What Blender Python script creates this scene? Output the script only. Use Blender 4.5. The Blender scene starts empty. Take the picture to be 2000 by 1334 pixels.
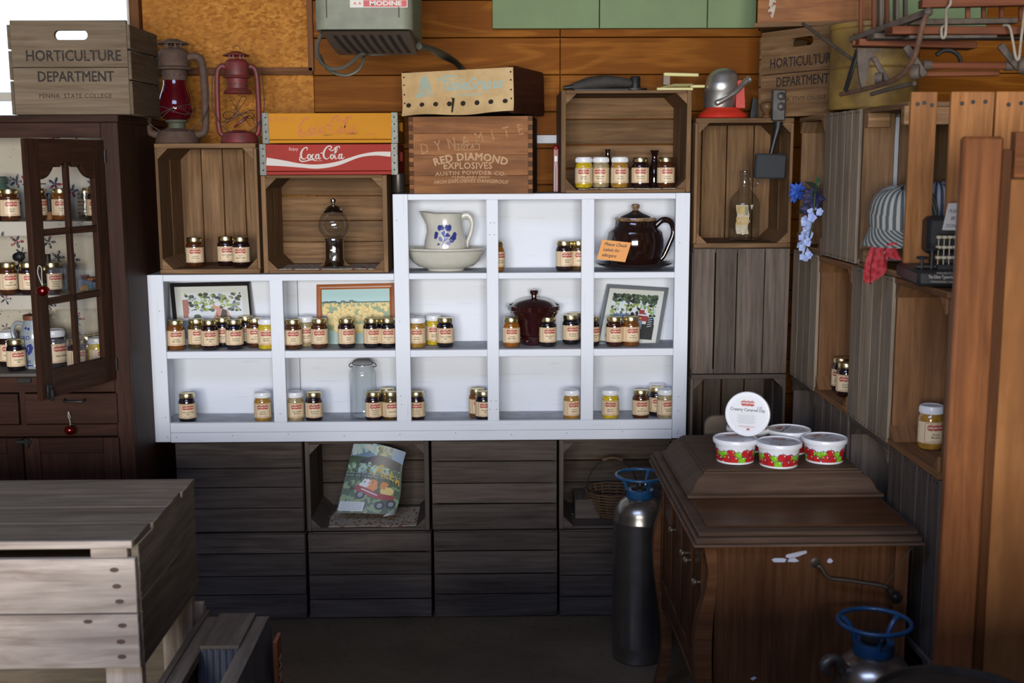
import bpy, bmesh, math, random
from mathutils import Vector, Matrix, Euler
R = math.radians
rnd = random.Random(7)
scn = bpy.context.scene
# ---------------------------------------------------------------- camera
FPX, PITCH, YAW, ROLL, CZ = 2280.0, 8.65, 0.854, 0.25, 1.6
cam_rot = Matrix.Rotation(R(-YAW), 3, 'Z') @ Matrix.Rotation(R(90 - PITCH), 3, 'X') @ Matrix.Rotation(R(-ROLL), 3, 'Z')
cd = bpy.data.cameras.new('camera')
cam = bpy.data.objects.new('camera', cd)
scn.collection.objects.link(cam)
cam.matrix_world = Matrix.Translation((0, 0, CZ)) @ cam_rot.to_4x4()
cd.sensor_width = 36; cd.lens = FPX / 2000 * 36
cd.clip_start = 0.05; cd.clip_end = 200
cd.dof.use_dof = True; cd.dof.focus_distance = 4.0; cd.dof.aperture_fstop = 4.5
scn.camera = cam
# ---------------------------------------------------------------- world, light, exposure
w = bpy.data.worlds.new('sky'); scn.world = w; w.use_nodes = True
bg = w.node_tree.nodes['Background']
bg.inputs[0].default_value = (0.62, 0.80, 1.0, 1); bg.inputs[1].default_value = 2.2
scn.view_settings.view_transform = 'Standard'; scn.view_settings.look = 'None'
scn.view_settings.gamma = 1; scn.view_settings.use_curve_mapping = False
scn.view_settings.exposure = 0.0
scn.cycles.max_bounces = 7; scn.cycles.diffuse_bounces = 4; scn.cycles.glossy_bounces = 4
scn.cycles.transparent_max_bounces = 12; scn.cycles.transmission_bounces = 6
scn.cycles.caustics_reflective = False; scn.cycles.caustics_refractive = False
scn.cycles.sample_clamp_indirect = 4
DOOR_Y = -2.6
def area_light(x, z, sx, sz, power, col, y=DOOR_Y):
    l = bpy.data.lights.new('area_light', 'AREA'); l.shape = 'RECTANGLE'; l.size = sx; l.size_y = sz
    l.energy = power; l.color = col
    o = bpy.data.objects.new('daylight_through_opening', l); scn.collection.objects.link(o)
    o.location = (x, y, z); o.rotation_euler = (R(90), 0, 0)   # shines along +Y
    return o
for i_, x_ in enumerate((-1.2, -0.3, 0.6)):
    area_light(x_, 1.58, .76, 1.2, 122, (1.0, 0.96, 0.90))

sk = area_light(-.9, 3.22, 2.4, 1.5, 88, (0.46, 0.60, 1.0), .2); sk.rotation_euler = (R(18), 0, 0); sk.name = 'overhead_blue_fill'  # blue fill lamp added overhead to lift the lower parts; ceiling is closed
# ---------------------------------------------------------------- pixel -> place helpers
def ray(px, py):
    return cam_rot @ Vector(((px - 1000) / FPX, (667 - py) / FPX, -1))
def PY(px, py, Y):
    d = ray(px, py); t = Y / d.y; return Vector((0, 0, CZ)) + d * t
def PZ(px, py, Z):
    d = ray(px, py); t = (Z - CZ) / d.z; return Vector((0, 0, CZ)) + d * t
def PX(px, py, X):
    d = ray(px, py); t = X / d.x; return Vector((0, 0, CZ)) + d * t

# ---------------------------------------------------------------- mesh builder
class MB:
    def __init__(s): s.v = []; s.f = []; s.m = []; s.uv = []; s.t = []
    def add(s, verts, faces, mat=0, uvs=None, tone=1.0, M=None):
        b = len(s.v)
        vs = [Vector(v) for v in verts]
        if uvs is None:
            uvs = [[(vs[i].x + vs[i].y * .37, vs[i].z + vs[i].y * .61) for i in f] for f in faces]
        s.v += [(M @ v) if M else v for v in vs]
        for k, f in enumerate(faces):
            s.f.append([b + i for i in f]); s.m.append(mat if isinstance(mat, int) else mat[k]); s.uv.append(uvs[k]); s.t.append(tone)
        return s
    def box(s, c, size, M=None, mat=0, ch=0.0015, tone=None, long=None):
        hx = [a / 2 for a in size]; c = Vector(c)
        ch = min(ch, min(hx) * .45)
        L = long if long is not None else max(range(3), key=lambda i: size[i])
        off = (rnd.random() * 9, rnd.random() * 9)
        if tone is None: tone = 0.78 + rnd.random() * .44
        verts = []; idx = {}
        for sx in (-1, 1):
            for sy in (-1, 1):
                for sz in (-1, 1):
                    sg = (sx, sy, sz)
                    for a in range(3):
                        p = [sg[i] * (hx[i] - (0 if i == a else ch)) for i in range(3)]
                        idx[(sg, a)] = len(verts); verts.append(Vector(p))
        faces = []
        for a in range(3):
            b, d = (a + 1) % 3, (a + 2) % 3
            for sa in (-1, 1):
                q = []
                for sb, sd in ((-1, -1), (1, -1), (1, 1), (-1, 1)):
                    g = [0, 0, 0]; g[a] = sa; g[b] = sb; g[d] = sd; q.append(idx[(tuple(g), a)])
                if sa < 0: q.reverse()
                faces.append((q, a))
            for sb in (-1, 1):
                for sd in (-1, 1):
                    g0 = [0, 0, 0]; g1 = [0, 0, 0]; g0[a] = -1; g1[a] = 1
                    g0[b] = g1[b] = sb; g0[d] = g1[d] = sd
                    g0 = tuple(g0); g1 = tuple(g1)
                    q = [idx[(g0, b)], idx[(g1, b)], idx[(g1, d)], idx[(g0, d)]]
                    if sb * sd > 0: q.reverse()
                    faces.append((q, b))
        for sx in (-1, 1):
            for sy in (-1, 1):
                for sz in (-1, 1):
                    sg = (sx, sy, sz); q = [idx[(sg, 0)], idx[(sg, 1)], idx[(sg, 2)]]
                    if sx * sy * sz < 0: q.reverse()
                    faces.append((q, 0))
        uvs = []
        for q, a in faces:
            o = [i for i in range(3) if i != L]
            row = []
            for i in q:
                p = verts[i]
                if a == L: row.append((p[o[0]] * .3 + off[0], p[o[1]] + off[1]))
                else:
                    k = [j for j in o if j != a][0]
                    row.append((p[L] + off[0], p[k] + off[1] + a * .3))
            uvs.append(row)
        s.add([v + c for v in verts], [q for q, a in faces], mat, uvs, tone, M)
        return s
    def lathe(s, prof, n=24, mat=0, M=None, cap=True, tone=1.0, a0=0, a1=360):
        # prof: list of (r, z) or (r, z, mat)
        verts = []; faces = []; mats = []; uvs = []
        full = abs(a1 - a0) >= 360; m = n if full else n + 1
        for p in prof:
            for k in range(m):
                a = R(a0 + (a1 - a0) * k / n); verts.append((p[0] * math.cos(a), p[0] * math.sin(a), p[1]))
        for i in range(len(prof) - 1):
            mm = prof[i][2] if len(prof[i]) > 2 else mat
            for k in range(n):
                k2 = (k + 1) % m
                faces.append([i * m + k, i * m + k2, (i + 1) * m + k2, (i + 1) * m + k]); mats.append(mm)
                uvs.append([(k / n, prof[i][1]), ((k + 1) / n, prof[i][1]), ((k + 1) / n, prof[i + 1][1]), (k / n, prof[i + 1][1])])
        if cap and full:
            for i, rev in ((0, True), (len(prof) - 1, False)):
                if prof[i][0] > 1e-5:
                    q = [i * m + k for k in range(m)]
                    if rev: q.reverse()
                    faces.append(q); mats.append(prof[min(i, len(prof) - 2)][2] if len(prof[0]) > 2 else mat)
                    uvs.append([(verts[j][0], verts[j][1]) for j in q])
        s.add(verts, faces, mats, uvs, tone, M)
        return s
    def tube(s, pts, r, n=8, mat=0, M=None, closed=False, tone=1.0, cap=True):
        P = [Vector(p) for p in pts]; N = len(P); verts = []; faces = []; uvs = []
        rr = r if isinstance(r, (list, tuple)) else [r] * N
        up = None; L = 0; ls = []
        for i in range(N):
            if closed: t = P[(i + 1) % N] - P[(i - 1) % N]
            else: t = P[min(i + 1, N - 1)] - P[max(i - 1, 0)]
            t.normalize()
            if up is None:
                up = Vector((0, 0, 1)) if abs(t.z) < .9 else Vector((1, 0, 0))
            x = (up - t * up.dot(t))
            if x.length < 1e-6: x = t.orthogonal()
            x.normalize(); y = t.cross(x); up = x
            if i: L += (P[i] - P[i - 1]).length
            ls.append(L)
            for k in range(n):
                a = 2 * math.pi * k / n
                verts.append(P[i] + (x * math.cos(a) + y * math.sin(a)) * rr[i])
        for i in range(N if closed else N - 1):
            j = (i + 1) % N
            for k in range(n):
                k2 = (k + 1) % n
                faces.append([i * n + k, i * n + k2, j * n + k2, j * n + k])
                uvs.append([(ls[i], k / n * .1), (ls[i], (k + 1) / n * .1), (ls[j], (k + 1) / n * .1), (ls[j], k / n * .1)])
        if cap and not closed:
            faces.append(list(range(n))[::-1]); uvs.append([(0, 0)] * n)
            faces.append([(N - 1) * n + k for k in range(n)]); uvs.append([(0, 0)] * n)
        s.add(verts, faces, mat, uvs, tone, M); return s
    def prism(s, poly, h, mat=0, M=None, tone=1.0, z0=0.0):
        # polygon in local xy (ccw) extruded z0..z0+h
        n = len(poly)
        verts = [(p[0], p[1], z0) for p in poly] + [(p[0], p[1], z0 + h) for p in poly]
        faces = [list(range(n))[::-1], list(range(n, 2 * n))] + [[i, (i + 1) % n, n + (i + 1) % n, n + i] for i in range(n)]
        off = rnd.random() * 5
        uvs = [[(verts[i][0] + off, verts[i][1]) for i in f] for f in faces[:2]] + [[(off, 0), (off + .02, 0), (off + .02, abs(h)), (off, abs(h))] for i in range(n)]
        s.add(verts, faces, mat, uvs, tone, M); return s
    def sheet(s, fn, nu, nv, mat=0, M=None, tone=1.0):
        verts = [fn(i / nu, j / nv) for j in range(nv + 1) for i in range(nu + 1)]
        faces = [[j * (nu + 1) + i, j * (nu + 1) + i + 1, (j + 1) * (nu + 1) + i + 1, (j + 1) * (nu + 1) + i] for j in range(nv) for i in range(nu)]
        uvs = [[(i / nu, j / nv), ((i + 1) / nu, j / nv), ((i + 1) / nu, (j + 1) / nv), (i / nu, (j + 1) / nv)] for j in range(nv) for i in range(nu)]
        s.add(verts, faces, mat, uvs, tone, M); return s
    def ball(s, c, r, mat=0, M=None, n=16, sc=(1, 1, 1), tone=1.0):
        c = Vector(c); h = n // 2
        def f(u, v):
            a = u * 2 * math.pi; b = (v - .5) * math.pi
            return c + Vector((r * sc[0] * math.cos(b) * math.cos(a), r * sc[1] * math.cos(b) * math.sin(a), r * sc[2] * math.sin(b)))
        return s.sheet(f, n, h, mat, M, tone)
    def flat(s, shape, fn, mat=0, tone=1.0):
        # shape=(verts2d, faces); fn(x,y)->Vector
        v2, fs = shape
        s.add([fn(a, b) for a, b in v2], fs, mat, [[v2[i] for i in f] for f in fs], tone); return s
    def build(s, name, mats, parent=None, loc=None, rot=None, ang=38):
        me = bpy.data.meshes.new(name)
        me.from_pydata([tuple(v) for v in s.v], [], s.f)
        if not isinstance(mats, (list, tuple)): mats = [mats]
        for m in mats: me.materials.append(m)
        me.polygons.foreach_set('material_index', s.m)
        me.polygons.foreach_set('use_smooth', [True] * len(s.f))
        ul = me.uv_layers.new(name='UVMap')
        flat = [c for f in s.uv for u in f for c in (u[0], u[1])]
        ul.data.foreach_set('uv', flat)
        at = me.attributes.new('tone', 'FLOAT', 'FACE'); at.data.foreach_set('value', s.t)
        me.validate(); me.set_sharp_from_angle(angle=R(ang)); me.update()
        o = bpy.data.objects.new(name, me); scn.collection.objects.link(o)
        if parent is not None: o.parent = parent
        if loc is not None: o.location = loc
        if rot is not None: o.rotation_euler = rot
        return o

def tag(o, label, cat, group=None, kind=None):
    o['label'] = label; o['category'] = cat
    if group: o['group'] = group
    if kind: o['kind'] = kind
    return o
def thing(name, label, cat, loc=(0, 0, 0), rot=(0, 0, 0), group=None):
    o = bpy.data.objects.new(name, None); scn.collection.objects.link(o); o.empty_display_size = .05
    o.location = loc; o.rotation_euler = rot
    return tag(o, label, cat, group)
def dup(root, loc, rot, label, group=None):
    r = root.copy(); scn.collection.objects.link(r); r.location = loc; r.rotation_euler = rot
    r['label'] = label
    if group: r['group'] = group
    for ch in list(root.children):
        c = ch.copy(); scn.collection.objects.link(c); c.parent = r
        for g in list(ch.children):
            d = g.copy(); scn.collection.objects.link(d); d.parent = c
    return r
def struct(o):
    o['kind'] = 'structure'; return o

# ---------------------------------------------------------------- 2D shapes and lettering
_tc = {}
def text(s, size=1.0, bold=0.0, shear=0.0, align='CENTER', sx=1.0, space=1.0):
    key = (s, bold, shear, align, space)
    if key not in _tc:
        c = bpy.data.curves.new('t', 'FONT'); c.body = s; c.align_x = align; c.align_y = 'CENTER'
        c.size = 1.0; c.offset = bold; c.shear = shear; c.resolution_u = 2; c.space_character = space
        o = bpy.data.objects.new('t', c); scn.collection.objects.link(o)
        dg = bpy.context.evaluated_depsgraph_get()
        me = o.evaluated_get(dg).to_mesh()
        vs = [(v.co.x, v.co.y) for v in me.vertices]; fs = [list(p.vertices) for p in me.polygons]
        o.evaluated_get(dg).to_mesh_clear()
        bpy.data.objects.remove(o); bpy.data.curves.remove(c)
        _tc[key] = (vs, fs)
    vs, fs = _tc[key]
    return [(x * size * sx, y * size) for x, y in vs], fs
def move2(sh, dx, dy, rot=0, s=1):
    c, n = math.cos(rot), math.sin(rot)
    return [((x * c - y * n) * s + dx, (x * n + y * c) * s + dy) for x, y in sh[0]], sh[1]
def disc2(cx, cy, rx, ry=None, n=18):
    ry = ry or rx
    v = [(cx, cy)] + [(cx + rx * math.cos(2 * math.pi * k / n), cy + ry * math.sin(2 * math.pi * k / n)) for k in range(n)]
    return v, [[0, 1 + k, 1 + (k + 1) % n] for k in range(n)]
def poly2(pts): return list(pts), [list(range(len(pts)))]
def rect2(cx, cy, w, h, nx=1, ny=1):
    v = [(cx - w / 2 + w * i / nx, cy - h / 2 + h * j / ny) for j in range(ny + 1) for i in range(nx + 1)]
    return v, [[j * (nx + 1) + i, j * (nx + 1) + i + 1, (j + 1) * (nx + 1) + i + 1, (j + 1) * (nx + 1) + i] for j in range(ny) for i in range(nx)]
def rrect_pts(w, h, r, per=6, side=8):
    pts = []
    cs = [(w / 2 - r, h / 2 - r, 0), (-w / 2 + r, h / 2 - r, 90), (-w / 2 + r, -h / 2 + r, 180), (w / 2 - r, -h / 2 + r, 270)]
    for i, (x, y, a) in enumerate(cs):
        arc = [(x + r * math.cos(R(a + 90 * k / per)), y + r * math.sin(R(a + 90 * k / per))) for k in range(per + 1)]
        pts += arc
        nx_, ny_, na = cs[(i + 1) % 4]
        q = (nx_ + r * math.cos(R(na)), ny_ + r * math.sin(R(na)))
        for k in range(1, side):
            pts.append((arc[-1][0] + (q[0] - arc[-1][0]) * k / side, arc[-1][1] + (q[1] - arc[-1][1]) * k / side))
    return pts
def ring2(w, h, r, t):
    a = rrect_pts(w, h, r); b = rrect_pts(w - 2 * t, h - 2 * t, max(r - t, .0003)); n = len(a)
    return a + b, [[i, (i + 1) % n, n + (i + 1) % n, n + i] for i in range(n)]
def smooth2(pts, k=6):
    out = []; n = len(pts)
    for i in range(n - 1):
        p0, p1, p2, p3 = pts[max(i - 1, 0)], pts[i], pts[i + 1], pts[min(i + 2, n - 1)]
        for j in range(k):
            t = j / k
            out.append(tuple(.5 * (2 * p1[d] + (p2[d] - p0[d]) * t + (2 * p0[d] - 5 * p1[d] + 4 * p2[d] - p3[d]) * t * t + (3 * p1[d] - p0[d] - 3 * p2[d] + p3[d]) * t ** 3) for d in range(len(p1))))
    out.append(tuple(pts[-1])); return out
def stroke2(pts, w=.05, k=6):
    # pts (x,y) or (x,y,w)
    P = smooth2([(p[0], p[1], p[2] if len(p) > 2 else w) for p in pts], k)
    v = []; n = len(P)
    for i in range(n):
        a, b = P[max(i - 1, 0)], P[min(i + 1, n - 1)]
        dx, dy = b[0] - a[0], b[1] - a[1]; l = math.hypot(dx, dy) or 1
        nx_, ny_ = -dy / l, dx / l; h = P[i][2] / 2
        v += [(P[i][0] + nx_ * h, P[i][1] + ny_ * h), (P[i][0] - nx_ * h, P[i][1] - ny_ * h)]
    return v, [[2 * i, 2 * i + 1, 2 * i + 3, 2 * i + 2] for i in range(n - 1)]
def plane_fn(o, u, v, off=0.0):
    o, u, v = Vector(o), Vector(u), Vector(v); n = u.cross(v).normalized() * off
    return lambda x, y: o + u * x + v * y + n
def arc3(c, r, a0, a1, n, plane='xz'):
    out = []
    for k in range(n + 1):
        a = R(a0 + (a1 - a0) * k / n); p = (r * math.cos(a), r * math.sin(a))
        out.append(Vector(c) + (Vector((p[0], 0, p[1])) if plane == 'xz' else Vector((p[0], p[1], 0)) if plane == 'xy' else Vector((0, p[0], p[1]))))
    return out
def curve3(pts, k=6): return [Vector(p) for p in smooth2([tuple(p) for p in pts], k)]

# ---------------------------------------------------------------- materials
_mats = {}
def NT(name):
    m = bpy.data.materials.new(name); m.use_nodes = True; nt = m.node_tree
    return m, nt, nt.nodes['Principled BSDF']
def mix(nt, a, b, fac, mode='MIX'):
    n = nt.nodes.new('ShaderNodeMix'); n.data_type = 'RGBA'; n.blend_type = mode
    for sock, val in ((n.inputs[6], a), (n.inputs[7], b), (n.inputs[0], fac)):
        if hasattr(val, 'is_linked') or hasattr(val, 'links'): nt.links.new(val, sock)
        elif isinstance(val, (tuple, list)): sock.default_value = tuple(val) + ((1,) if len(val) == 3 else ())
        else: sock.default_value = val
    return n.outputs[2]
def ramp(nt, val, pts):
    n = nt.nodes.new('ShaderNodeValToRGB'); cr = n.color_ramp
    while len(cr.elements) < len(pts): cr.elements.new(.5)
    for e, (p, c) in zip(cr.elements, pts):
        e.position = p; e.color = (c if isinstance(c, (tuple, list)) else (c, c, c)) + (1,)
    nt.links.new(val, n.inputs[0]); return n.outputs[0]
def coords(nt, kind='UV', scale=(1, 1, 1), rot=(0, 0, 0)):
    tc = nt.nodes.new('ShaderNodeTexCoord'); mp = nt.nodes.new('ShaderNodeMapping')
    nt.links.new(tc.outputs[kind], mp.inputs[0]); mp.inputs['Scale'].default_value = scale; mp.inputs['Rotation'].default_value = rot
    return mp.outputs[0]
def noise(nt, vec, scale, detail=4, rough=.55, dist=0.0):
    n = nt.nodes.new('ShaderNodeTexNoise'); n.inputs['Scale'].default_value = scale
    n.inputs['Detail'].default_value = detail; n.inputs['Roughness'].default_value = rough; n.inputs['Distortion'].default_value = dist
    nt.links.new(vec, n.inputs['Vector']); return n.outputs['Fac']
def bump(nt, b, h, strength, dist=.002):
    n = nt.nodes.new('ShaderNodeBump'); n.inputs['Strength'].default_value = strength; n.inputs['Distance'].default_value = dist
    nt.links.new(h, n.inputs['Height']); nt.links.new(n.outputs[0], b.inputs['Normal'])
def mul_tone(nt, col):
    a = nt.nodes.new('ShaderNodeAttribute'); a.attribute_name = 'tone'
    return mix(nt, col, a.outputs['Fac'], 1.0, 'MULTIPLY')
def wood(name, dark, light, stain=None, rough=.75, streak=70, amt=.5, bmp=.35, coord='UV', su=4, coat=0):
    if name in _mats: return _mats[name]
    m, nt, b = NT(name)
    v = coords(nt, coord, (su, streak, streak) if coord == 'UV' else (su, streak, streak))
    g = noise(nt, v, 1.0, 6, .62, .6)
    v2 = coords(nt, coord, (1.2, 14, 14)); g2 = noise(nt, v2, 1.0, 3, .5, 1.5)
    v3 = coords(nt, coord, (4, 9, 9)); g3 = noise(nt, v3, 1.0, 3, .6)
    c = mix(nt, dark, light, ramp(nt, g, [(.30, 0.0), (.70, 1.0)]))
    c = mix(nt, c, tuple(x * .45 for x in dark), mix(nt, (0, 0, 0), ramp(nt, g2, [(.45, 0.0), (.75, 1.0)]), amt))
    if stain: c = mix(nt, c, stain, mix(nt, (0, 0, 0), ramp(nt, g3, [(.42, 0.0), (.72, 1.0)]), .55))
    c = mul_tone(nt, c)
    nt.links.new(c, b.inputs['Base Color']); b.inputs['Roughness'].default_value = rough
    b.inputs['Specular IOR Level'].default_value = .12
    if coat: b.inputs['Coat Weight'].default_value = coat; b.inputs['Coat Roughness'].default_value = .25
    bump(nt, b, g, bmp); _mats[name] = m; return m
def plain(name, col, rough=.5, metal=0.0, coat=0.0, var=0.0, bmp=0.0, scale=30, spec=.5, col2=None, coatr=.05):
    if name in _mats: return _mats[name]
    m, nt, b = NT(name)
    if var or col2 or bmp:
        g = noise(nt, coords(nt, 'Object'), scale, 4, .6)
        c = mix(nt, col, col2 if col2 else tuple(x * (1 - var) for x in col), ramp(nt, g, [(.35, 0.0), (.65, 1.0)]))
        nt.links.new(c, b.inputs['Base Color'])
        if bmp: bump(nt, b, g, bmp)
    else: b.inputs['Base Color'].default_value = col + (1,)
    b.inputs['Roughness'].default_value = rough; b.inputs['Metallic'].default_value = metal
    b.inputs['Coat Weight'].default_value = coat; b.inputs['Coat Roughness'].default_value = coatr
    b.inputs['Specular IOR Level'].default_value = spec
    _mats[name] = m; return m
def paintwood(name, col, col2=None, worn=(.12, .08, .05), amount=.62, rough=.6):
    m, nt, b = NT(name)
    g = noise(nt, coords(nt, 'UV', (6, 60, 60)), 1.0, 5, .6, .4)
    h = noise(nt, coords(nt, 'UV', (5, 8, 8)), 1.0, 4, .6)
    c = mix(nt, col, col2 or tuple(x * .86 for x in col), h)
    wr = nt.nodes.new('ShaderNodeMath'); wr.operation = 'MULTIPLY'; nt.links.new(g, wr.inputs[0]); nt.links.new(h, wr.inputs[1])
    c = mix(nt, c, worn, ramp(nt, wr.outputs[0], [(amount * .52, 0.0), (amount * .62, 1.0)]))
    nt.links.new(mul_tone(nt, c), b.inputs['Base Color']); b.inputs['Roughness'].default_value = rough; b.inputs['Specular IOR Level'].default_value = .12
    bump(nt, b, g, .2); return m
def ink(name, col, base, thr=.5):
    m, nt, b = NT(name)
    g = noise(nt, coords(nt, 'Object', (60, 60, 160)), 1.0, 5, .65)
    c = mix(nt, base, col, ramp(nt, g, [(thr - .12, 0.0), (thr + .04, 1.0)]))
    nt.links.new(c, b.inputs['Base Color']); b.inputs['Roughness'].default_value = .8
    b.inputs['Specular IOR Level'].default_value = .2
    return m
def thin_glass(name, tint=(1, 1, 1), refl=1.0, dens=.06):
    m = bpy.data.materials.new(name); m.use_nodes = True; nt = m.node_tree; nt.nodes.clear()
    out = nt.nodes.new('ShaderNodeOutputMaterial'); tr = nt.nodes.new('ShaderNodeBsdfTransparent'); gl = nt.nodes.new('ShaderNodeBsdfGlossy')
    lw = nt.nodes.new('ShaderNodeLayerWeight'); lw.inputs[0].default_value = .35
    mr = nt.nodes.new('ShaderNodeMapRange'); mr.inputs[1].default_value = 0; mr.inputs[2].default_value = 1; mr.inputs[3].default_value = dens; mr.inputs[4].default_value = refl
    pw = nt.nodes.new('ShaderNodeMath'); pw.operation = 'POWER'; pw.inputs[1].default_value = 1.7
    nt.links.new(lw.outputs['Facing'], pw.inputs[0]); nt.links.new(pw.outputs[0], mr.inputs[0])
    tr.inputs[0].default_value = tint + (1,); gl.inputs['Roughness'].default_value = .03
    mx = nt.nodes.new('ShaderNodeMixShader'); nt.links.new(mr.outputs[0], mx.inputs[0]); nt.links.new(tr.outputs[0], mx.inputs[1]); nt.links.new(gl.outputs[0], mx.inputs[2])
    nt.links.new(mx.outputs[0], out.inputs[0]); return m

M_CR = wood('crate_brown', (.14, .073, .034), (.31, .185, .095), (.13, .08, .048))
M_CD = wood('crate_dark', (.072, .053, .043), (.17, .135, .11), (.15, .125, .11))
M_CG = wood('crate_grey', (.175, .132, .092), (.38, .305, .225), (.19, .165, .135), amt=.35)
M_CO = wood('crate_orange', (.24, .098, .034), (.46, .21, .078), (.16, .075, .035), amt=.4)
M_CO2 = wood('crate_tan_orange', (.15, .068, .030), (.29, .145, .065), (.11, .06, .035), amt=.4)
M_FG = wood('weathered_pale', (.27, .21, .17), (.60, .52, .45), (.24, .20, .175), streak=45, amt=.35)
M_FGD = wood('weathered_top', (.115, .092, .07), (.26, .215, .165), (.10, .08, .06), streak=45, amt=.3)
M_EDGE = wood('crate_edge', (.12, .065, .04), (.25, .15, .09))
M_NAIL = plain('nail_dark', (.03, .022, .018), .6)
M_HUTCH = wood('hutch_mahogany', (.028, .012, .008), (.060, .026, .017), (.034, .015, .010), rough=.5, streak=60, bmp=.15)
M_WALNUT = wood('walnut', (.075, .029, .012), (.155, .067, .028), (.05, .02, .01), rough=.42, streak=90, bmp=.08, coat=.12)
M_WALD = wood('walnut_dusty', (.070, .041, .027), (.12, .076, .051), (.052, .032, .022), rough=.6, streak=60, bmp=.06)
M_VEN = wood('oak_red', (.20, .072, .026), (.38, .155, .058), (.15, .055, .022), rough=.45, streak=70, bmp=.12, coat=.1)
M_VEN2 = wood('veneer_tan', (.17, .070, .024), (.27, .118, .042), (.13, .05, .018), rough=.4, streak=16, bmp=.05, coat=.1)
M_BLK = plain('black_iron', (.022, .021, .021), .5, .3, var=.3)
M_STEEL = plain('chrome', (.72, .70, .66), .13, 1.0)
M_GOLD = plain('gold_lid', (.80, .68, .38), .28, 1.0)
M_WLID = plain('white_lid', (.80, .82, .85), .35, coat=.3)
M_GLASS = thin_glass('clear_glass', (.90, .92, .92), 1.0, .06); M_PANE = thin_glass('door_glass', (.97, .97, .97), .25, .012)
M_GLASSG = thin_glass('green_glass', (.55, .72, .66), 1.0, .07)
# ================================================================= THE ROOM
def simple_wood_obj(name, c1, c2, sc, rot=(0, 0, 0), rough=.55):
    m, nt, b = NT(name)
    v = coords(nt, 'Object', sc, rot)
    n1 = noise(nt, v, 1.0, 2, .5, .9)
    wv = nt.nodes.new('ShaderNodeMath'); wv.operation = 'MULTIPLY'; wv.inputs[1].default_value = 34
    nt.links.new(n1, wv.inputs[0])
    sn = nt.nodes.new('ShaderNodeMath'); sn.operation = 'SINE'; nt.links.new(wv.outputs[0], sn.inputs[0])
    fine = noise(nt, coords(nt, 'Object', (8, 8, 260)), 1.0, 4, .6)
    c = mix(nt, c1, c2, ramp(nt, sn.outputs[0], [(.0, 0.0), (.9, 1.0)]))
    c = mix(nt, c, tuple(x * .6 for x in c1), ramp(nt, fine, [(.45, 0.0), (.8, .8)]))
    big = noise(nt, coords(nt, 'Object'), 1.7, 3, .6)
    c = mix(nt, c, tuple(x * .62 for x in c1), ramp(nt, big, [(.4, 0.0), (.75, .7)]))
    nt.links.new(mul_tone(nt, c), b.inputs['Base Color']); b.inputs['Roughness'].default_value = rough
    b.inputs['Specular IOR Level'].default_value = .08
    return m
M_PLY = simple_wood_obj('plywood_orange', (.215, .066, .005), (.295, .103, .011), (1.0, 1, 6.5))
m, nt, b = NT('osb_orange'); M_OSB = m
vo = nt.nodes.new('ShaderNodeTexVoronoi'); vo.inputs['Scale'].default_value = 70; nt.links.new(coords(nt, 'Object', (1, 1, 1.6), (0, .5, .3)), vo.inputs['Vector'])
sp = nt.nodes.new('ShaderNodeSeparateColor'); nt.links.new(vo.outputs['Color'], sp.inputs[0])
n1 = noise(nt, coords(nt, 'Object', (40, 40, 90), (0, .7, 0)), 1.0, 4, .7)
c = mix(nt, (.30, .105, .014), (.52, .22, .04), sp.outputs[0]); c = mix(nt, c, (.70, .38, .10), ramp(nt, n1, [(.55, 0.0), (.75, .8)]))
n2 = noise(nt, coords(nt, 'Object'), 3.5, 3); c = mix(nt, c, (.30, .12, .025), ramp(nt, n2, [(.45, 0.0), (.75, .75)]))
nt.links.new(c, b.inputs['Base Color']); b.inputs['Roughness'].default_value = .6; b.inputs['Specular IOR Level'].default_value = .08
m, nt, b = NT('concrete'); M_CONC = m
n1 = noise(nt, coords(nt, 'Object'), 1.6, 6, .65); n2 = noise(nt, coords(nt, 'Object'), 45, 4, .6)
c = mix(nt, (.10, .072, .044), (.20, .15, .092), ramp(nt, n1, [(.35, 0.0), (.7, 1.0)])); c = mix(nt, c, (.045, .04, .032), ramp(nt, n2, [(.5, 0.0), (.8, .6)]))
nt.links.new(c, b.inputs['Base Color']); b.inputs['Roughness'].default_value = .55; bump(nt, b, n2, .15)
M_BARN = wood('barn_board', (.05, .035, .025), (.10, .07, .05), coord='Object', su=3, streak=20)
M_TRIM = wood('trim_brown', (.13, .05, .02), (.22, .10, .045))

WY, WXL, WXR, WZ, YF = 4.33, -3.4, 2.4, 3.3, DOOR_Y - .1
fl = MB().box(((WXL + WXR) / 2, .8, -.05), (WXR - WXL + .4, 7.6, .1), ch=0, tone=1); struct(fl.build('floor', M_CONC))
struct(MB().box(((WXL + WXR) / 2, .8, WZ + .05), (WXR - WXL + .4, 7.6, .1), ch=0, tone=1).build('ceiling', M_BARN))
struct(MB().box((WXR + .05, .8, WZ / 2), (.1, 7.4, WZ), ch=0, tone=1).build('wall_right', M_BARN))
struct(MB().box((WXL - .05, .8, WZ / 2), (.1, 7.4, WZ), ch=0, tone=1).build('wall_left', M_BARN))
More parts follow.
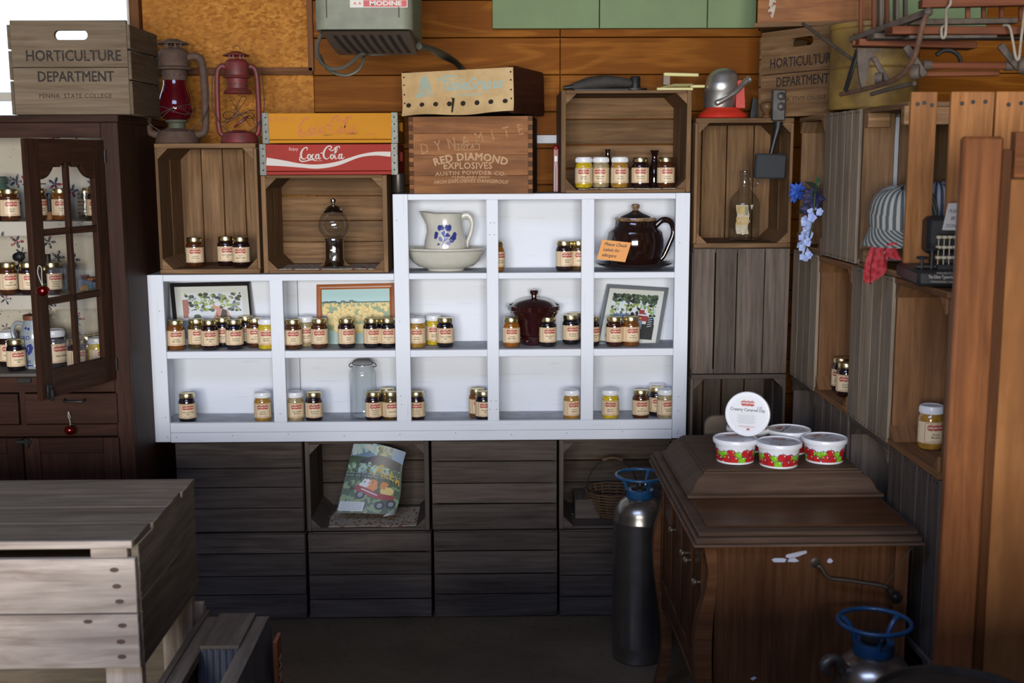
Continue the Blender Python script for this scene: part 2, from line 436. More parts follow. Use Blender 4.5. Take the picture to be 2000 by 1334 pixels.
# wall behind the camera: a wide doorway with two posts, above a low boarded half wall
fw = MB(); oz0, oz1, ox0, ox1 = .95, 2.22, -1.75, 1.15
fw.box(((WXL + WXR) / 2, YF - .05, oz0 / 2), (WXR - WXL, .1, oz0), ch=0, tone=1)
fw.box(((WXL + WXR) / 2, YF - .05, (oz1 + WZ) / 2), (WXR - WXL, .1, WZ - oz1), ch=0, tone=1)
fw.box(((WXL + ox0) / 2, YF - .05, (oz0 + oz1) / 2), (ox0 - WXL, .1, oz1 - oz0), ch=0, tone=1)
fw.box(((WXR + ox1) / 2, YF - .05, (oz0 + oz1) / 2), (WXR - ox1, .1, oz1 - oz0), ch=0, tone=1)
for x in (-.75, .15): fw.box((x, YF - .05, (oz0 + oz1) / 2), (.12, .12, oz1 - oz0), ch=0, tone=1)
struct(fw.build('wall_front', M_BARN))
# back wall: siding rows on the right, particle board on the left, opening for the window
bw = MB(); xs = PY(611, 110, WY).x; xw = PY(274, 110, WY).x; xe = WXR + .05
zrow = [PY(800, y, WY).z for y in (147, 74)]; rh = zrow[1] - zrow[0]
z = zrow[0] - rh * math.floor(zrow[0] / rh)
xv = PY(1094, 100, WY).x
z -= rh
while z < WZ:
    z0 = max(z + .0015, 0); z1 = min(z + rh - .0015, WZ)
    if z1 - z0 > .01:
        for a, b_ in ((xs, xv), (xv, xe)):
            bw.box(((a + b_) / 2, WY + .05, (z0 + z1) / 2), (b_ - a - .002, .1, z1 - z0), ch=.002, tone=.93 + rnd.random() * .14, mat=0)
    z += rh
bw.box(((xs + xe) / 2, WY + .07, WZ / 2), (xe - xs, .08, WZ), ch=0, tone=.3, mat=0)
zb = PY(450, 140, WY).z
zwin0 = PY(10, 262, WY).z
bw.box(((xw + xs) / 2, WY + .05, zb / 2), (xs - xw, .1, zb), mat=1, tone=1)
bw.box(((xw + xs) / 2, WY + .05, (zb + WZ) / 2), (xs - xw, .1, WZ - zb), mat=1, tone=1)
bw.box(((WXL + xw) / 2, WY + .05, (zwin0) / 2), (xw - WXL, .1, zwin0), mat=1, tone=1)
bw.box(((WXL + xw) / 2, WY + .05, (2.9 + WZ) / 2), (xw - WXL, .1, WZ - 2.9), mat=1, tone=1)
bw.box((WXL + .1, WY + .05, (2.9 + zwin0) / 2), (.2, .1, 2.9 - zwin0), mat=1, tone=1)
struct(bw.build('wall_back', [M_PLY, M_OSB]))
struct(MB().box((xw - .002, WY - .02, 2.4), (.034, .05, 1.8)).build('trim_1', M_TRIM))
struct(MB().box(((xw + xs) / 2 + .01, WY - .008, zb), (xs - xw - .02, .016, .027)).build('trim_2', M_TRIM))
struct(MB().box((xs - .005, WY - .008, zb + .5), (.02, .016, 1.0)).build('trim_3', M_TRIM))
struct(MB().box((PY(1076, 272, 4.3).x, WY - .02, PY(1076, 272, 4.3).z), (.16, .03, .03)).build('trim_4', plain('white_trim', (.6, .62, .68), .5)))
# window: frame, lower rail, glass
wf = bpy.data.objects.new('window_1', None); scn.collection.objects.link(wf); struct(wf)
fr = MB(); zr = PY(15, 188, WY).z; x0 = WXL + .2
for zz, hh in ((zwin0 + .02, .04), (zr, .03), (2.88, .05)): fr.box(((x0 + xw) / 2, WY + .04, zz), (xw - x0, .05, hh))
for xx in (x0 + .02, xw - .03): fr.box((xx, WY + .04, (zwin0 + 2.9) / 2), (.03, .05, 2.9 - zwin0))
fr.build('window_frame', plain('window_paint', (.55, .50, .42), .5), wf)
MB().box(((x0 + xw) / 2, WY + .04, (zwin0 + 2.9) / 2), (xw - x0, .004, 2.88 - zwin0), ch=0).build('pane', thin_glass('window_glass', (1, 1, 1), .5, .02), wf)
# pale green insulation boards fixed high on the wall
gp = MB(); gx = [PY(p, 30, WY - .04).x for p in (961, 1171, 1382, 1478)]; gz = PY(1200, 55, WY - .04).z
for a, b_ in zip(gx[:-1], gx[1:]): gp.box(((a + b_) / 2, WY - .02, gz + .35), (b_ - a - .003, .036, .7), tone=1)
struct(gp.build('trim_5', plain('green_board', (.19, .27, .13), .7, var=.12, scale=8)))
gx = [PY(p, 30, WY - .04).x for p in (1700, 1928)]
gp = MB().box(((gx[0] + gx[1]) / 2, WY - .02, gz + .33), (gx[1] - gx[0], .036, .7), tone=1)
struct(gp.build('trim_6', plain('green_board', (.19, .27, .13))))
# unseen counter added between viewer and shelves to keep light off the lower rows
ct = thing('shade_counter', 'unseen wooden counter added to shade the lower crates', 'counter', (.45, .8, 0))
MB().box((0, 0, .99), (2.5, .6, .04)).build('countertop', M_BARN, ct)
mb = MB()
for k in range(12): mb.box((-1.2 + 2.4 * (k + .5) / 12, 0, .485), (.198, .5, .968))
mb.build('body', M_BARN, ct)

# ================================================================= CRATES
def crate(label, W, H, D, face='open', vert=False, mats=None, loc=(0, 0, 0), rotz=0, group='wooden apple crates', nslat=4, gap=.004, sidegap=.012, tiltz=0, name='wooden_crate', toneb=1.0, posts=True):
    """front-left-bottom corner at loc; width W along local x, height H, depth D along local y; face open or slats to local -y.
    vert: boards of the bottom panel run vertically."""
    mats = mats or [M_CR, M_NAIL]
    o = thing(name, label, 'crate', loc, (0, 0, rotz), group)
    T = .010; E = .016
    def tn(): return toneb * (.75 + rnd.random() * .45)
    # bottom panel (slats)
    mb = MB(); yb = D - T / 2 if face == 'open' else T / 2
    yn = yb - T / 2 - .0006 if face != 'open' else D - T - .0006
    along = H if vert else W; across = W if vert else H
    ws = [1 + rnd.uniform(-.18, .18) for _ in range(nslat)]; tot = sum(ws); pos = 0
    for k in range(nslat):
        wd = across * ws[k] / tot; c = pos + wd / 2; pos += wd; g = gap * rnd.uniform(.5, 1.5)
        rr = Matrix.Rotation(rnd.uniform(-.003, .003), 4, 'Y')
        if vert: cc = Vector((c, yb, H / 2)); sz = (wd - g, T, H - .003); lg = 2
        else: cc = Vector((W / 2, yb, c)); sz = (W - .003, T, wd - g); lg = 0
        mb.box((0, 0, 0), sz, Matrix.Translation(cc) @ rr, tone=tn(), long=lg)
        if face != 'open':
            for e in (-1, 1):
                for q in (-.3, .05, .32):
                    q += rnd.uniform(-.05, .05)
                    d = along / 2 - .010
                    p = Vector((c + q * wd, yn, H / 2 + e * d)) if vert else Vector((W / 2 + e * d, yn, c + q * wd))
                    mb.lathe([(.0022, 0), (.0022, .001)], 6, 1, Matrix.Translation(p) @ Matrix.Rotation(R(90), 4, 'X'))
    mb.build('bottom_panel', mats, o)
    y0, y1 = (0, D - T) if face == 'open' else (T, D)
    # end panels (across the board direction) - solid thick boards
    for e in (0, 1):
        mb = MB()
        d2 = (y1 - y0) / 2
        for j in range(2):
            yc = y0 + d2 * (j + .5)
            if vert: mb.box((W / 2, yc, E / 2 if e == 0 else H - E / 2), (W - .002, d2 - .0015, E), tone=tn(), long=0)
            else: mb.box((E / 2 if e == 0 else W - E / 2, yc, H / 2), (E, d2 - .0015, H - .002), tone=tn(), long=2)
        mb.build('end_panel', mats, o)
    # side panels - two boards with a gap
    for e in (0, 1):
        mb = MB(); d2 = (y1 - y0) / 2
        for j in range(2):
            yc = y0 + d2 * (j + .5); wd = d2 - sidegap
            if vert: mb.box((T / 2 if e == 0 else W - T / 2, yc, H / 2), (T, wd, H - 2 * E - .001), tone=tn(), long=2)
            else: mb.box((W / 2, yc, T / 2 if e == 0 else H - T / 2), (W - 2 * E - .001, wd, T), tone=tn(), long=0)
        mb.build('side_panel', mats, o)
    if posts:
        for cx_ in (0, 1):
            for cz_ in (0, 1):
                a = .036
                ix, iz = (T, E) if vert else (E, T)
                x = ix if cx_ == 0 else W - ix; z = iz if cz_ == 0 else H - iz
                sx_ = 1 if cx_ == 0 else -1; sz_ = 1 if cz_ == 0 else -1
                pts = [(x, z), (x + sx_ * a, z), (x, z + sz_ * a)]
                if sx_ * sz_ > 0: pts = pts[::-1]
                mb = MB(); MM = Matrix(((1, 0, 0, 0), (0, 0, 1, y0 + .002), (0, 1, 0, 0), (0, 0, 0, 1)))
                mb.prism(pts, (y1 - y0) - .004, 0, MM, tone=tn()); mb.build('corner_post', mats, o)
    return o
def crate_px(label, x0, x1, y0, y1, face='open', vert=False, Y=3.965, D=.31, mats=None, rotz=0, z=None, H=None, **kw):
    ym = (y0 + y1) / 2
    a = PY(x0, ym, Y); b_ = PY(x1, ym, Y); zt = PY((x0 + x1) / 2, y0, Y).z; zb_ = PY((x0 + x1) / 2, y1, Y).z
    if z is None: z = zb_
    if H is None: H = zt - z
    return crate(label, b_.x - a.x, H, D, face, vert, mats, (a.x, Y, z), rotz, **kw)
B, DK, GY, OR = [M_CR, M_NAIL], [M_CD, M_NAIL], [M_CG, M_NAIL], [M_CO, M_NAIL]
CY = 3.975
# two rows on the floor under the white shelf (crates are 0.437 x 0.323)
z1 = .322; z2 = .648
lab = {0: 'brown slatted crate side, bottom row, leftmost by the pale crates', 1: 'brown slatted crate on the floor under the magazine crate',
       2: 'brown slatted crate on the floor, second from the steel extinguisher', 3: 'dark slatted crate on the floor behind the steel extinguisher'}
xr = [(352, 598), (603, 843), (848, 1089), (1093, 1342)]
for i, (a, b_) in enumerate(xr):
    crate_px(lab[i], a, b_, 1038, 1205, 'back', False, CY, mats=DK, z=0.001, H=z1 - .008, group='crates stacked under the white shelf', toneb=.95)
lab2 = {0: 'slatted crate side under the left end of the white shelf', 1: 'open crate under the white shelf holding the magazine',
        2: 'slatted crate side between the two open crates under the white shelf', 3: 'open crate under the white shelf holding the wicker basket'}
xr2 = [(345, 592), (597, 838), (843, 1088), (1092, 1340)]
for i, (a, b_) in enumerate(xr2):
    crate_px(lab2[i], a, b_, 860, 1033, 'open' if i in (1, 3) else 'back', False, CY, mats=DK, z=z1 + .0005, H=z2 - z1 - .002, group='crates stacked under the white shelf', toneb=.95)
SH_TOP_L = PY(500, 536, 3.965).z; SH_TOP_R = PY(1050, 378, 3.965).z
cL1 = crate_px('tall open crate on the white shelf holding three jam jars, under the lanterns', 306, 504, 280, 535, 'open', True, 3.985, .31, B, z=SH_TOP_L + .001)
cL2 = crate_px('wide open crate on the white shelf holding the gumball machine', 512, 757, 342, 535, 'open', False, 3.985, .31, B, z=SH_TOP_L + .001)
cT0 = crate_px('open crate atop the white shelf at right with five jars inside', 1096, 1350, 176, 375, 'open', False, 3.985, .31, B, z=SH_TOP_R + .001, gap=.007)
L1_TOP = PY(400, 280, 3.985).z; L2_TOP = PY(600, 342, 3.985).z; T0_TOP = PY(1200, 176, 3.985).z
# column right of the white shelf
RC = .4375
for r_, (fc, ms, lb) in enumerate((('back', DK, 'upright slatted crate at floor level behind the record cabinet'), ('open', DK, 'dark open upright crate behind the caramel dip tubs'),
        ('back', DK, 'upright crate with its slatted back outward, below the crate with the glass jug'), ('open', B, 'upright open crate holding the empty glass jug'))):
    a = PY(1352, 600, CY).x
    crate(lb, .333, RC - .002, .31, fc, True, ms, (a, CY, .001 + r_ * RC), 0, 'upright crates in the corner column', gap=.005)
COLX = PY(1352, 600, CY).x
# right hand stack facing left: local x runs toward the camera
RX = COLX + .338
RBY = [3.955, 3.645, 3.295, 2.945, 2.59]
names = {}
lbl = {(3, 0): 'open crate in the back corner behind the blue flowers', (3, 1): 'pale grey slatted crate beside the blue flowers, top row of right stack',
       (2, 0): 'grey slatted crate in the corner under the blue flowers', (2, 1): 'open crate of the right stack holding two dark jelly jars',
       (2, 2): 'weathered slatted crate with white scuffs, below the striped cap', (2, 3): 'open crate of the right stack holding the honey mustard jar',
       (1, 0): 'dark open crate in the corner behind the caramel dip tubs', (1, 1): 'grey slatted crate under the two dark jelly jars',
       (1, 2): 'dark open crate right of the record cabinet lid', (1, 3): 'grey slatted crate under the honey mustard jar',
       (0, 0): 'floor crate hidden in the corner of the right stack', (0, 1): 'floor level open crate of the right stack behind the record cabinet',
       (0, 2): 'floor level slatted crate of the right stack beside the record cabinet', (0, 3): 'floor level crate of the right stack behind the blue ringed extinguisher'}
for row in range(4):
    for c_ in range(4):
        if row == 3 and c_ >= 2: continue
        if row == 0 and c_ < 2: continue
        fc = 'open' if (row + c_) % 2 == 1 else 'back'
        ms = GY if fc == 'back' else [M_CO2, M_NAIL]
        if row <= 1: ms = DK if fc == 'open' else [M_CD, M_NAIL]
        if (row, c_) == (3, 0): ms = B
        w_ = RBY[c_] - RBY[c_ + 1] - .004
        # local x -> -Y (rotz = -90): local y -> +X
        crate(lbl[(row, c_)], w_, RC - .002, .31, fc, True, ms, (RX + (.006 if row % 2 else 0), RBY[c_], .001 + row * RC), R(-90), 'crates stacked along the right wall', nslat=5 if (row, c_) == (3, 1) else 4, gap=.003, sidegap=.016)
# top crate with the orange boards toward the camera
TX = RX - .005; TY0, TY1 = 3.235, 2.87; TZ = .001 + 3 * RC; TH = .455
tc = thing('wooden_crate', 'open crate on the right stack with orange end boards toward the viewer, holding striped caps', 'crate', (0, 0, 0), (0, 0, 0), 'crates stacked along the right wall')
mb = MB(); D_ = .33
for k, (a, b_) in enumerate(((.0, .066), (.098, .205), (.208, D_))):
    mb.box((TX + (a + b_) / 2, TY1 + .006, TZ + TH / 2), (b_ - a - .002, .012, TH), tone=.95 + .15 * k)
    for q in (.25, .5, .78):
        mb.lathe([(.0055, 0), (.0055, .001)], 8, 1, Matrix.Translation((TX + a + (b_ - a) * q, TY1 - .0006, TZ + TH - .02 - rnd.random() * .012)) @ Matrix.Rotation(R(90), 4, 'X'))
mb.build('side_panel', OR, tc)
mb = MB()
for k, (a, b_) in enumerate(((.0, .085), (.10, .18), (.195, D_))): mb.box((TX + (a + b_) / 2, TY0 - .006, TZ + TH / 2), (b_ - a, .012, TH - .04), tone=.9)
mb.build('side_panel', B, tc)
for zz in (TZ + .008, TZ + TH - .03):
    MB().box((TX + D_ / 2, (TY0 + TY1) / 2, zz + (.0 if zz < 1.5 else -.0)), (D_, TY0 - TY1 - .026, .014)).build('end_panel', B, tc)
mb = MB()
for k in range(4):
    yy = TY1 + .012 + (TY0 - TY1 - .024) * (k + .5) / 4
    mb.box((TX + D_ + .006, yy, TZ + TH / 2), (.01, (TY0 - TY1 - .03) / 4 - .008, TH), tone=.8, long=2)
mb.build('bottom_panel', B, tc)
for zz in (TZ + TH - .055, TZ + .03):
    MB().box((TX + .03, TY0 - .03, zz), (.06, .03, .04)).build('corner_post', B, tc)
MB().box((TX + .05, TY1 + .025, TZ + TH - .055), (.12, .024, .045)).build('corner_post', B, tc)

# ================================================================= WHITE SHELF UNIT
m, nt, b = NT('white_paint'); M_WH = m
g = noise(nt, coords(nt, 'UV', (5, 70, 70)), 1.0, 5, .6, .5); g2 = noise(nt, coords(nt, 'UV', (3, 7, 7)), 1.0, 3, .5)
c = mix(nt, (.71, .76, .845), (.79, .82, .885), g2); c = mix(nt, c, (.50, .53, .58), ramp(nt, g, [(.60, 0.0), (.80, .7)]))
nt.links.new(c, b.inputs['Base Color']); b.inputs['Roughness'].default_value = .5; b.inputs['Specular IOR Level'].default_value = .3; bump(nt, b, g, .25)
SY, SD = 3.965, .215
def sx(px, py): return PY(px, py, SY).x
def sz(py, px=800): return PY(px, py, SY).z
zb0 = z2 + .0015; zlip = sz(823); zm0, zm1 = sz(698), sz(684); zu0, zu1 = sz(546), sz(534); zt = SH_TOP_R; ztl = SH_TOP_L
xl = sx(294, 700); xr_ = sx(1344, 620); xul = sx(768, 460)
t = .018
sh = thing('shelf_unit', 'white painted stepped wooden shelf unit full of jam jars', 'shelf')
mb = MB()
n_b = 3
for k in range(3):
    zz0 = zb0 + (ztl - zb0) * k / 3; zz1 = zb0 + (ztl - zb0) * (k + 1) / 3
for (a, b_) in ((xl + .01, sx(562, 600)), (sx(562, 600), xul + .03)): mb.box(((a + b_) / 2, SY + SD - .005, (zb0 + ztl) / 2), (b_ - a - .0015, .01, ztl - zb0 - .004), tone=1, long=0)
mb.box(((xul + .03 + xr_) / 2, SY + SD - .005, (zb0 + zt) / 2), (xr_ - xul - .04, .01, zt - zb0 - .004), tone=1, long=0)
mb.build('back_panel', M_WH, sh)
def bd(name, x0, x1, z0, z1, y0=SY, y1=SY + .019, long=None, nails=()):
    mb = MB(); mb.box(((x0 + x1) / 2, (y0 + y1) / 2, (z0 + z1) / 2), (x1 - x0, y1 - y0, z1 - z0), long=long, tone=1)
    for (x, z_) in nails:
        mb.lathe([(.0016, 0), (.0016, .0005)], 6, 1, Matrix.Translation((x, y0 - .0003, z_)) @ Matrix.Rotation(R(90), 4, 'X'))
    return mb.build(name, [M_WH, M_NAIL], sh)
ws = .047
def nl(x, zs): return [(x + rnd.uniform(-.004, .004), q) for q in zs]
bd('stile', xl, xl + .055, zb0 + .002, ztl, long=2, nails=nl(xl + .04, (zb0 + .02, zb0 + .09, zb0 + .25, zb0 + .46)))
bd('stile', sx(528, 620), sx(554, 620), zlip, zu0, long=2, nails=nl(sx(540, 620), (zlip + .03,)))
bd('stile', xul, xul + .051, zlip, zt, long=2, nails=nl(xul + .015, (zlip + .06, zlip + .09, zm1 + .1, zu1 + .18)))
bd('stile', sx(951, 600), sx(974, 600), zlip, sz(391), long=2, nails=nl(sx(957, 600), (zlip + .04, zlip + .07, zu1 + .13, zu1 + .17)) + nl(sx(968, 600), (zlip + .04, zlip + .07, zu1 + .13, zu1 + .17)))
bd('stile', sx(1135, 600), sx(1160, 600), zlip, sz(391), long=2)
bd('stile', xr_ - .049, xr_, zb0 + .002, zt, long=2, nails=nl(xr_ - .03, (zb0 + .02, zb0 + .03, zb0 + .1, zb0 + .15, zu1 + .1)))
bd('rail', xl + .0555, xul - .0005, sz(549, 500), ztl, long=0)
bd('rail', xul + .0515, xr_ - .0495, sz(391), zt, long=0)
xm = (xl + .0555, xr_ - .0495)
zc_ = (zb0 + zlip) / 2
bd('rail', xm[0], xm[1], zc_ + .0005, zlip, long=0)
bd('rail', xm[0], xm[1], zb0, zc_, long=0, nails=[(xm[0] + (xm[1] - xm[0]) * k / 9 + .02, zc_ - .015 + (k % 3) * .004) for k in range(10)])
M_WHD = plain('greyer_white_paint', (.46, .49, .53), .6, col2=(.33, .35, .38), scale=18)  # shelf boards in a greyer, mottled version of the frame white
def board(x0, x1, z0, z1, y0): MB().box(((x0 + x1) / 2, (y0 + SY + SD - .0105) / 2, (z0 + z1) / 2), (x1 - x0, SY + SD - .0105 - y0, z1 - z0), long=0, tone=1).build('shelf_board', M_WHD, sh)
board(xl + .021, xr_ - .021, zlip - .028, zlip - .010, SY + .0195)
FLOOR0 = zlip - .010
segs = [(xl + .0555, sx(528, 620)), (sx(554, 620), xul), (xul + .051, sx(951, 600)), (sx(974, 600), sx(1135, 600)), (sx(1160, 600), xr_ - .049)]
mb = MB()
for (a, b_) in segs: mb.box(((a + b_) / 2, SY + .010, (zm0 + zm1) / 2), (b_ - a - .0004, .019, zm1 - zm0), long=0, tone=1)
mb.build('shelf_edge', M_WH, sh)
mb = MB()
for (a, b_) in segs[2:]: mb.box(((a + b_) / 2, SY + .010, (zu0 + zu1) / 2), (b_ - a - .0004, .019, zu1 - zu0), long=0, tone=1)
mb.build('shelf_edge', M_WH, sh)
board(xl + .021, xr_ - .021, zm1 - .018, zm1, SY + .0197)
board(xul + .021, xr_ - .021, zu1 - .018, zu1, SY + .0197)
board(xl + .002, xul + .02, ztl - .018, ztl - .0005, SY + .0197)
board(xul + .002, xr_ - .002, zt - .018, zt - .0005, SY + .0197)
bd('side_panel', xl + .002, xl + .020, zb0, ztl - .019, SY + .0195, SY + SD - .0105, long=2)
bd('side_panel', xr_ - .020, xr_ - .002, zb0, zt - .019, SY + .0195, SY + SD - .0105, long=2)
bd('side_panel', xul + .002, xul + .020, ztl, zt - .019, SY + .0195, SY + SD - .0105, long=2)
# ================================================================= JAM JARS
M_LAB = plain('label_cream', (.78, .62, .40), .5, coat=.15)
M_LRED = plain('label_red', (.30, .035, .025), .5, coat=.15)
M_LOGO = plain('logo_red', (.42, .06, .045), .5, coat=.15)
M_TXT = plain('label_text', (.04, .03, .025), .5)
M_CRM = plain('logo_cream', (.85, .72, .55), .5)
def apple_pts(cx, cy, rx, ry, n=16):
    out = []
    for k in range(n):
        a = 2 * math.pi * k / n; x = math.cos(a); y = math.sin(a)
        y2 = y - (.22 * math.exp(-(x * 4) ** 2) if y > 0 else -.12 * math.exp(-(x * 5) ** 2))
        out.append((cx + rx * x, cy + ry * y2))
    return out
def apple2(cx, cy, rx, ry):
    p = apple_pts(cx, cy, rx, ry); return [(cx, cy)] + p, [[0, 1 + k, 1 + (k + 1) % len(p)] for k in range(len(p))]
JR = .0302; JH = .105
JPROF = [(.001, .0005), (.020, 0), (.0265, .0015), (.0298, .007), (.0302, .014), (.0302, .068), (.0296, .076), (.0262, .084), (.0236, .088), (.0236, .093)]
_jar = {}
def jar_meshes(kind, txt):
    """returns shared mesh data for body, lid and label"""
    col, lidk = kind
    if ('b', col) not in _jar:
        cs = {'dark': (.018, .006, .006), 'black': (.008, .005, .008), 'red': (.045, .008, .005), 'amber': (.20, .062, .008), 'brown': (.075, .022, .006),
              'olive': (.085, .05, .010), 'yellow': (.66, .47, .02), 'tan': (.42, .33, .17), 'honey': (.42, .22, .035), 'orange': (.30, .105, .008)}[col]
        m = plain('jar_fill_' + col, cs, .12, coat=1.0, var=.35, scale=60, coatr=.02, spec=.7)
        mb = MB().lathe(JPROF, 28)
        o = mb.build('glass_jar', m); _jar[('b', col)] = o.data; bpy.data.objects.remove(o)
    if ('l', lidk) not in _jar:
        if lidk == 'gold': pr = [(.0245, .087), (.0268, .0875), (.0272, .089), (.0268, .099), (.0255, .1025), (.0225, .1035), (.0215, .1025), (.0001, .1025)]; m = M_GOLD
        else: pr = [(.025, .086), (.0275, .0865), (.0280, .088), (.0280, .101), (.0265, .1045), (.0245, .105), (.0235, .104), (.0001, .104)]; m = M_WLID
        mb = MB().lathe(pr, 32)
        if lidk != 'gold':
            for k in range(40):
                a = 2 * math.pi * k / 40; mb.tube([(.0281 * math.cos(a), .0281 * math.sin(a), .088), (.0281 * math.cos(a), .0281 * math.sin(a), .1)], .0006, 3)
        o = mb.build('lid', m); _jar[('l', lidk)] = o.data; bpy.data.objects.remove(o)
    if ('t', txt) not in _jar:
        rl = JR + .0004; zc = .0425
        def on(off):
            def f(x, y):
                a = x / rl - math.pi / 2; r = rl + off
                return Vector((r * math.cos(a), r * math.sin(a), zc + y))
            return f
        mb = MB(); hh = .0515
        v, fs = rect2(.008, 0, .116, hh, 40, 1); mb.flat((v, fs), on(0), 0)
        mb.flat(ring2(.053, .0475, .003, .0011), on(.0003), 1)
        for k in (-1, 0, 1): mb.flat(apple2(k * .0125, .0125, .0082, .0080), on(.0004), 2)
        mb.flat(rect2(0, .0125, .040, .0085, 14, 1), on(.00055), 2)
        for k in (-1, 0, 1): mb.flat(stroke2([(k * .0125, .0195), (k * .0125 + .001, .0215), (k * .0125 + .0035, .0222)], .0009, 3), on(.0005), 1)
        mb.flat(text('HARNER FARM', .0066, bold=.02, sx=.86), lambda x, y: on(.0009)(x, y + .0123), 4)
        lines = txt.split('|'); n = len(lines)
        for i, ln in enumerate(lines):
            mb.flat(text(ln, .0068, bold=.012, sx=.92), lambda x, y, i=i: on(.0006)(x, y - .0035 - i * .0072 + (n - 2) * .003), 3)
        mb.flat(text('NET WT. 9 OZ. (255g)', .0026), lambda x, y: on(.0006)(x, y - .0195), 3)
        for k in range(11): mb.flat(rect2(.040, .020 - k * .0038, .015 if k % 3 else .010, .0009, 6, 1), on(.0003), 3)
        o = mb.build('paper_label', [M_LAB, M_LRED, M_LOGO, M_TXT, M_CRM]); _jar[('t', txt)] = o.data; bpy.data.objects.remove(o)
    return _jar[('b', col)], _jar[('l', lidk)], _jar[('t', txt)]
CNAME = {'dark': 'dark', 'black': 'nearly black', 'red': 'dark red', 'amber': 'amber', 'brown': 'brown', 'olive': 'olive brown', 'yellow': 'yellow', 'tan': 'tan', 'honey': 'golden brown', 'orange': 'orange'}
def jar(px, py, col, lid, txt, where, rot=0, Y=None, Z=None, group='jam and mustard jars', name='jam_jar', pt=None, sc=1.0):
    """px,py: bottom centre of the jar in the photo; Z: height of the surface it stands on (or Y: its depth)"""
    if pt is None:
        if Y is None:
            p = PZ(px, py, Z); y = p.y + JR
            p = Vector((PY(px, py, y).x, y, Z))
        else:
            p = PY(px, py, Y); p.z = Z
    else: p = Vector(pt)
    b_, l_, t_ = jar_meshes((col, lid), txt)
    full = txt.replace('|', ' ').replace('HOT ', 'hot ').lower()
    nm = 'mustard' if 'ustard' in txt else full.split()[-1]
    lb = f"{CNAME[col]} jar of {full}, {where}"
    if len(lb.replace('-', ' ').split()) < 15: lb = f"{CNAME[col]} {'gold' if lid == 'gold' else 'white'}-lidded jar of {full}, {where}"
    if len(lb.replace('-', ' ').split()) > 16: print('LONG', lb)
    o = thing(name if 'ustard' not in txt else 'mustard_jar', lb, 'jar', (p.x, p.y, p.z + .0006), (0, 0, R(rot) - math.atan2(p.x, p.y) * .9), group)
    for nme, me in (('glass_jar', b_), ('lid', l_), ('paper_label', t_)):
        c = bpy.data.objects.new(nme, me); scn.collection.objects.link(c); c.parent = o
    if sc != 1: o.scale = (sc,) * 3
    return o
G, W_ = 'gold', 'white'
E1 = .0165
# tall crate on the left
zc1 = SH_TOP_L + .001 + .0165
for px, py, y, col, lid, txt, w_, r in ((382, 524, 4.07, 'brown', G, 'Apricot|Preserves', 'alone at left in the tall crate', 4), (443, 520, 4.12, 'dark', G, 'Red Raspberry|Jelly', 'behind another in the tall crate', 8),
        (472, 522, 4.075, 'dark', G, 'HOT|Jalapeño Jelly', 'front right in the tall crate', -4)):
    jar(px, py, col, lid, txt, w_, r, Y=y, Z=zc1)
# crate on top at right, on a patterned cloth
zc2 = SH_TOP_R + .001 + .0105 + .004
for px, y, col, lid, txt, w_, r in ((1140, 4.05, 'yellow', W_, 'Jalapeño|Mustard', 'leftmost in the topmost crate', 0), (1173, 4.09, 'tan', W_, 'Horseradish|Mustard', 'second in the topmost crate', -5),
        (1210, 4.05, 'honey', W_, 'Honey|Mustard', 'middle of the topmost crate', 8), (1250, 4.06, 'dark', G, 'Strawberry|Preserves', 'fourth in topmost crate', 4), (1300, 4.05, 'brown', G, 'Apricot|Preserves', 'rightmost in the topmost crate', 12)):
    jar(px, 366, col, lid, txt, w_, r, Y=y, Z=zc2)
# white shelf, top row
for px, y, col, lid, txt, w_, r in ((969, 4.02, 'orange', G, 'Orange|Marmalade', 'half behind the stile, top row of the white shelf', 36), (1102, 4.03, 'dark', G, 'Apricot|Butter', 'top row of white shelf, middle cell', 22),
        (1130, 4.04, 'olive', G, 'Apple Jelly', 'cut by the stile in the upper middle cell', 14)):
    jar(px, 528, col, lid, txt, w_, r, Y=y, Z=zu1)
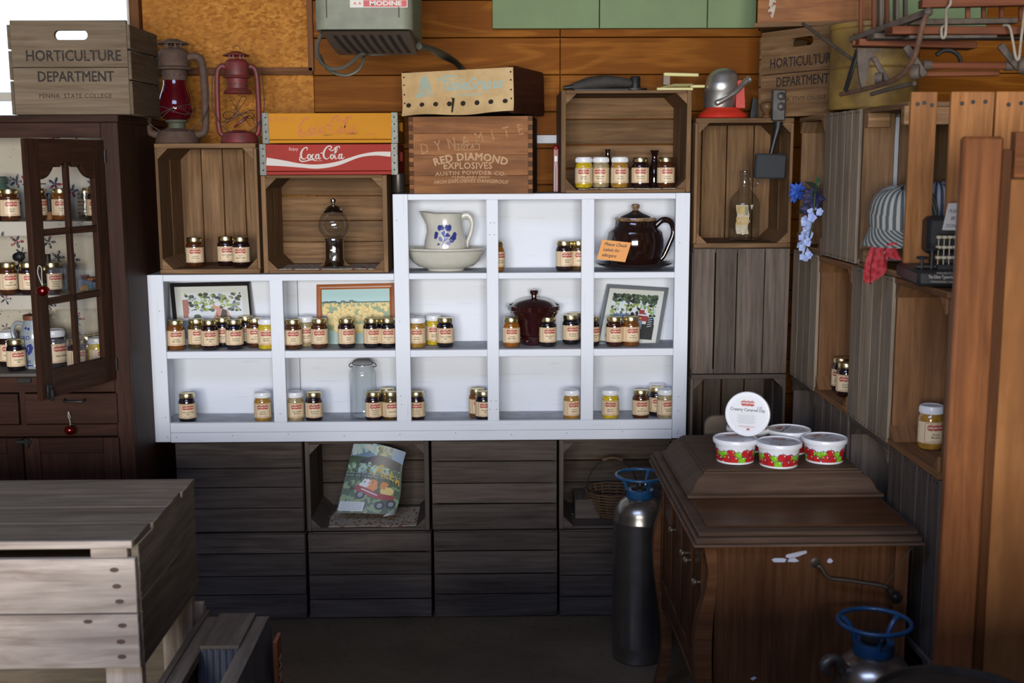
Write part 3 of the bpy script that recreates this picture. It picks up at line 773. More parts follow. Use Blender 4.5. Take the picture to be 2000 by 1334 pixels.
# middle row
MR = [(345, 4.012, 'amber', G, 'Orange|Marmalade', 'leftmost of the middle row', 3), (386, 4.045, 'olive', G, 'Red Hot|Pepper Jelly', 'left half of leftmost cell', 12),
      (411, 4.008, 'dark', G, 'Blackberry|Jelly', 'front, below the black picture frame', 4), (437, 4.075, 'black', G, 'Elderberry|Jelly', 'second row below the black frame', 0),
      (459, 4.02, 'black', G, 'Blueberry|Preserves', 'front, right of the blackberry jelly', 12), (482, 4.11, 'black', G, 'Strawberry|Rhubarb|Preserves', 'back of leftmost cell', 0),
      (500, 4.06, 'brown', G, 'HOT|Jalapeño Jelly', 'right side of the leftmost cell', 2), (522, 4.02, 'yellow', W_, 'Jalapeño|Mustard', 'cut by the stile at right of the leftmost cell', -2),
      (574, 4.012, 'brown', G, 'Peach|Butter', 'left in the second cell of the middle row', 0), (598, 4.075, 'tan', W_, 'Horseradish|Mustard', 'behind the peach butter, middle row', 4),
      (625, 4.03, 'brown', G, 'Apricot|Butter', 'left of the pumpkin picture', 0), (678, 4.03, 'dark', G, 'Cherry|Butter', 'in front of the pumpkin picture', 14),
      (727, 4.03, 'black', G, 'Strawberry|Preserves', 'before the pumpkin picture at right', 16), (758, 4.03, 'black', G, 'Strawberry|Jelly', 'cut by the stile right of the pumpkin picture', 4),
      (795, 4.09, 'red', W_, 'Honey|Mustard', 'mostly behind the tall stile, middle row', 10), (815, 4.03, 'honey', W_, 'Honey|Mustard', 'third cell of the middle row', -2),
      (848, 4.09, 'yellow', W_, 'Jalapeño|Mustard', 'behind the concord grape jelly', 4), (870, 4.035, 'black', G, 'Concord Grape|Jelly', 'third cell of the middle row at right', 2),
      (999, 4.03, 'orange', G, 'Orange|Marmalade', 'left of the maroon lidded pot', 4), (1070, 4.035, 'black', G, 'Blackberry|Jelly', 'before the maroon lidded pot', 14),
      (1115, 4.085, 'black', G, 'Blueberry|Preserves', 'right of the maroon lidded pot', 12), (1122, 4.14, 'black', G, 'Cherry|Butter', 'behind the blueberry preserves at the back', 12),
      (1154, 4.04, 'black', G, 'Blackberry|Jelly', 'half hidden by the stile left of the tractor picture', 34), (1200, 4.03, 'red', G, 'Red Hot|Pepper Jelly', 'before the tractor picture', 8),
      (1232, 4.035, 'amber', G, 'Peach|Preserves', 'before the tractor picture, right one', 14)]
for px, y, col, lid, txt, w_, r in MR: jar(px, 684, col, lid, txt, w_, r, Y=y, Z=zm1)
# bottom row, behind the lip
BR = [(367, 4.03, 'black', G, 'Concord Grape|Jelly', 'bottom row, leftmost cell', 4), (514, 4.03, 'honey', W_, 'Honey|Mustard', 'bottom row, by the first stile', 0),
      (578, 4.03, 'tan', W_, 'Horseradish|Mustard', 'bottom row, second cell at left', 8), (614, 4.03, 'dark', G, 'Strawberry|Preserves', 'bottom row, second cell', 4),
      (730, 4.03, 'dark', G, 'Strawberry|Rhubarb|Preserves', 'before the big clear jar', 14), (757, 4.09, 'red', G, 'Cherry|Butter', 'at the back right of the big clear jar', 0),
      (764, 4.03, 'olive', G, 'Apple Jelly', 'cut by the tall stile, bottom row', 10), (814, 4.03, 'dark', G, 'Strawberry|Rhubarb|Preserves', 'bottom row, third cell at left', 0),
      (932, 4.075, 'amber', G, 'Peach|Preserves', 'bottom row, third cell at right', 16), (945, 4.028, 'black', G, 'Blueberry|Jelly', 'cut by the stile, bottom row, third cell', 12),
      (1116, 4.03, 'honey', W_, 'Honey|Mustard', 'bottom row, fourth cell', 20), (1192, 4.03, 'yellow', W_, 'Jalapeño|Mustard', 'bottom row, rightmost cell at left', 0),
      (1251, 4.03, 'brown', G, 'HOT|Jalapeño Jelly', 'bottom row, rightmost cell', 10), (1283, 4.14, 'tan', W_, 'Horseradish|Mustard', 'at the back of the rightmost bottom cell', 0),
      (1282, 4.08, 'black', G, 'Blackberry|Jelly', 'between two white lids, rightmost bottom cell', 12), (1299, 4.028, 'tan', W_, 'Horseradish|Mustard', 'rightmost of the bottom row', 24)]
for px, y, col, lid, txt, w_, r in BR: jar(px, 815, col, lid, txt, w_, r, Y=y, Z=FLOOR0)
# right hand stack
zr3 = .001 + 2 * RC + .017
jar(1634, 740, 'dark', G, 'Red Hot|Pepper Jelly', 'upper left of two in the right stack', -20, pt=(PZ(1634, 766, zr3).x + .022, 3.585, zr3))
jar(1650, 740, 'dark', G, 'Cherry|Butter', 'lower right of two in the right stack', -6, pt=(PZ(1651, 782, zr3).x + .022, 3.497, zr3))
jar(1815, 888, 'honey', W_, 'Honey|Mustard', 'alone on a cloth in the right stack', 22, pt=(PZ(1815, 886, zr3).x + .022, 2.83, zr3), sc=1.04)

# ================================================================= CLOTHS
m, nt, b = NT('floral_cloth'); M_CLOTH = m
vo = nt.nodes.new('ShaderNodeTexVoronoi'); vo.inputs['Scale'].default_value = 60; nt.links.new(coords(nt, 'Object'), vo.inputs['Vector'])
c = mix(nt, (.28, .045, .04), (.50, .44, .34), ramp(nt, vo.outputs['Distance'], [(.25, 0.0), (.42, 1.0)])); n_ = noise(nt, coords(nt, 'Object'), 120, 3)
c = mix(nt, c, (.20, .17, .12), ramp(nt, n_, [(.5, 0.0), (.7, .8)])); nt.links.new(c, b.inputs['Base Color']); b.inputs['Roughness'].default_value = .95
def cloth(label, x0, x1, y0, y1, z, seed=0, name='cloth'):
    r = random.Random(seed); ph = [r.random() * 6 for _ in range(4)]
    def top(u, v, dz=0):
        x = x0 + (x1 - x0) * u + .004 * math.sin(v * 7 + ph[0]); y = y0 + (y1 - y0) * v + .003 * math.sin(u * 11 + ph[1])
        return Vector((x, y, z + .0004 + dz + .0006 * (1 + math.sin(u * 17 + ph[2]) * math.sin(v * 9 + ph[3])) * (1 if v < .1 else .2)))
    mb = MB(); mb.sheet(lambda u, v: top(u, v, .0022), 20, 8); mb.sheet(lambda u, v: top(1 - u, v, 0), 20, 8)
    for e in (0, 1):
        mb.sheet(lambda u, v, e=e: top(u if e == 0 else 1 - u, e, .0022 * v), 20, 1)
        mb.sheet(lambda u, v, e=e: top(e, (1 - u) if e == 0 else u, .0022 * v), 8, 1)
    mb.tube([top(u / 20, 0, .0012) for u in range(21)], .0016, 5)
    return tag(mb.build(name, M_CLOTH), label, 'cloth', 'floral cloths lining crates')
cloth('faded floral cloth under the jars in the topmost crate', PY(1128, 370, 4.0).x, PY(1318, 370, 4.0).x, 4.0, 4.22, SH_TOP_R + .001 + .0105, 1)
cloth('faded floral cloth under the gumball machine', PY(545, 527, 4.0).x, PY(732, 527, 4.0).x, 3.995, 4.2, SH_TOP_L + .001 + .0105, 2)
cloth('faded floral cloth under the magazine in the lower crate', PY(640, 1022, 4.0).x, PY(815, 1022, 4.0).x, 3.99, 4.22, z1 + .0005 + .0105, 3)
cloth('floral cloth on the crate floor under two dark jelly jars', RX + .016, RX + .25, 3.34, 3.58, zr3 - .004, 4)
cloth('floral cloth on the crate floor under the honey mustard jar', RX + .016, RX + .25, 2.63, 2.90, zr3 - .004, 5)

# ================================================================= SHELF ITEMS
# pitcher in a wash bowl
M_CER = plain('cream_ceramic', (.60, .58, .50), .25, coat=.4, var=.06, scale=40)
M_BLUE = plain('cobalt', (.035, .045, .22), .3, coat=.3); M_BLUE2 = plain('cobalt_pale', (.22, .22, .42), .3, coat=.3)
pb = PY(871, 530, 4.075)
bowl = MB().lathe([(.001, .004), (.050, .004), (.053, 0), (.058, 0), (.061, .006), (.090, .016), (.108, .032), (.119, .054), (.124, .068), (.133, .0735), (.1335, .0785), (.131, .080), (.120, .072), (.112, .052), (.100, .034), (.080, .020), (.055, .012), (.001, .011)], 48)
# cut depth: the bowl is round and fits the shelf depth
bo_ = bowl.build('wash_bowl', M_CER, loc=(pb.x, 4.075, zu1 + .0005)); tag(bo_, 'shallow cream ceramic wash bowl under the blue flowered pitcher', 'bowl').scale = (1.08, .74, 1)
pt_ = thing('pitcher', 'cream ceramic pitcher with blue flowers standing in the wash bowl', 'pitcher', (pb.x, 4.075, zu1 + .0175))
prof = [(.001, .002), (.055, 0), (.062, .003), (.071, .02), (.0755, .042), (.073, .062), (.064, .085), (.0585, .102), (.058, .118), (.060, .129), (.0615, .131), (.059, .129), (.056, .115), (.056, .10), (.068, .06), (.068, .02), (.001, .008)]
mb = MB(); n = 40; verts = []; faces = []
for (r, z_) in prof:
    for k in range(n):
        a = 2 * math.pi * k / n; q = 1.0
        d = math.cos(a - math.pi)
        if z_ > .08 and d > .55: q += (d - .55) / .45 * .50 * ((z_ - .08) / .05) ** 1.5 * (d > 0)
        verts.append((r * q * math.cos(a), r * q * math.sin(a), z_ + (.0 if z_ < .12 else .003 * (q - 1) * 4)))
for i in range(len(prof) - 1):
    for k in range(n): faces.append([i * n + k, i * n + (k + 1) % n, (i + 1) * n + (k + 1) % n, (i + 1) * n + k])
mb.add(verts, faces); 
def onp(off=.0006):
    def f(x, y):
        zz = y
        for i in range(len(prof) - 1):
            (r0, a0_), (r1, a1_) = prof[i][:2], prof[i + 1][:2]
            if a0_ <= zz <= a1_ and i < 10: r = r0 + (r1 - r0) * (zz - a0_) / max(a1_ - a0_, 1e-6); break
        else: r = .07
        r += off; a = x / .072 - math.pi / 2; return Vector((r * math.cos(a), r * math.sin(a), zz))
    return f
mb.build('body', M_CER, pt_)
pt_.scale = (1, 1, 1.38)
hp = curve3([(.054, 0, .122), (.078, 0, .126), (.093, 0, .110), (.090, 0, .085), (.078, 0, .062), (.074, 0, .045)], 5)
MB().tube(hp, [.009 - .003 * i / len(hp) for i in range(len(hp))], 12).build('handle', M_CER, pt_)
mb = MB()
PETY = [.80, .034]
def petal(x, y, l, w, a): 
    pts = [(0, 0), (l * .35, w * .5), (l * .75, w * .55), (l, 0), (l * .75, -w * .55), (l * .35, -w * .5)]
    c_, s_ = math.cos(R(a)), math.sin(R(a)); k_ = PETY[0]; return poly2([(x + p * c_ - q * s_, (y + p * s_ + q * c_) * k_ + PETY[1]) for p, q in pts])
f_ = onp()
for (x, y, l, w, a, m_) in ((-.020, .070, .020, .014, 60, 0), (-.022, .068, .020, .013, 95, 0), (-.024, .062, .018, .016, 200, 0), (-.026, .060, .020, .012, 230, 0), (-.016, .072, .018, .010, 30, 0),
        (.018, .066, .024, .014, 80, 0), (.014, .066, .024, .014, 110, 0), (.026, .056, .020, .018, 320, 0), (.022, .052, .020, .016, 285, 0), (.030, .060, .018, .013, 350, 0),
        (-.004, .050, .022, .008, 85, 0), (-.002, .052, .018, .008, 120, 0), (0, .050, .020, .008, 40, 0), (.006, .052, .016, .006, 15, 0),
        (-.008, .036, .020, .011, 130, 1), (-.006, .036, .022, .008, 35, 1), (0, .030, .022, .010, 5, 1), (-.004, .028, .020, .012, 330, 0), (.012, .044, .018, .006, 340, 1), (-.016, .030, .010, .006, 200, 0)):
    mb.flat(petal(x, y, l, w, a), f_, m_)
mb.flat(stroke2([(-.010, .053), (-.002, .066), (-.001, .078)], .0018), f_, 0); PETY[:] = [1, 0]
mb.build('flower_decoration', [M_BLUE, M_BLUE2], pt_)
# brown teapot / bean pot on a plate with the orange note
M_BRN = plain('brown_glaze', (.016, .006, .004), .08, coat=1.0, coatr=.02)
M_BRR = plain('glaze_rim', (.35, .24, .13), .25, coat=.5, col2=(.09, .035, .012), scale=90)
pp = PY(1240, 524, 4.07)
pl = MB().lathe([(.001, .003), (.065, .003), (.068, 0), (.072, 0), (.095, .008), (.118, .016), (.126, .022), (.127, .0245), (.124, .024), (.112, .017), (.075, .008), (.001, .007)], 48)
tag(pl.build('serving_plate', M_BRN, loc=(pp.x - .002, 4.07, zu1 + .0005)), 'glossy dark brown plate under the brown lidded pitcher', 'plate').scale = (1.06, .78, 1)
tp = thing('lidded_pitcher', 'large glossy dark brown lidded pitcher with handle, by the orange note', 'pot', (pp.x, 4.07, zu1 + .0085))
MB().lathe([(.001, .001), (.060, 0), (.067, .003), (.078, .025), (.084, .05), (.0845, .072), (.079, .094), (.066, .104), (.0615, .109), (.0600, .1225)], 44).build('body', M_BRN, tp)
MB().lathe([(.0600, .1222), (.0618, .126), (.0605, .1305), (.057, .131), (.055, .127), (.055, .118)], 44, cap=False).build('rim', M_BRR, tp)
tp.scale = (1.18, 1.1, 1.32)
ld = MB().lathe([(.0545, .120), (.0545, .129), (.045, .135), (.022, .143), (.011, .147), (.009, .149)], 36).build('lid', M_BRN, tp)
MB().lathe([(.008, .147), (.0085, .152), (.0125, .158), (.0125, .163), (.008, .1655), (.001, .166)], 20).build('knob', M_BRR, ld)
hp = curve3([(.058, -.006, .108), (.080, -.006, .124), (.104, -.006, .118), (.112, -.006, .09), (.100, -.006, .06), (.085, -.006, .03), (.074, -.006, .02)], 5)
MB().tube(hp, [.0085 - .002 * i / len(hp) for i in range(len(hp))], 12).build('handle', M_BRN, tp)
# orange note
M_NOTE = plain('orange_paper', (.85, .38, .12), .8); M_INK = plain('pen_black', (.02, .02, .03), .6)
na, nb_, nd, nc = PY(1176, 468, 3.976), PY(1233, 474, 3.972), PY(1221, 512, 3.966), PY(1166, 506, 3.968)
def quad(A, B_, C_, D_, k=1.0):   # A top-left, B top-right, C bottom-right, D bottom-left
    def f(u, v, off=0):
        a = A.lerp(B_, u); d = D_.lerp(C_, u); p = d.lerp(a, v)
        nrm = (B_ - A).cross(D_ - A).normalized(); 
        if nrm.y > 0: nrm = -nrm
        return p + nrm * off
    return f
q = quad(na, nb_, nd, nc)
mb = MB(); mb.sheet(lambda u, v: q(u, v, .002 * math.sin(u * 3)), 8, 2); mb.sheet(lambda u, v: q(1 - u, v, -.0006 + .002 * math.sin((1 - u) * 3)), 8, 2)
W2 = (nb_ - na).length; H2 = (na - nc).length
for i, ln in enumerate(('Please Check', 'Labels for', 'allergens')):
    mb.flat(text(ln, .0155, bold=.015, shear=.25, align='LEFT', sx=.92), lambda x, y, i=i: q((x + .011 + .001 * i) / W2, (y + H2 * (.80 - i * .28)) / H2, .0028), 1)
tag(mb.build('paper_note', [M_NOTE, M_INK]), 'orange handwritten allergen note leaning on the brown lidded pitcher', 'note')
# maroon lidded pot
M_MAR = plain('maroon_glaze', (.028, .005, .005), .1, coat=1.0, coatr=.03)
cp = PY(1043, 684, 4.095)
ct_ = thing('lidded_pot', 'dark maroon lidded ceramic pot with a side handle behind the jars', 'pot', (cp.x, 4.09, zm1 + .0005))
ct_.scale = (1, 1, 1.07)
MB().lathe([(.001, .002), (.046, 0), (.050, .006), (.052, .030), (.060, .034), (.063, .05), (.072, .085), (.085, .106), (.0855, .112), (.0925, .1155), (.094, .130), (.090, .130), (.086, .122), (.083, .118), (.001, .110)], 44).build('body', M_MAR, ct_)
ld = MB().lathe([(.083, .1195), (.083, .125), (.066, .140), (.045, .149), (.018, .153), (.0115, .155)], 36).build('lid', M_MAR, ct_)
MB().lathe([(.0105, .153), (.0095, .163), (.015, .169), (.0155, .175), (.012, .179), (.001, .1795)], 20).build('knob', M_MAR, ld)
MB().tube(curve3([(-.052, -.01, .028), (-.045, -.035, .024), (-.025, -.055, .016), (-.020, -.045, .01)], 5), .006, 10).build('handle', M_MAR, ct_)
# large clear clamp jar
bj = PY(711, 815, 4.09)
gj = thing('clamp_jar', 'large empty clear glass jar with rusty wire clamp, bottom row', 'jar', (bj.x, 4.085, FLOOR0 + .0005))
gj.scale = (1, 1, 1.04)
MB().lathe([(.001, .006), (.038, .006), (.042, 0), (.045, .002), (.0475, .010), (.0485, .03), (.0485, .150), (.047, .160), (.040, .172), (.035, .178), (.034, .183), (.034, .196)], 36, cap=False).build('glass_jar', M_GLASS, gj)
MB().lathe([(.001, .203), (.020, .203), (.031, .199), (.035, .196), (.036, .193), (.033, .191)], 32, cap=False).build('lid', plain('grey_glass_lid', (.22, .23, .24), .25, coat=.6), gj)
mb = MB(); mb.tube(arc3((0, 0, .186), .0355, 0, 360, 32, 'xy')[:-1], .0015, 6, closed=True)
for s_ in (-1, 1): mb.tube(curve3([(s_ * .034, 0, .190), (s_ * .043, 0, .187), (s_ * .048, 0, .180), (s_ * .043, 0, .174), (s_ * .036, 0, .178)], 4), .0016, 6)
mb.build('wire_clamp', plain('rust', (.075, .03, .022), .8), gj)
# gumball machine
gp_ = PY(655, 524, 4.10)
gm = thing('gumball_machine', 'empty chrome and glass gumball machine in the wide crate', 'gumball machine', (gp_.x, 4.09, SH_TOP_L + .0145))
MB().lathe([(.001, 0), (.050, 0), (.052, .004), (.047, .008), (.040, .012), (.034, .020), (.0315, .030), (.0315, .090), (.034, .094), (.033, .098), (.001, .098)], 40).build('base', M_STEEL, gm)
MB().lathe([(.026, .0985), (.036, .104), (.049, .120), (.0545, .142), (.052, .162), (.043, .180), (.033, .190)], 40, cap=False).build('glass_globe', M_GLASS, gm)
mb = MB().lathe([(.034, .188), (.036, .191), (.034, .195), (.022, .203), (.012, .211), (.006, .214), (.0045, .218), (.008, .222), (.0098, .228), (.008, .234), (.001, .2375)], 30)
for k in range(16):
    a = 2 * math.pi * k / 16; mb.tube([(.0345 * math.cos(a), .0345 * math.sin(a), .195), (.0125 * math.cos(a), .0125 * math.sin(a), .2112)], .0012, 4)
mb.build('lid', M_STEEL, gm)
dd = MB(); Mx = Matrix.Translation((0, -.0315, .058)) @ Matrix.Rotation(R(90), 4, 'X'); dd.lathe([(.0125, -.004), (.0135, .003), (.011, .006), (.004, .007), (.001, .007)], 24, 0, Mx @ Matrix.Diagonal((.8, 1.7, 1, 1)))
dn = dd.build('dispenser', M_STEEL, gm)
MB().box((0, -.041, .060), (.018, .006, .005)).build('knob', M_STEEL, dn)
MB().box((0, -.040, .046), (.013, .003, .012), tone=.3).build('flap', M_BLK, dn)

# ---------------------------------------------------------------- framed pictures
def frame_pic(name, label, A, B_, C_, D_, fw_, fm, matw, pic, thick=.014, inner=None, mats=None, lean=None):
    o = thing(name, label, 'framed picture', tuple((C_ + D_) / 2))
    o_loc = (C_ + D_) / 2
    q = quad(A - o_loc, B_ - o_loc, C_ - o_loc, D_ - o_loc); W = (B_ - A).length; H = (A - D_).length
    mb = MB(); fu, fv = fw_ / W, fw_ / H
    def bar(u0, v0, u1, v1, u2, v2, u3, v3):
        vs = [q(u0, v0, 0), q(u1, v1, 0), q(u2, v2, -.004), q(u3, v3, -.004)]; mid = [(vs[0] + vs[3]) / 2, (vs[1] + vs[2]) / 2]
        nrm = (q(.5, .5, .001) - q(.5, .5, 0)).normalized()
        a0, a1 = vs[0], vs[1]; b0, b1 = vs[3], vs[2]
        m0, m1 = a0.lerp(b0, .4) + nrm * .003, a1.lerp(b1, .4) + nrm * .003
        bk = -nrm * thick
        L_ = (a1 - a0).length; uvq = [[(0, 0), (L_, 0), (L_, .02), (0, .02)]]
        mb.add([a0, a1, m1, m0, b1, b0, a0 + bk, a1 + bk, b0 + bk, b1 + bk], [[0, 1, 2, 3], [3, 2, 4, 5], [1, 0, 6, 7], [5, 4, 9, 8]], 0, uvq * 4, 1)
    bar(0, 0, 1, 0, 1 - fu, fv, fu, fv); bar(1, 0, 1, 1, 1 - fu, 1 - fv, 1 - fu, fv); bar(1, 1, 0, 1, fu, 1 - fv, 1 - fu, 1 - fv); bar(0, 1, 0, 0, fu, fv, fu, 1 - fv)
    mb.build('frame', fm, o)
    mb = MB(); mb.sheet(lambda u, v: q(1 - u, v, -thick), 1, 1); mb.build('backing', plain('backing_board', (.12, .09, .06), .9), o)
    mb = MB(); mu, mv = fu + matw / W, fv + matw / H
    f0 = lambda x, y, off: q(fu + (1 - 2 * fu) * x, fv + (1 - 2 * fv) * y, -.0045 + off)
    mb.flat(rect2(.5, .5, 1, 1), lambda x, y: f0(x, y, 0), 0)
    if matw: mb.build('mat_board', plain('mat_' + name, (.60, .62, .58), .7), o); mb = MB()
    f1 = lambda x, y, off=0: q(mu + (1 - 2 * mu) * x, mv + (1 - 2 * mv) * y, -.0042 + off)
    pic(mb, f1); mb.build('photograph', mats, o)
    return o
def pc(name, col): return plain('pic_' + name, col, .35)
M_P = [pc('sky', (.38, .60, .62)), pc('green', (.06, .10, .05)), pc('pale', (.72, .56, .20)), pc('gold', (.60, .40, .07)), pc('grass', (.20, .30, .14)), pc('teal', (.30, .45, .42)), pc('dark', (.02, .02, .02)), pc('soil', (.12, .12, .12)),
       pc('white', (.62, .66, .70)), pc('red', (.30, .03, .03)), pc('leaf', (.28, .36, .08)), pc('blue', (.16, .25, .40)), pc('skin', (.55, .25, .18)), pc('orange', (.62, .22, .05)), pc('brick', (.35, .14, .11)), pc('greyb', (.22, .26, .30))]
SKY, GRN, PAL, GLD, GRS, TEA, DRK, SOI, WHI, RED, LEA, BLU, SKI, ORG, BRK, GRB = range(16)
def pumpkins(mb, f):
    mb.flat(rect2(.5, .5, 1, 1), lambda x, y: f(x, y, 0), GRS); mb.flat(rect2(.5, .88, 1, .26), lambda x, y: f(x, y, .0002), SKY)
    r = random.Random(3)
    for k in range(24): mb.flat(disc2(k / 24 + .02, .76 + r.uniform(-.005, .012) * (2 if k < 12 else .4), .035, .018 if k < 12 else .01), lambda x, y: f(x, y, .0003), GRN)
    mb.flat(rect2(.35, .12, .6, .26), lambda x, y: f(x, y, .00025), TEA); mb.flat(rect2(.05, .5, .5, .16), lambda x, y: f(max(x, 0), y, .00022), SOI)
    k = 0
    for row in range(13):
        y = .73 - .055 * row * (.6 + row * .035); s_ = .014 + .0062 * row
        if y < .25: break
        for i in range(int(1.25 / (s_ * 2.1))):
            x = r.uniform(.02, .98); k += 1
            if s_ > .05 and x < .12: continue
            off = .0003 + k * 2e-6
            a, b2 = min(s_, .085), min(s_, .085) * 1.25
            x = min(max(x, a), 1 - a)
            mb.flat(disc2(x, y, a, b2), lambda x, y, off=off: f(x, y, off), GLD); mb.flat(disc2(x - a * .15, y + b2 * .15, a * .7, b2 * .75), lambda x, y, off=off: f(x, y, off + 1e-6), PAL)
    for k in range(16): mb.flat(stroke2([(r.uniform(.6, .98), r.uniform(.0, .1)), (r.uniform(.7, .98), r.uniform(.2, .42))], .014), lambda x, y: f(x, y, .0009), TEA if k % 2 else GRN)
def leaves(mb, f, reg, n, mats_, s0, s1, seed, off0):
    r = random.Random(seed)
    for k in range(n):
        x = r.uniform(reg[0], reg[2]); y = r.uniform(reg[1], reg[3]); a = r.uniform(s0, s1)
        x = min(max(x, a), 1 - a); y = min(max(y, a), 1 - a)
        mb.flat(disc2(x, y, a, a * r.uniform(.7, 1.3), 6), lambda x, y, o_=off0 + k * 1e-6: f(x, min(max(y, 0), 1), o_), r.choice(mats_))
def grandpa(mb, f):
    mb.flat(rect2(.5, .5, 1, 1), lambda x, y: f(x, y, 0), WHI); leaves(mb, f, (.05, .6, .98, .98), 150, [GRN, LEA, LEA, DRK, WHI, GRB], .015, .045, 5, .0002)
    mb.flat(rect2(.06, .65, .10, .4), lambda x, y: f(x, y, .0004), BRK); mb.flat(rect2(.5, .2, 1, .4), lambda x, y: f(x, y, .0004), GRB)
    mb.flat(disc2(.22, .5, .13, .12), lambda x, y: f(x, y, .0005), WHI); mb.flat(disc2(.24, .48, .06, .05), lambda x, y: f(x, y, .0006), GRN); mb.flat(rect2(.3, .06, .5, .12), lambda x, y: f(x, y, .0006), DRK)
    mb.flat(poly2([(.52, .1), (.80, .1), (.82, .38), (.74, .62), (.58, .66), (.50, .42)]), lambda x, y: f(x, y, .0007), SKI)
    mb.flat(poly2([(.56, .28), (.74, .28), (.73, .60), (.66, .64), (.60, .40), (.56, .58)]), lambda x, y: f(x, y, .0008), DRK)
    mb.flat(disc2(.57, .70, .058, .085), lambda x, y: f(x, y, .0009), SKI); mb.flat(disc2(.59, .75, .055, .055), lambda x, y: f(x, y, .001), WHI)
    mb.flat(rect2(.9, .3, .18, .16), lambda x, y: f(x, y, .0006), BRK)
def tractor(mb, f):
    mb.flat(rect2(.5, .5, 1, 1), lambda x, y: f(x, y, 0), WHI); mb.flat(rect2(.5, .17, 1, .34), lambda x, y: f(x, y, .0001), DRK)
    leaves(mb, f, (0, .45, 1, .98), 260, [LEA, GRN, WHI, LEA, SKY, DRK], .015, .04, 8, .0002); leaves(mb, f, (0, .82, 1, 1), 120, [DRK, GRN], .02, .05, 9, .0006)
    mb.flat(rect2(.25, .48, .35, .12), lambda x, y: f(x, y, .0009), BLU)
    for x in (.48, .90): mb.flat(disc2(x, .38, .085, .15), lambda x, y: f(x, y, .0011), DRK)
    for x in (.48, .90):
        for j in range(5): mb.flat(stroke2([(x - .05, .28 + j * .05), (x + .04, .31 + j * .05)], .012, 2), lambda x, y: f(x, y, .0012), WHI)
    mb.flat(rect2(.69, .46, .30, .12), lambda x, y: f(x, y, .0013), RED); mb.flat(rect2(.69, .60, .11, .10), lambda x, y: f(x, y, .0014), RED); mb.flat(rect2(.69, .54, .14, .03), lambda x, y: f(x, y, .0015), WHI)
    mb.flat(rect2(.70, .32, .06, .2), lambda x, y: f(x, y, .0013), GRB); mb.flat(rect2(.68, .46, .04, .03), lambda x, y: f(x, y, .0016), PAL)
yb_, yt_ = 4.115, 4.155
frame_pic('picture_frame', 'black framed photo of a man in a dark vest, leaning in the leftmost cell', PY(331, 553, yt_), PY(489, 550, yt_), PY(501, 678, yb_), PY(343, 682, yb_), .014, plain('frame_black', (.018, .016, .018), .25, coat=.4), .022, grandpa, mats=M_P)
frame_pic('picture_frame', 'orange wood framed picture of a pumpkin field, second cell', PY(618, 556, yt_), PY(770, 553, yt_), PY(773, 680, yb_ - .01), PY(619, 682, yb_ - .01), .018, wood('frame_orange', (.28, .075, .02), (.46, .15, .045), rough=.35, coat=.4, bmp=.05), 0.0, pumpkins, mats=M_P)
frame_pic('picture_frame', 'grey framed photo of a red tractor, leaning tilted in the rightmost cell', PY(1186, 555, 4.14), PY(1306, 562, 4.155), PY(1286, 681, 4.085), PY(1163, 671, 4.08), .013, plain('frame_grey', (.16, .18, .20), .35), .016, tractor, mats=M_P)
# beaded gilt lip on the black frame
# magazine
M_MAG = M_P + [plain('page_edge', (.6, .62, .65), .8), plain('yellow_ink', (.62, .40, .04), .5)]
Am, Bm, Cm, Dm = PY(692, 863, 4.13), PY(794, 884, 4.11), PY(771, 1005, 4.03), PY(657, 1001, 4.03)
qm = quad(Am, Bm, Cm, Dm)
def mg(u, v, off=0): return qm(u, v, off + .012 * math.sin(u * math.pi) * (.5 + v * .6) - .010 * math.sin(v * 3.3) * u) + Vector((.006 * math.sin(v * 6) * u, 0, .007 * math.sin(u * 3.1) * v))
mgo = thing('magazine', 'curled magazine with pumpkins in a red wagon on its cover', 'magazine')
mb = MB(); f = lambda x, y, off=0: mg(x, y, .004 + off)
mb.sheet(lambda u, v: f(u, v, 0), 16, 16, GRN)
def g2(sh, m_, off): mb.flat(sh, lambda x, y: f(x, y, off), m_)
g2(rect2(.5, .9, 1, .2, 12, 4), BLU, .0004); leaves(mb, f, (0, .86, .6, .99), 26, [WHI, SKY], .03, .07, 4, .0006); g2(stroke2([(.22, .71, .06), (.4, .745, .13), (.62, .765, .17), (.97, .735, .14)], .1, 10), DRK, .0014); g2(rect2(.6, .745, .5, .05, 6, 1), GRB, .0013)
leaves(mb, f, (.5, .84, .75, .98), 30, [GRN, LEA], .02, .04, 14, .0012)
leaves(mb, f, (.02, .60, .98, .70), 90, [GRN, GRS, TEA], .02, .05, 6, .0014); leaves(mb, f, (.02, .02, .98, .45), 160, [GRS, GRN], .03, .06, 7, .0013)
for j in range(9): g2(rect2(.06 + j * .11, .55 - .005 * j, .02, .09), DRK, .0017)
for yy in (.57, .53): g2(rect2(.5, yy, .98, .012, 8, 1), GRB, .0018)
for (x, y, a, b2, m_) in ((.40, .44, .075, .055, WHI), (.36, .40, .08, .045, WHI), (.52, .44, .075, .055, ORG), (.50, .385, .105, .065, ORG), (.72, .42, .075, .06, ORG), (.77, .34, .115, .07, PAL)): g2(disc2(x, y, a, b2), m_, .0021); g2(stroke2([(x, y + b2 * .8), (x + .02, y + b2 * 1.3)], .02, 2), GRN, .0022)
g2(stroke2([(.22, .365, .075), (.42, .315, .085), (.62, .26, .085), (.91, .245, .07)], .08, 10), RED, .0034)
g2(stroke2([(.33, .345), (.62, .265)], .014, 8), WHI, .0042)
for (x, y) in ((.33, .26), (.70, .12), (.88, .15)): g2(disc2(x, y, .085, .065), DRK, .003); g2(disc2(x, y, .045, .035), GRB, .0032)
g2(stroke2([(.24, .36), (.14, .34), (.40, .60)], .012), DRK, .003)
sc_ = .17
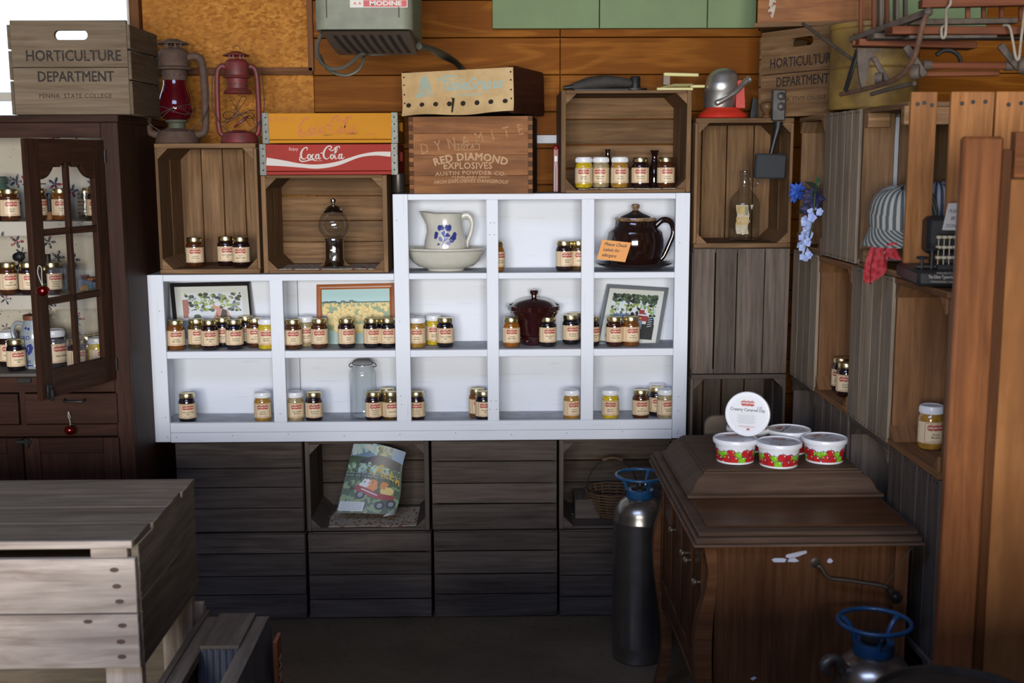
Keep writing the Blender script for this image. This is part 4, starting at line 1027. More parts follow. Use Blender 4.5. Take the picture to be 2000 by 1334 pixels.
def PT(pts, w_): g2(stroke2([(.50 + x * .105, .60 + y * .095 - x * .024) for x, y in pts], w_), 17, .0034)
PT([(0, -.6), (.5, .2), (1.0, 1.3), (1.6, 1.5), (1.5, .9), (.8, .5)], .022); PT([(1.5, .5), (1.4, -.1), (1.8, .1)], .02); PT([(2.5, .6), (2.0, .4), (2.1, -.1), (2.6, .1)], .02); PT([(3.1, 1.4), (2.8, -.1)], .02); PT([(3.5, .7), (2.95, .3), (3.5, -.1)], .02); PT([(3.8, 1.0), (3.75, .8)], .02); PT([(4.0, .6), (3.9, -.2), (4.3, .4), (4.4, -.5)], .02)
g2(rect2(.23, .09, .42, .13, 6, 2), WHI, .003)
for j in range(7): g2(rect2(.23, .14 - j * .016, .38, .005, 4, 1), GRB, .0033)
mb.build('cover', M_MAG, mgo)
mb = MB()
for k in range(4):
    mb.sheet(lambda u, v, k=k: mg(u, v, .0036 - k * .0012), 12, 12, 16); 
mb.sheet(lambda u, v: mg(1 - u, v, -.001), 12, 12, 16)
for k in range(5):
    a = Cm + Vector((-.03, -.004, .012)); mb.tube([Cm + Vector((-.036 - k * .001, -.008, -.004)), Cm + Vector((-.004 + .001 * k, -.010, .004 + k * .005))], .0008, 4, 16)
mb.build('pages', M_MAG, mgo)
# wicker basket in the lower right open crate
M_WIC = plain('wicker', (.14, .075, .035), .7, var=.4, scale=80)
bp = PY(1195, 1012, 4.11)
bk = thing('wicker_basket', 'round wicker basket with a hooped handle in the dark crate', 'basket', (bp.x, 4.11, z1 + .0005 + .0115))
mb = MB()
for k in range(9):
    z_ = .006 + k * .011; r = .062 + .032 * (k / 8) ** .6; mb.tube([(r * math.cos(a) * 1.05, r * math.sin(a), z_ + .001 * math.sin(a * 12)) for a in [2 * math.pi * j / 40 for j in range(40)]], .0036, 6, closed=True)
for k in range(20):
    a = 2 * math.pi * k / 20; mb.tube([((.058 + .034 * (j / 5) ** .6) * 1.05 * math.cos(a), (.058 + .034 * (j / 5) ** .6) * math.sin(a), .003 + .095 * j / 5) for j in range(6)], .0022, 5)
mb.lathe([(.001, .002), (.062, .002), (.062, .006), (.001, .006)], 24)
mb.build('bowl', M_WIC, bk)
hd = MB().tube([(-.094 * math.cos(R(a)), 0, .085 + .125 * math.sin(R(a))) for a in range(0, 181, 9)], .0025, 6).build('handle', M_BLK, bk)
MB().tube([(-.096 * math.cos(R(a)), 0, .085 + .127 * math.sin(R(a))) for a in range(68, 113, 4)], .0055, 8).build('grip', M_WIC, hd)
tag(MB().box((PY(1145, 990, 4.12).x, 4.13, z1 + .0125 + .035), (.09, .14, .07)).build('wooden_block', M_CD), 'dark wooden box behind the wicker basket at left', 'box')
# ================================================================= HUTCH (left cabinet)
HX = -1.177; HY = 3.735; HB = 4.28; HBP = 4.06
htz = PY(120, 225, HY).z; HL = -2.05
m, nt, b = NT('star_fabric'); M_FAB = m
uvc = coords(nt, 'Object', (1, 1, 1))
vo = nt.nodes.new('ShaderNodeTexVoronoi'); vo.inputs['Scale'].default_value = 1; vo.inputs['Randomness'].default_value = .75; nt.links.new(coords(nt, 'Object', (15, .015, 15)), vo.inputs['Vector'])
sv = nt.nodes.new('ShaderNodeVectorMath'); sv.operation = 'SUBTRACT'
sc2 = nt.nodes.new('ShaderNodeVectorMath'); sc2.operation = 'SCALE'; sc2.inputs[3].default_value = 15
tcx = nt.nodes.new('ShaderNodeTexCoord'); nt.links.new(coords(nt, 'Object', (1, .001, 1)), sc2.inputs[0]); nt.links.new(sc2.outputs[0], sv.inputs[0])
sc3 = nt.nodes.new('ShaderNodeVectorMath'); sc3.operation = 'SCALE'; sc3.inputs[3].default_value = 15
nt.links.new(vo.outputs['Position'], sv.inputs[1])
sx_ = nt.nodes.new('ShaderNodeSeparateXYZ'); nt.links.new(sv.outputs[0], sx_.inputs[0])
at = nt.nodes.new('ShaderNodeMath'); at.operation = 'ARCTAN2'; nt.links.new(sx_.outputs[2], at.inputs[0]); nt.links.new(sx_.outputs[0], at.inputs[1])
a5 = nt.nodes.new('ShaderNodeMath'); a5.operation = 'MULTIPLY'; a5.inputs[1].default_value = 5; nt.links.new(at.outputs[0], a5.inputs[0])
cs = nt.nodes.new('ShaderNodeMath'); cs.operation = 'COSINE'; nt.links.new(a5.outputs[0], cs.inputs[0])
rr = nt.nodes.new('ShaderNodeMapRange'); rr.inputs[1].default_value = -1; rr.inputs[2].default_value = 1; rr.inputs[3].default_value = .09; rr.inputs[4].default_value = .38; nt.links.new(cs.outputs[0], rr.inputs[0])
ln_ = nt.nodes.new('ShaderNodeVectorMath'); ln_.operation = 'LENGTH'; nt.links.new(sv.outputs[0], ln_.inputs[0])
lt = nt.nodes.new('ShaderNodeMath'); lt.operation = 'LESS_THAN'; nt.links.new(ln_.outputs['Value'], lt.inputs[0]); nt.links.new(rr.outputs[0], lt.inputs[1])
st = noise(nt, coords(nt, 'Object'), 210, 1); sm = noise(nt, coords(nt, 'Object'), 22, 2)
scol = mix(nt, (.025, .03, .055), (.30, .03, .04), ramp(nt, sm, [(.54, 0.0), (.60, 1.0)]))
scol = mix(nt, scol, (.45, .42, .36), ramp(nt, st, [(.56, 0.0), (.60, 1.0)]))
vd = nt.nodes.new('ShaderNodeTexVoronoi'); vd.inputs['Scale'].default_value = 42; nt.links.new(coords(nt, 'Object', (1, .001, 1)), vd.inputs['Vector'])
base = mix(nt, (.07, .06, .05), (.52, .48, .40), ramp(nt, vd.outputs['Distance'], [(.07, 0.0), (.10, 1.0)]))
cl = noise(nt, coords(nt, 'Object'), 6, 3); base = mix(nt, base, (.40, .36, .29), ramp(nt, cl, [(.4, 0.0), (.7, .6)]))
nt.links.new(mix(nt, base, scol, lt.outputs[0]), b.inputs['Base Color']); b.inputs['Roughness'].default_value = .9
hu = thing('hutch', 'tall dark mahogany hutch with an open glazed door and fabric lined shelves', 'hutch', (0, 0, 0))
def hz(py, px=150): return PY(px, py, HY).z
sw = .054; xs0 = HX - sw
z_open0 = hz(738, 240); z_open1 = hz(268, 240)
shz = [hz(434, 150), hz(580, 150), hz(732, 60)]
def hbox(name, x0, x1, y0, y1, z0, z1, mat=M_HUTCH, par=None, long=None, tone=None):
    return MB().box(((x0 + x1) / 2, (y0 + y1) / 2, (z0 + z1) / 2), (x1 - x0, y1 - y0, z1 - z0), long=long, tone=tone or rnd.uniform(.9, 1.15)).build(name, mat, par or hu)
hbox('top_board', HL, HX + .006, HY - .012, HB, htz - .022, htz)
hbox('side_panel', HX - .018, HX, HY + .0205, HB, .002, htz - .0225, long=2)
hbox('side_panel', HL, HL + .018, HY + .0205, HB, .002, htz - .0225, long=2)
hbox('stile', xs0, HX, HY, HY + .020, .002, htz - .0225, long=2)
hbox('top_rail', HL, xs0 - .0005, HY, HY + .020, z_open1, htz - .0225, long=0)
hbox('stile', HL, HL + .054, HY - .0005, HY + .0195, .002, z_open1 - .001, long=2)
hbox('middle_rail', HL + .055, xs0 - .0005, HY, HY + .020, hz(766, 150), z_open0 + .003, long=0)
hbox('middle_rail', HL + .055, xs0 - .0005, HY, HY + .020, hz(852, 150), hz(829, 150), long=0)
hbox('back_panel', HL + .019, HX - .019, HBP - .012, HBP, .002, htz - .023, tone=.6)
MB().box(((HL + HX) / 2, HBP - .016, (z_open0 + htz) / 2), (HX - HL - .04, .006, htz - z_open0 - .03)).build('fabric_lining', M_FAB, hu)
MB().box((HX - .021, (HY + .02 + HBP) / 2, (z_open0 + htz) / 2), (.004, HBP - HY - .06, htz - z_open0 - .03)).build('fabric_lining', M_FAB, hu)
for k, z_ in enumerate(shz[:2]):
    hbox('shelf_board', HL + .02, HX - .0235, HY + .045, HBP - .0195, z_ - .0200, z_ - .0006, M_FAB)
    MB().box(((HL + HX) / 2, HY + .0425, z_ - .022), (HX - HL - .05, .004, .046)).build('fabric_trim', M_FAB, hu)
hbox('shelf_board', HL + .02, HX - .0235, HY + .0205, HBP - .0195, shz[2] - .020, shz[2], wood('grey_shelf', (.10, .085, .075), (.17, .15, .135)))
# drawers and lower doors
dz0, dz1 = hz(828, 150), hz(768, 150)
xd = PY(50, 800, HY).x; xr0 = PY(257, 800, HY).x
for (a, b_) in ((xd, xs0 + .006), (HL + .06, xd - .020)):
    d = hbox('drawer', a + .002, b_, HY - .008, HY + .012, dz0 + .002, dz1, long=0)
    c_ = (a + b_) / 2 if a != xd else PY(150, 800, HY).x
    MB().tube(curve3([(c_ - .032, HY - .009, dz1 - .018), (c_ - .026, HY - .026, dz1 - .022), (c_ + .026, HY - .026, dz1 - .022), (c_ + .032, HY - .009, dz1 - .018)], 4), .004, 8).build('handle', M_BLK, d)
hbox('drawer_divider', xd - .018, xd + .0015, HY + .001, HY + .019, dz0 - .02, dz1 + .02, long=2)
lz1 = hz(854, 150); xl2 = PY(52, 900, HY).x
for (a, b_) in ((xl2, xs0 + .006), (HL + .06, xl2 - .006)):
    d = hbox('cabinet_door', a, b_, HY - .006, HY + .010, .10, lz1, long=2)
    for (p0, p1, q0, q1) in ((a + .0505, b_ - .0505, lz1 - .05, lz1), (a + .0505, b_ - .0505, .10, .16), (a, a + .05, .10, lz1), (b_ - .05, b_, .10, lz1)):
        MB().box(((p0 + p1) / 2, HY - .0095, (q0 + q1) / 2), (p1 - p0, .006, q1 - q0)).build('door_frame', M_HUTCH, d)
MB().box((xl2, HY - .016, lz1 - .010), (.05, .006, .012)).box((xl2 + .012, HY - .02, lz1 - .014), (.014, .006, .03)).build('latch', M_BLK, hu)
MB().box((PY(48, 742, HY).x, HY - .004, z_open0 - .006), (.045, .006, .016)).build('strike_plate', M_BLK, hu)
# the open door, hinged on the right stile
dr = bpy.data.objects.new('glazed_door', None); scn.collection.objects.link(dr); dr.parent = hu
hxp = PY(236, 500, HY).x; hinge = Vector((xs0 - .001, HY - .004, 0))
free = PY(60, 500, 3.395); dvec = Vector((free.x - hinge.x, free.y - hinge.y, 0)); DW = dvec.length
dr.location = hinge; dr.rotation_euler = (0, 0, math.atan2(-dvec.y, -dvec.x) )   # local -x runs to the free edge
DZ0 = PY(243, 741, HY).z + .001; DZ1 = PY(225, 270, HY).z - .006; DT = .020
M_DOOR = wood('door_dark', (.022, .010, .006), (.060, .028, .016), (.035, .016, .01), rough=.5, streak=60, bmp=.1)
def dbox(name, x0, x1, z0, z1, t=DT, y=0, mat=M_DOOR, par=None):
    return MB().box((-(x0 + x1) / 2, y, (z0 + z1) / 2), (x1 - x0, t, z1 - z0), tone=rnd.uniform(.9, 1.1)).build(name, mat, par or dr)
ds = .052
dbox('door_stile', 0, ds, DZ0, DZ1); dbox('door_stile', DW - ds, DW, DZ0, DZ1)
dbox('bottom_rail', ds + .0003, DW - ds - .0003, DZ0, DZ0 + .080)
# scalloped top rail
Hs = DZ1; x0_, x1_ = ds + .0003, DW - ds - .0003; wd = (x1_ - x0_) / 2
sc = [(0, .115), (.12, .112), (.22, .095), (.30, .080), (.36, .074), (.42, .080), (.5, .083), (.57, .078), (.64, .070), (.75, .066), (.86, .068), (.93, .078), (1, .078)]
sc = [(0, .118), (.10, .116), (.26, .108), (.40, .092), (.50, .076), (.57, .074), (.64, .082), (.72, .081), (.80, .072), (.88, .066), (.94, .068), (1, .07)]
pts = [(x0_ + wd * u, v) for u, v in smooth2(sc, 3)] + [(x1_ - wd * u, v) for u, v in smooth2(sc, 3)[::-1]]
mb = MB(); poly = [(-x, -v) for x, v in pts] + [(-x1_, 0), (-x0_, 0)]
mb.prism(poly, DT, 0, Matrix(((1, 0, 0, 0), (0, 0, 1, -DT / 2), (0, 1, 0, Hs), (0, 0, 0, 1)))); mb.build('top_rail', M_DOOR, dr)
mm = .016; gz0 = DZ0 + .080; gz1 = DZ1 - .066; xm_ = DW / 2
dbox('muntin', xm_ - mm / 2, xm_ + mm / 2, gz0, gz1, .016)
g1, g2_ = gz0 + (gz1 - gz0) * .335, gz0 + (gz1 - gz0) * .67 - .003
for gz_ in (g1, g2_): dbox('muntin', ds, DW - ds, gz_ - .010, gz_ + .010, .016)
for zz0, zz1 in ((gz0, g1 - .010), (g1 + .010, g2_ - .010), (g2_ + .010, gz1)):
    for a, b_ in ((ds, xm_ - mm / 2), (xm_ + mm / 2, DW - ds)): dbox('pane', a - .002, b_ + .002, zz0 - .002, zz1 + .002, .0025, .004, M_PANE)
kn = MB().ball((0, 0, 0), .0125, n=18, sc=(1, .8, 1)).lathe([(.006, 0), (.006, .02)], 12, 0, Matrix.Rotation(R(90), 4, 'X') @ Matrix.Translation((0, 0, -.02)))
kz = PY(82, 526, 3.40).z
kn.build('knob', plain('old_brass', (.22, .18, .09), .35, .9, var=.3), dr, (-(DW - .022), -.030, kz))
lt_ = MB().box((0, 0, 0), (.022, .006, .045)).box((.004, -.006, -.01), (.010, .008, .035)).build('latch', M_BLK, dr, (-(DW - .026), -.014, DZ0 + .022))
for zz in (DZ0 + .05, DZ1 - .05): MB().lathe([(.004, -.02), (.004, .02)], 10).build('hinge', M_BLK, dr, (.002, -.012, zz))
# jingle bells
M_BELL = plain('red_bell', (.30, .008, .008), .16, .9, coat=.8)
def bell(label, p, loop):
    o = thing('jingle_bell', label, 'ornament', tuple(p), (0, 0, 0), 'red jingle bells on the hutch')
    MB().ball((0, 0, 0), .0185, n=22, sc=(1, 1, .86)).lathe([(.017, -.001), (.0192, 0), (.017, .001)], 24, 0, cap=False).build('bell', M_BELL, o)
    MB().tube(curve3(loop, 5), .0012, 5).build('cord', plain('cord_pale', (.5, .48, .42), .8), o)
    MB().tube([(0, 0, .012), (.006, -.003, .020), (.014, -.004, .019)], [.003, .0025, .001], 5).build('leaf', plain('leaf_dark', (.02, .05, .02), .5), o)
bp_ = PY(84, 568, 3.36)
bell('red jingle bell hanging by a loop from the glazed door knob', bp_, [(0, 0, .012), (-.012, .002, .048), (-.010, .004, .070), (-.002, .004, .066), (-.001, 0, .04), (0, 0, .014)])
bp2 = PY(137, 840, HY - .022)
bell('red jingle bell hanging from the drawer handle', bp2, [(0, 0, .012), (.003, -.004, .03), (-.003, -.001, .045), (0, -.004, .062), (.004, -.002, .04)])

# things inside the hutch
def hj(px, k, y, col, lid, txt, w_, r=0, sc=1.0): jar(px, 500, col, lid, txt, w_, r, Y=y + .035, Z=shz[k] + .0004, sc=sc)
hj(-7, 0, 3.80, 'dark', G, 'Apricot|Preserves', 'at the frame edge, top shelf of hutch', 30)
hj(26, 0, 3.79, 'brown', G, 'Apricot|Butter', 'leftmost whole jar, top shelf of hutch', 12)
hj(80, 0, 3.84, 'brown', G, 'Peach|Butter', 'behind the door stile, top shelf of hutch', 34)
hj(126, 0, 3.84, 'amber', G, 'Peach|Jelly', 'behind the door muntin, top shelf of hutch', 0)
hj(182, 0, 3.90, 'red', G, 'Red Raspberry|Preserves', 'at the back, top shelf of hutch', -10)
hj(193, 0, 3.80, 'dark', G, 'Red Raspberry|Jelly', 'right pane, top shelf of hutch', 0)
hj(236, 0, 3.80, 'amber', G, 'Peach|Preserves', 'at the right stile, top shelf of hutch', 20)
hj(13, 1, 3.79, 'brown', G, 'HOT|Jalapeño Jelly', 'leftmost, middle shelf of hutch', 18)
hj(53, 1, 3.79, 'dark', G, 'Strawberry|Preserves', 'left of the door stile, middle shelf of hutch', 12)
hj(100, 1, 3.79, 'dark', G, 'Strawberry|Rhubarb|Preserves', 'behind the jingle bell, middle shelf of hutch', 20)
hj(3, 2, 3.88, 'dark', W_, 'Apple Butter', 'behind the strawberry jelly, bottom shelf of hutch', 8, 1.1)
hj(18, 2, 3.78, 'black', G, 'Strawberry|Jelly', 'front left, bottom shelf of hutch', 16)
hj(96, 2, 3.83, 'dark', W_, 'Apple Butter', 'tall, left of the apricot butter in hutch', 34, 1.22)
hj(137, 2, 3.78, 'dark', G, 'Apricot|Butter', 'lower left pane, bottom shelf of hutch', 22)
hj(160, 2, 3.86, 'amber', G, 'Peach|Preserves', 'behind the muntin, bottom shelf of hutch', 10)
hj(179, 2, 3.80, 'yellow', W_, 'Jalapeño|Mustard', 'lower right pane, bottom shelf of hutch', 42)
hj(190, 2, 3.895, 'dark', G, 'Cherry|Butter', 'at the back, bottom shelf of hutch', 0)
hj(206, 2, 3.80, 'tan', W_, 'Horseradish|Mustard', 'lower right pane at right, bottom shelf of hutch', 24)
hj(207, 2, 3.895, 'tan', W_, 'Honey|Mustard', 'behind the tan mustard at right in the hutch', 24)
hj(243, 2, 3.80, 'black', G, 'Blackberry|Jelly', 'sliver at the right stile, bottom shelf of hutch', 10)
# green glass canning jar
p = PY(2, 430, 3.885); cjr = thing('canning_jar', 'big old green glass canning jar at the left edge, top shelf of hutch', 'jar', (p.x, 3.885, shz[0] + .0004))
MB().lathe([(.001, .002), (.042, .002), (.047, .008), (.048, .09), (.040, .108), (.028, .118), (.027, .128)], 28, cap=False).build('glass_jar', M_GLASSG, cjr)
MB().lathe([(.0285, .118), (.030, .120), (.030, .138), (.026, .143), (.001, .143)], 24).build('lid', plain('green_zinc', (.09, .14, .11), .4, .5), cjr)
# cut glass tumbler
p = PY(168, 430, 3.86); mb = MB().lathe([(.001, .001), (.018, 0), (.021, .004), (.0225, .095), (.0205, .095), (.019, .008), (.001, .006)], 24)
for k in range(7):
    for j in range(14):
        a = 2 * math.pi * (j + .5 * (k % 2)) / 14; mb.ball((.0215 * math.cos(a), .0215 * math.sin(a), .012 + k * .012), .0032, n=6)
tag(mb.build('glass_tumbler', M_GLASS, loc=(p.x, 3.86, shz[0] + .0004)), 'knobbly cut glass tumbler beside the red raspberry jelly in the hutch', 'glass')
# miniature hand crank machine on a tan block
p = PY(100, 430, 3.95); cm = thing('toy_coffee_mill', 'small dark iron hand wheel toy on a tan wooden block in hutch', 'toy', (p.x, 3.90, shz[0] + .0004))
MB().box((.002, 0, .014), (.058, .05, .028)).build('wooden_base', wood('tan_block', (.24, .12, .05), (.36, .19, .085)), cm)
MB().box((.004, 0, .048), (.045, .035, .040)).lathe([(.010, .068), (.014, .085), (.008, .085)], 14).tube([(-.018, 0, .07), (-.018, 0, .095)], .003).tube([(.02, 0, .065), (.024, 0, .085), (.034, 0, .078)], .002).build('body', M_BLK, cm)
MB().tube([(-.012 + .020 * math.cos(2 * math.pi * k / 24), .012 * math.sin(2 * math.pi * k / 24), .118) for k in range(24)], .0018, 6, closed=True).tube([(-.012, 0, .07), (-.012, 0, .118)], .0025).tube([(-.032, 0, .118), (.008, 0, .118)], .0015).build('hand_wheel', plain('rust', (.075, .03, .022)), cm)
# black candlestick phone like object
p = PY(44, 570, 3.90); ph = thing('candlestick_telephone', 'black candlestick shaped telephone toy behind jars, middle shelf of hutch', 'telephone', (p.x, 3.90, shz[1] + .0004))
MB().lathe([(.001, 0), (.032, 0), (.032, .006), (.020, .012), (.008, .020), (.0075, .10), (.010, .108)], 22).build('stand', M_BLK, ph)
MB().ball((0, -.004, .118), .0165, sc=(1.1, .8, 1)).lathe([(.008, 0), (.014, .018), (.013, .018), (.007, .002)], 16, 0, Matrix.Translation((0, -.012, .118)) @ Matrix.Rotation(R(90), 4, 'X')).build('mouthpiece', M_BLK, ph)
MB().lathe([(.011, -.014), (.013, -.010), (.013, .010), (.010, .014)], 16, 0, Matrix.Translation((-.026, 0, .075)) @ Matrix.Rotation(R(25), 4, 'Y')).tube([(-.026, 0, .075), (0, 0, .095)], .003).build('receiver', M_BLK, ph)
# black toy stove
p = PY(110, 570, 3.94); sv_ = thing('toy_stove', 'black cast iron toy stove with a flue pipe, middle shelf of hutch', 'toy', (p.x, 3.885, shz[1] + .0004))
MB().box((.022, 0, .050), (.105, .07, .076)).box((.022, 0, .090), (.115, .08, .006)).box((-.024, 0, .006), (.01, .06, .012)).box((.068, 0, .006), (.01, .06, .012)).build('body', plain('slate_iron', (.045, .048, .055), .4, .3), sv_)
MB().lathe([(.010, .093), (.0085, .122), (.0105, .124), (.0105, .126), (.007, .126)], 18).build('flue_pipe', M_BLK, sv_)
MB().box((.045, -.0365, .052), (.035, .003, .05)).build('oven_door', M_BLK, sv_)
# wooden toy car
p = PY(192, 572, 3.86); tc_ = thing('toy_car', 'painted wooden toy car with yellow wheels on the middle shelf', 'toy car', (p.x, 3.86, shz[1] + .0004))
MTB = plain('toy_blue', (.09, .13, .20), .5, var=.2); MTR = plain('toy_red', (.13, .018, .015), .45, var=.3); MTY = plain('toy_yellow', (.42, .22, .05), .5, var=.2)
MB().box((-.035, 0, .030), (.045, .04, .034)).box((.018, .0, .026), (.06, .036, .022)).build('body', MTB, tc_)
mb = MB(); mb.box((.012, 0, .048), (.10, .042, .010)).box((-.04, 0, .055), (.02, .03, .008)).build('hood', MTR, tc_)
MB().tube(curve3([(.020, 0, .053), (.020, 0, .075), (.050, 0, .075), (.052, 0, .053)], 4), .004, 6).build('canopy', wood('tan_block', (.24, .12, .05), (.36, .19, .085)), tc_)
for x in (-.036, .030):
    for y in (-.025, .025): MB().lathe([(.001, -.003), (.006, -.004), (.012, -.003), (.0145, 0), (.012, .003), (.001, .003)], 20, 0, Matrix.Translation((x, y, .0150)) @ Matrix.Rotation(R(90), 4, 'X')).build('wheel', MTY, tc_)
for x in (-.012, -.020): MB().ball((x, -.024, .046), .005, n=10).build('headlight', MTY, tc_)
tag(MB().box((PY(160, 572, 3.82).x, 3.815, shz[1] + .0055), (.075, .022, .010)).build('wooden_block', wood('tan_block', (.24, .12, .05), (.36, .19, .085))), 'thin tan wooden block in front of the toy car in the hutch', 'block')
# stoneware jug
p = PY(72, 720, 3.875); jg = thing('stoneware_jug', 'grey and blue stoneware mug with brown rim behind the door stile', 'jug', (p.x, 3.875, shz[2] + .0004))
M_STN = plain('stoneware', (.30, .34, .36), .3, coat=.4, var=.15)
jp = [(.001, .001), (.036, 0), (.038, .004), (.036, .02), (.037, .04), (.046, .09), (.044, .12), (.034, .150), (.031, .162)]
MB().lathe(jp, 32).build('body', M_STN, jg)
MB().lathe([(.0305, .161), (.033, .164), (.033, .176), (.030, .178), (.001, .174)], 28).build('rim', plain('brown_lid', (.18, .06, .03), .5), jg)
MB().tube(curve3([(-.034, 0, .146), (-.058, 0, .150), (-.072, 0, .130), (-.070, 0, .105), (-.052, 0, .072), (-.042, 0, .050)], 5), .0068, 10).build('handle', M_STN, jg)
def onj(x, y):
    zz = y
    for i in range(len(jp) - 1):
        if jp[i][1] <= zz <= jp[i + 1][1]: r = jp[i][0] + (jp[i + 1][0] - jp[i][0]) * (zz - jp[i][1]) / max(jp[i + 1][1] - jp[i][1], 1e-6); break
    a = x / .045 - math.pi / 2; return Vector(((r + .0008) * math.cos(a), (r + .0008) * math.sin(a), zz))
mb = MB(); mb.flat(text('GRO', .018, bold=.02), lambda x, y: onj(x - .018, y + .105)); mb.flat(text('201', .015, bold=.02), lambda x, y: onj(x - .014, y + .024))
mb.flat(rect2(0, .012, .11, .004, 24, 1), onj); mb.flat(petal(-.028, .045, .04, .02, 85), onj); mb.flat(petal(-.012, .045, .045, .02, 70), onj); mb.flat(petal(-.022, .135, .012, .008, 20), onj); mb.flat(petal(-.010, .137, .012, .008, -20), onj)
mb.build('blue_decoration', M_BLUE, jg)

# ================================================================= ON TOP OF THE HUTCH
M_BOXW = wood('box_weathered', (.125, .088, .056), (.235, .175, .115), (.15, .12, .085), amt=.4)
M_STAMP = ink('stamp_ink', (.035, .028, .024), (.12, .088, .06), .42)
def hort(label, loc, rotz, W=.357, H=.287, D=.30, mats=None, ref=True, sk=0):
    o = thing('horticulture_box', label, 'wooden box', loc, (0, sk, rotz), 'stamped horticulture boxes')
    mats = mats or [M_BOXW, M_NAIL]
    # front and rear boards with an oval hand hole
    hw, hh_, hz_ = .052, .0145, H * .845
    MB().box((W / 2, D - .008, H * .40), (W, .016, H * .80), long=0).build('rear_panel', mats, o)
    for yy, nm in ((.008, 'front_panel'),):
        mb = MB(); zs = H * .505
        mb.box((W / 2, yy, zs / 2), (W, .016, zs - .002), long=0, tone=1.05)
        # upper board as a ring around the hole
        out = []; inn = []; n = 40; cx_, cz_ = W * .52, hz_
        for k in range(n):
            a = 2 * math.pi * k / n; c_, s_ = math.cos(a), math.sin(a)
            bx = hw - hh_ if c_ > 0 else -(hw - hh_)
            inn.append((cx_ + (bx if abs(c_) > .12 else bx * abs(c_) / .12) + hh_ * c_, cz_ + hh_ * s_))
            t_ = min((W - cx_ if c_ > 0 else cx_) / max(abs(c_), 1e-6), (H - cz_ if s_ > 0 else cz_ - zs - .001) / max(abs(s_), 1e-6))
            out.append((cx_ + c_ * t_, cz_ + s_ * t_))
        for (xx, zz) in ((0, H), (W, H), (W, zs + .001), (0, zs + .001)):
            j = min(range(n), key=lambda i: (out[i][0] - xx) ** 2 + (out[i][1] - zz) ** 2); out[j] = (xx, zz)
        vs = []
        for y_ in (yy - .008, yy + .008): vs += [(x, y_, z_) for x, z_ in out] + [(x, y_, z_) for x, z_ in inn]
        fs = []
        for k in range(n):
            k2 = (k + 1) % n
            fs += [[k, k2, n + k2, n + k], [2 * n + k2, 2 * n + k, 3 * n + k, 3 * n + k2], [n + k, n + k2, 3 * n + k2, 3 * n + k], [k2, k, 2 * n + k, 2 * n + k2]]
        mb.add(vs, fs, 0, None, .95)
        if nm == 'front_panel':
            fp = lambda x, y: Vector((x, -.0006, y))
            for q_ in range(4):
                ex, ey = (q_ % 2) * .0016, (q_ // 2) * .0012
                mb.flat(text('HORTICULTURE', .047, sx=.86), lambda x, y: fp(x + W * .53 + ex, y + H * .62 + ey) + Vector((0, -.00005 * q_, 0)), 2)
                mb.flat(text('DEPARTMENT', .045, sx=.84), lambda x, y: fp(x + W * .54 + ex, y + H * .40 + ey) + Vector((0, -.00005 * q_, 0)), 2)
            mb.flat(text('PENNA. STATE COLLEGE', .019, bold=.005, sx=.95, space=1.15), lambda x, y: fp(x + W * .53, y + H * .20), 2)
        mb.build(nm, mats + [M_STAMP], o)
    for xx in (-.0055, W + .0055):
        mb = MB()
        for j, (a, b_) in enumerate(((.004, .36), (.375, .68), (.70, .955))): mb.box((xx, D / 2, H * (a + b_) / 2), (.010, D, H * (b_ - a)), long=1, tone=.8)
        mb.build('side_panel', mats, o)
    mb = MB()
    for k in range(3): mb.box((W * (k + .5) / 3, D / 2, .0045), (W / 3 - .004, D - .034, .008), long=1)
    mb.build('bottom_panel', mats, o)
    return o
p = PY(30, 215, 3.735)
hort('weathered stamped box with an oval hand hole on top of the hutch', (p.x, 3.735, htz + .001), 0)

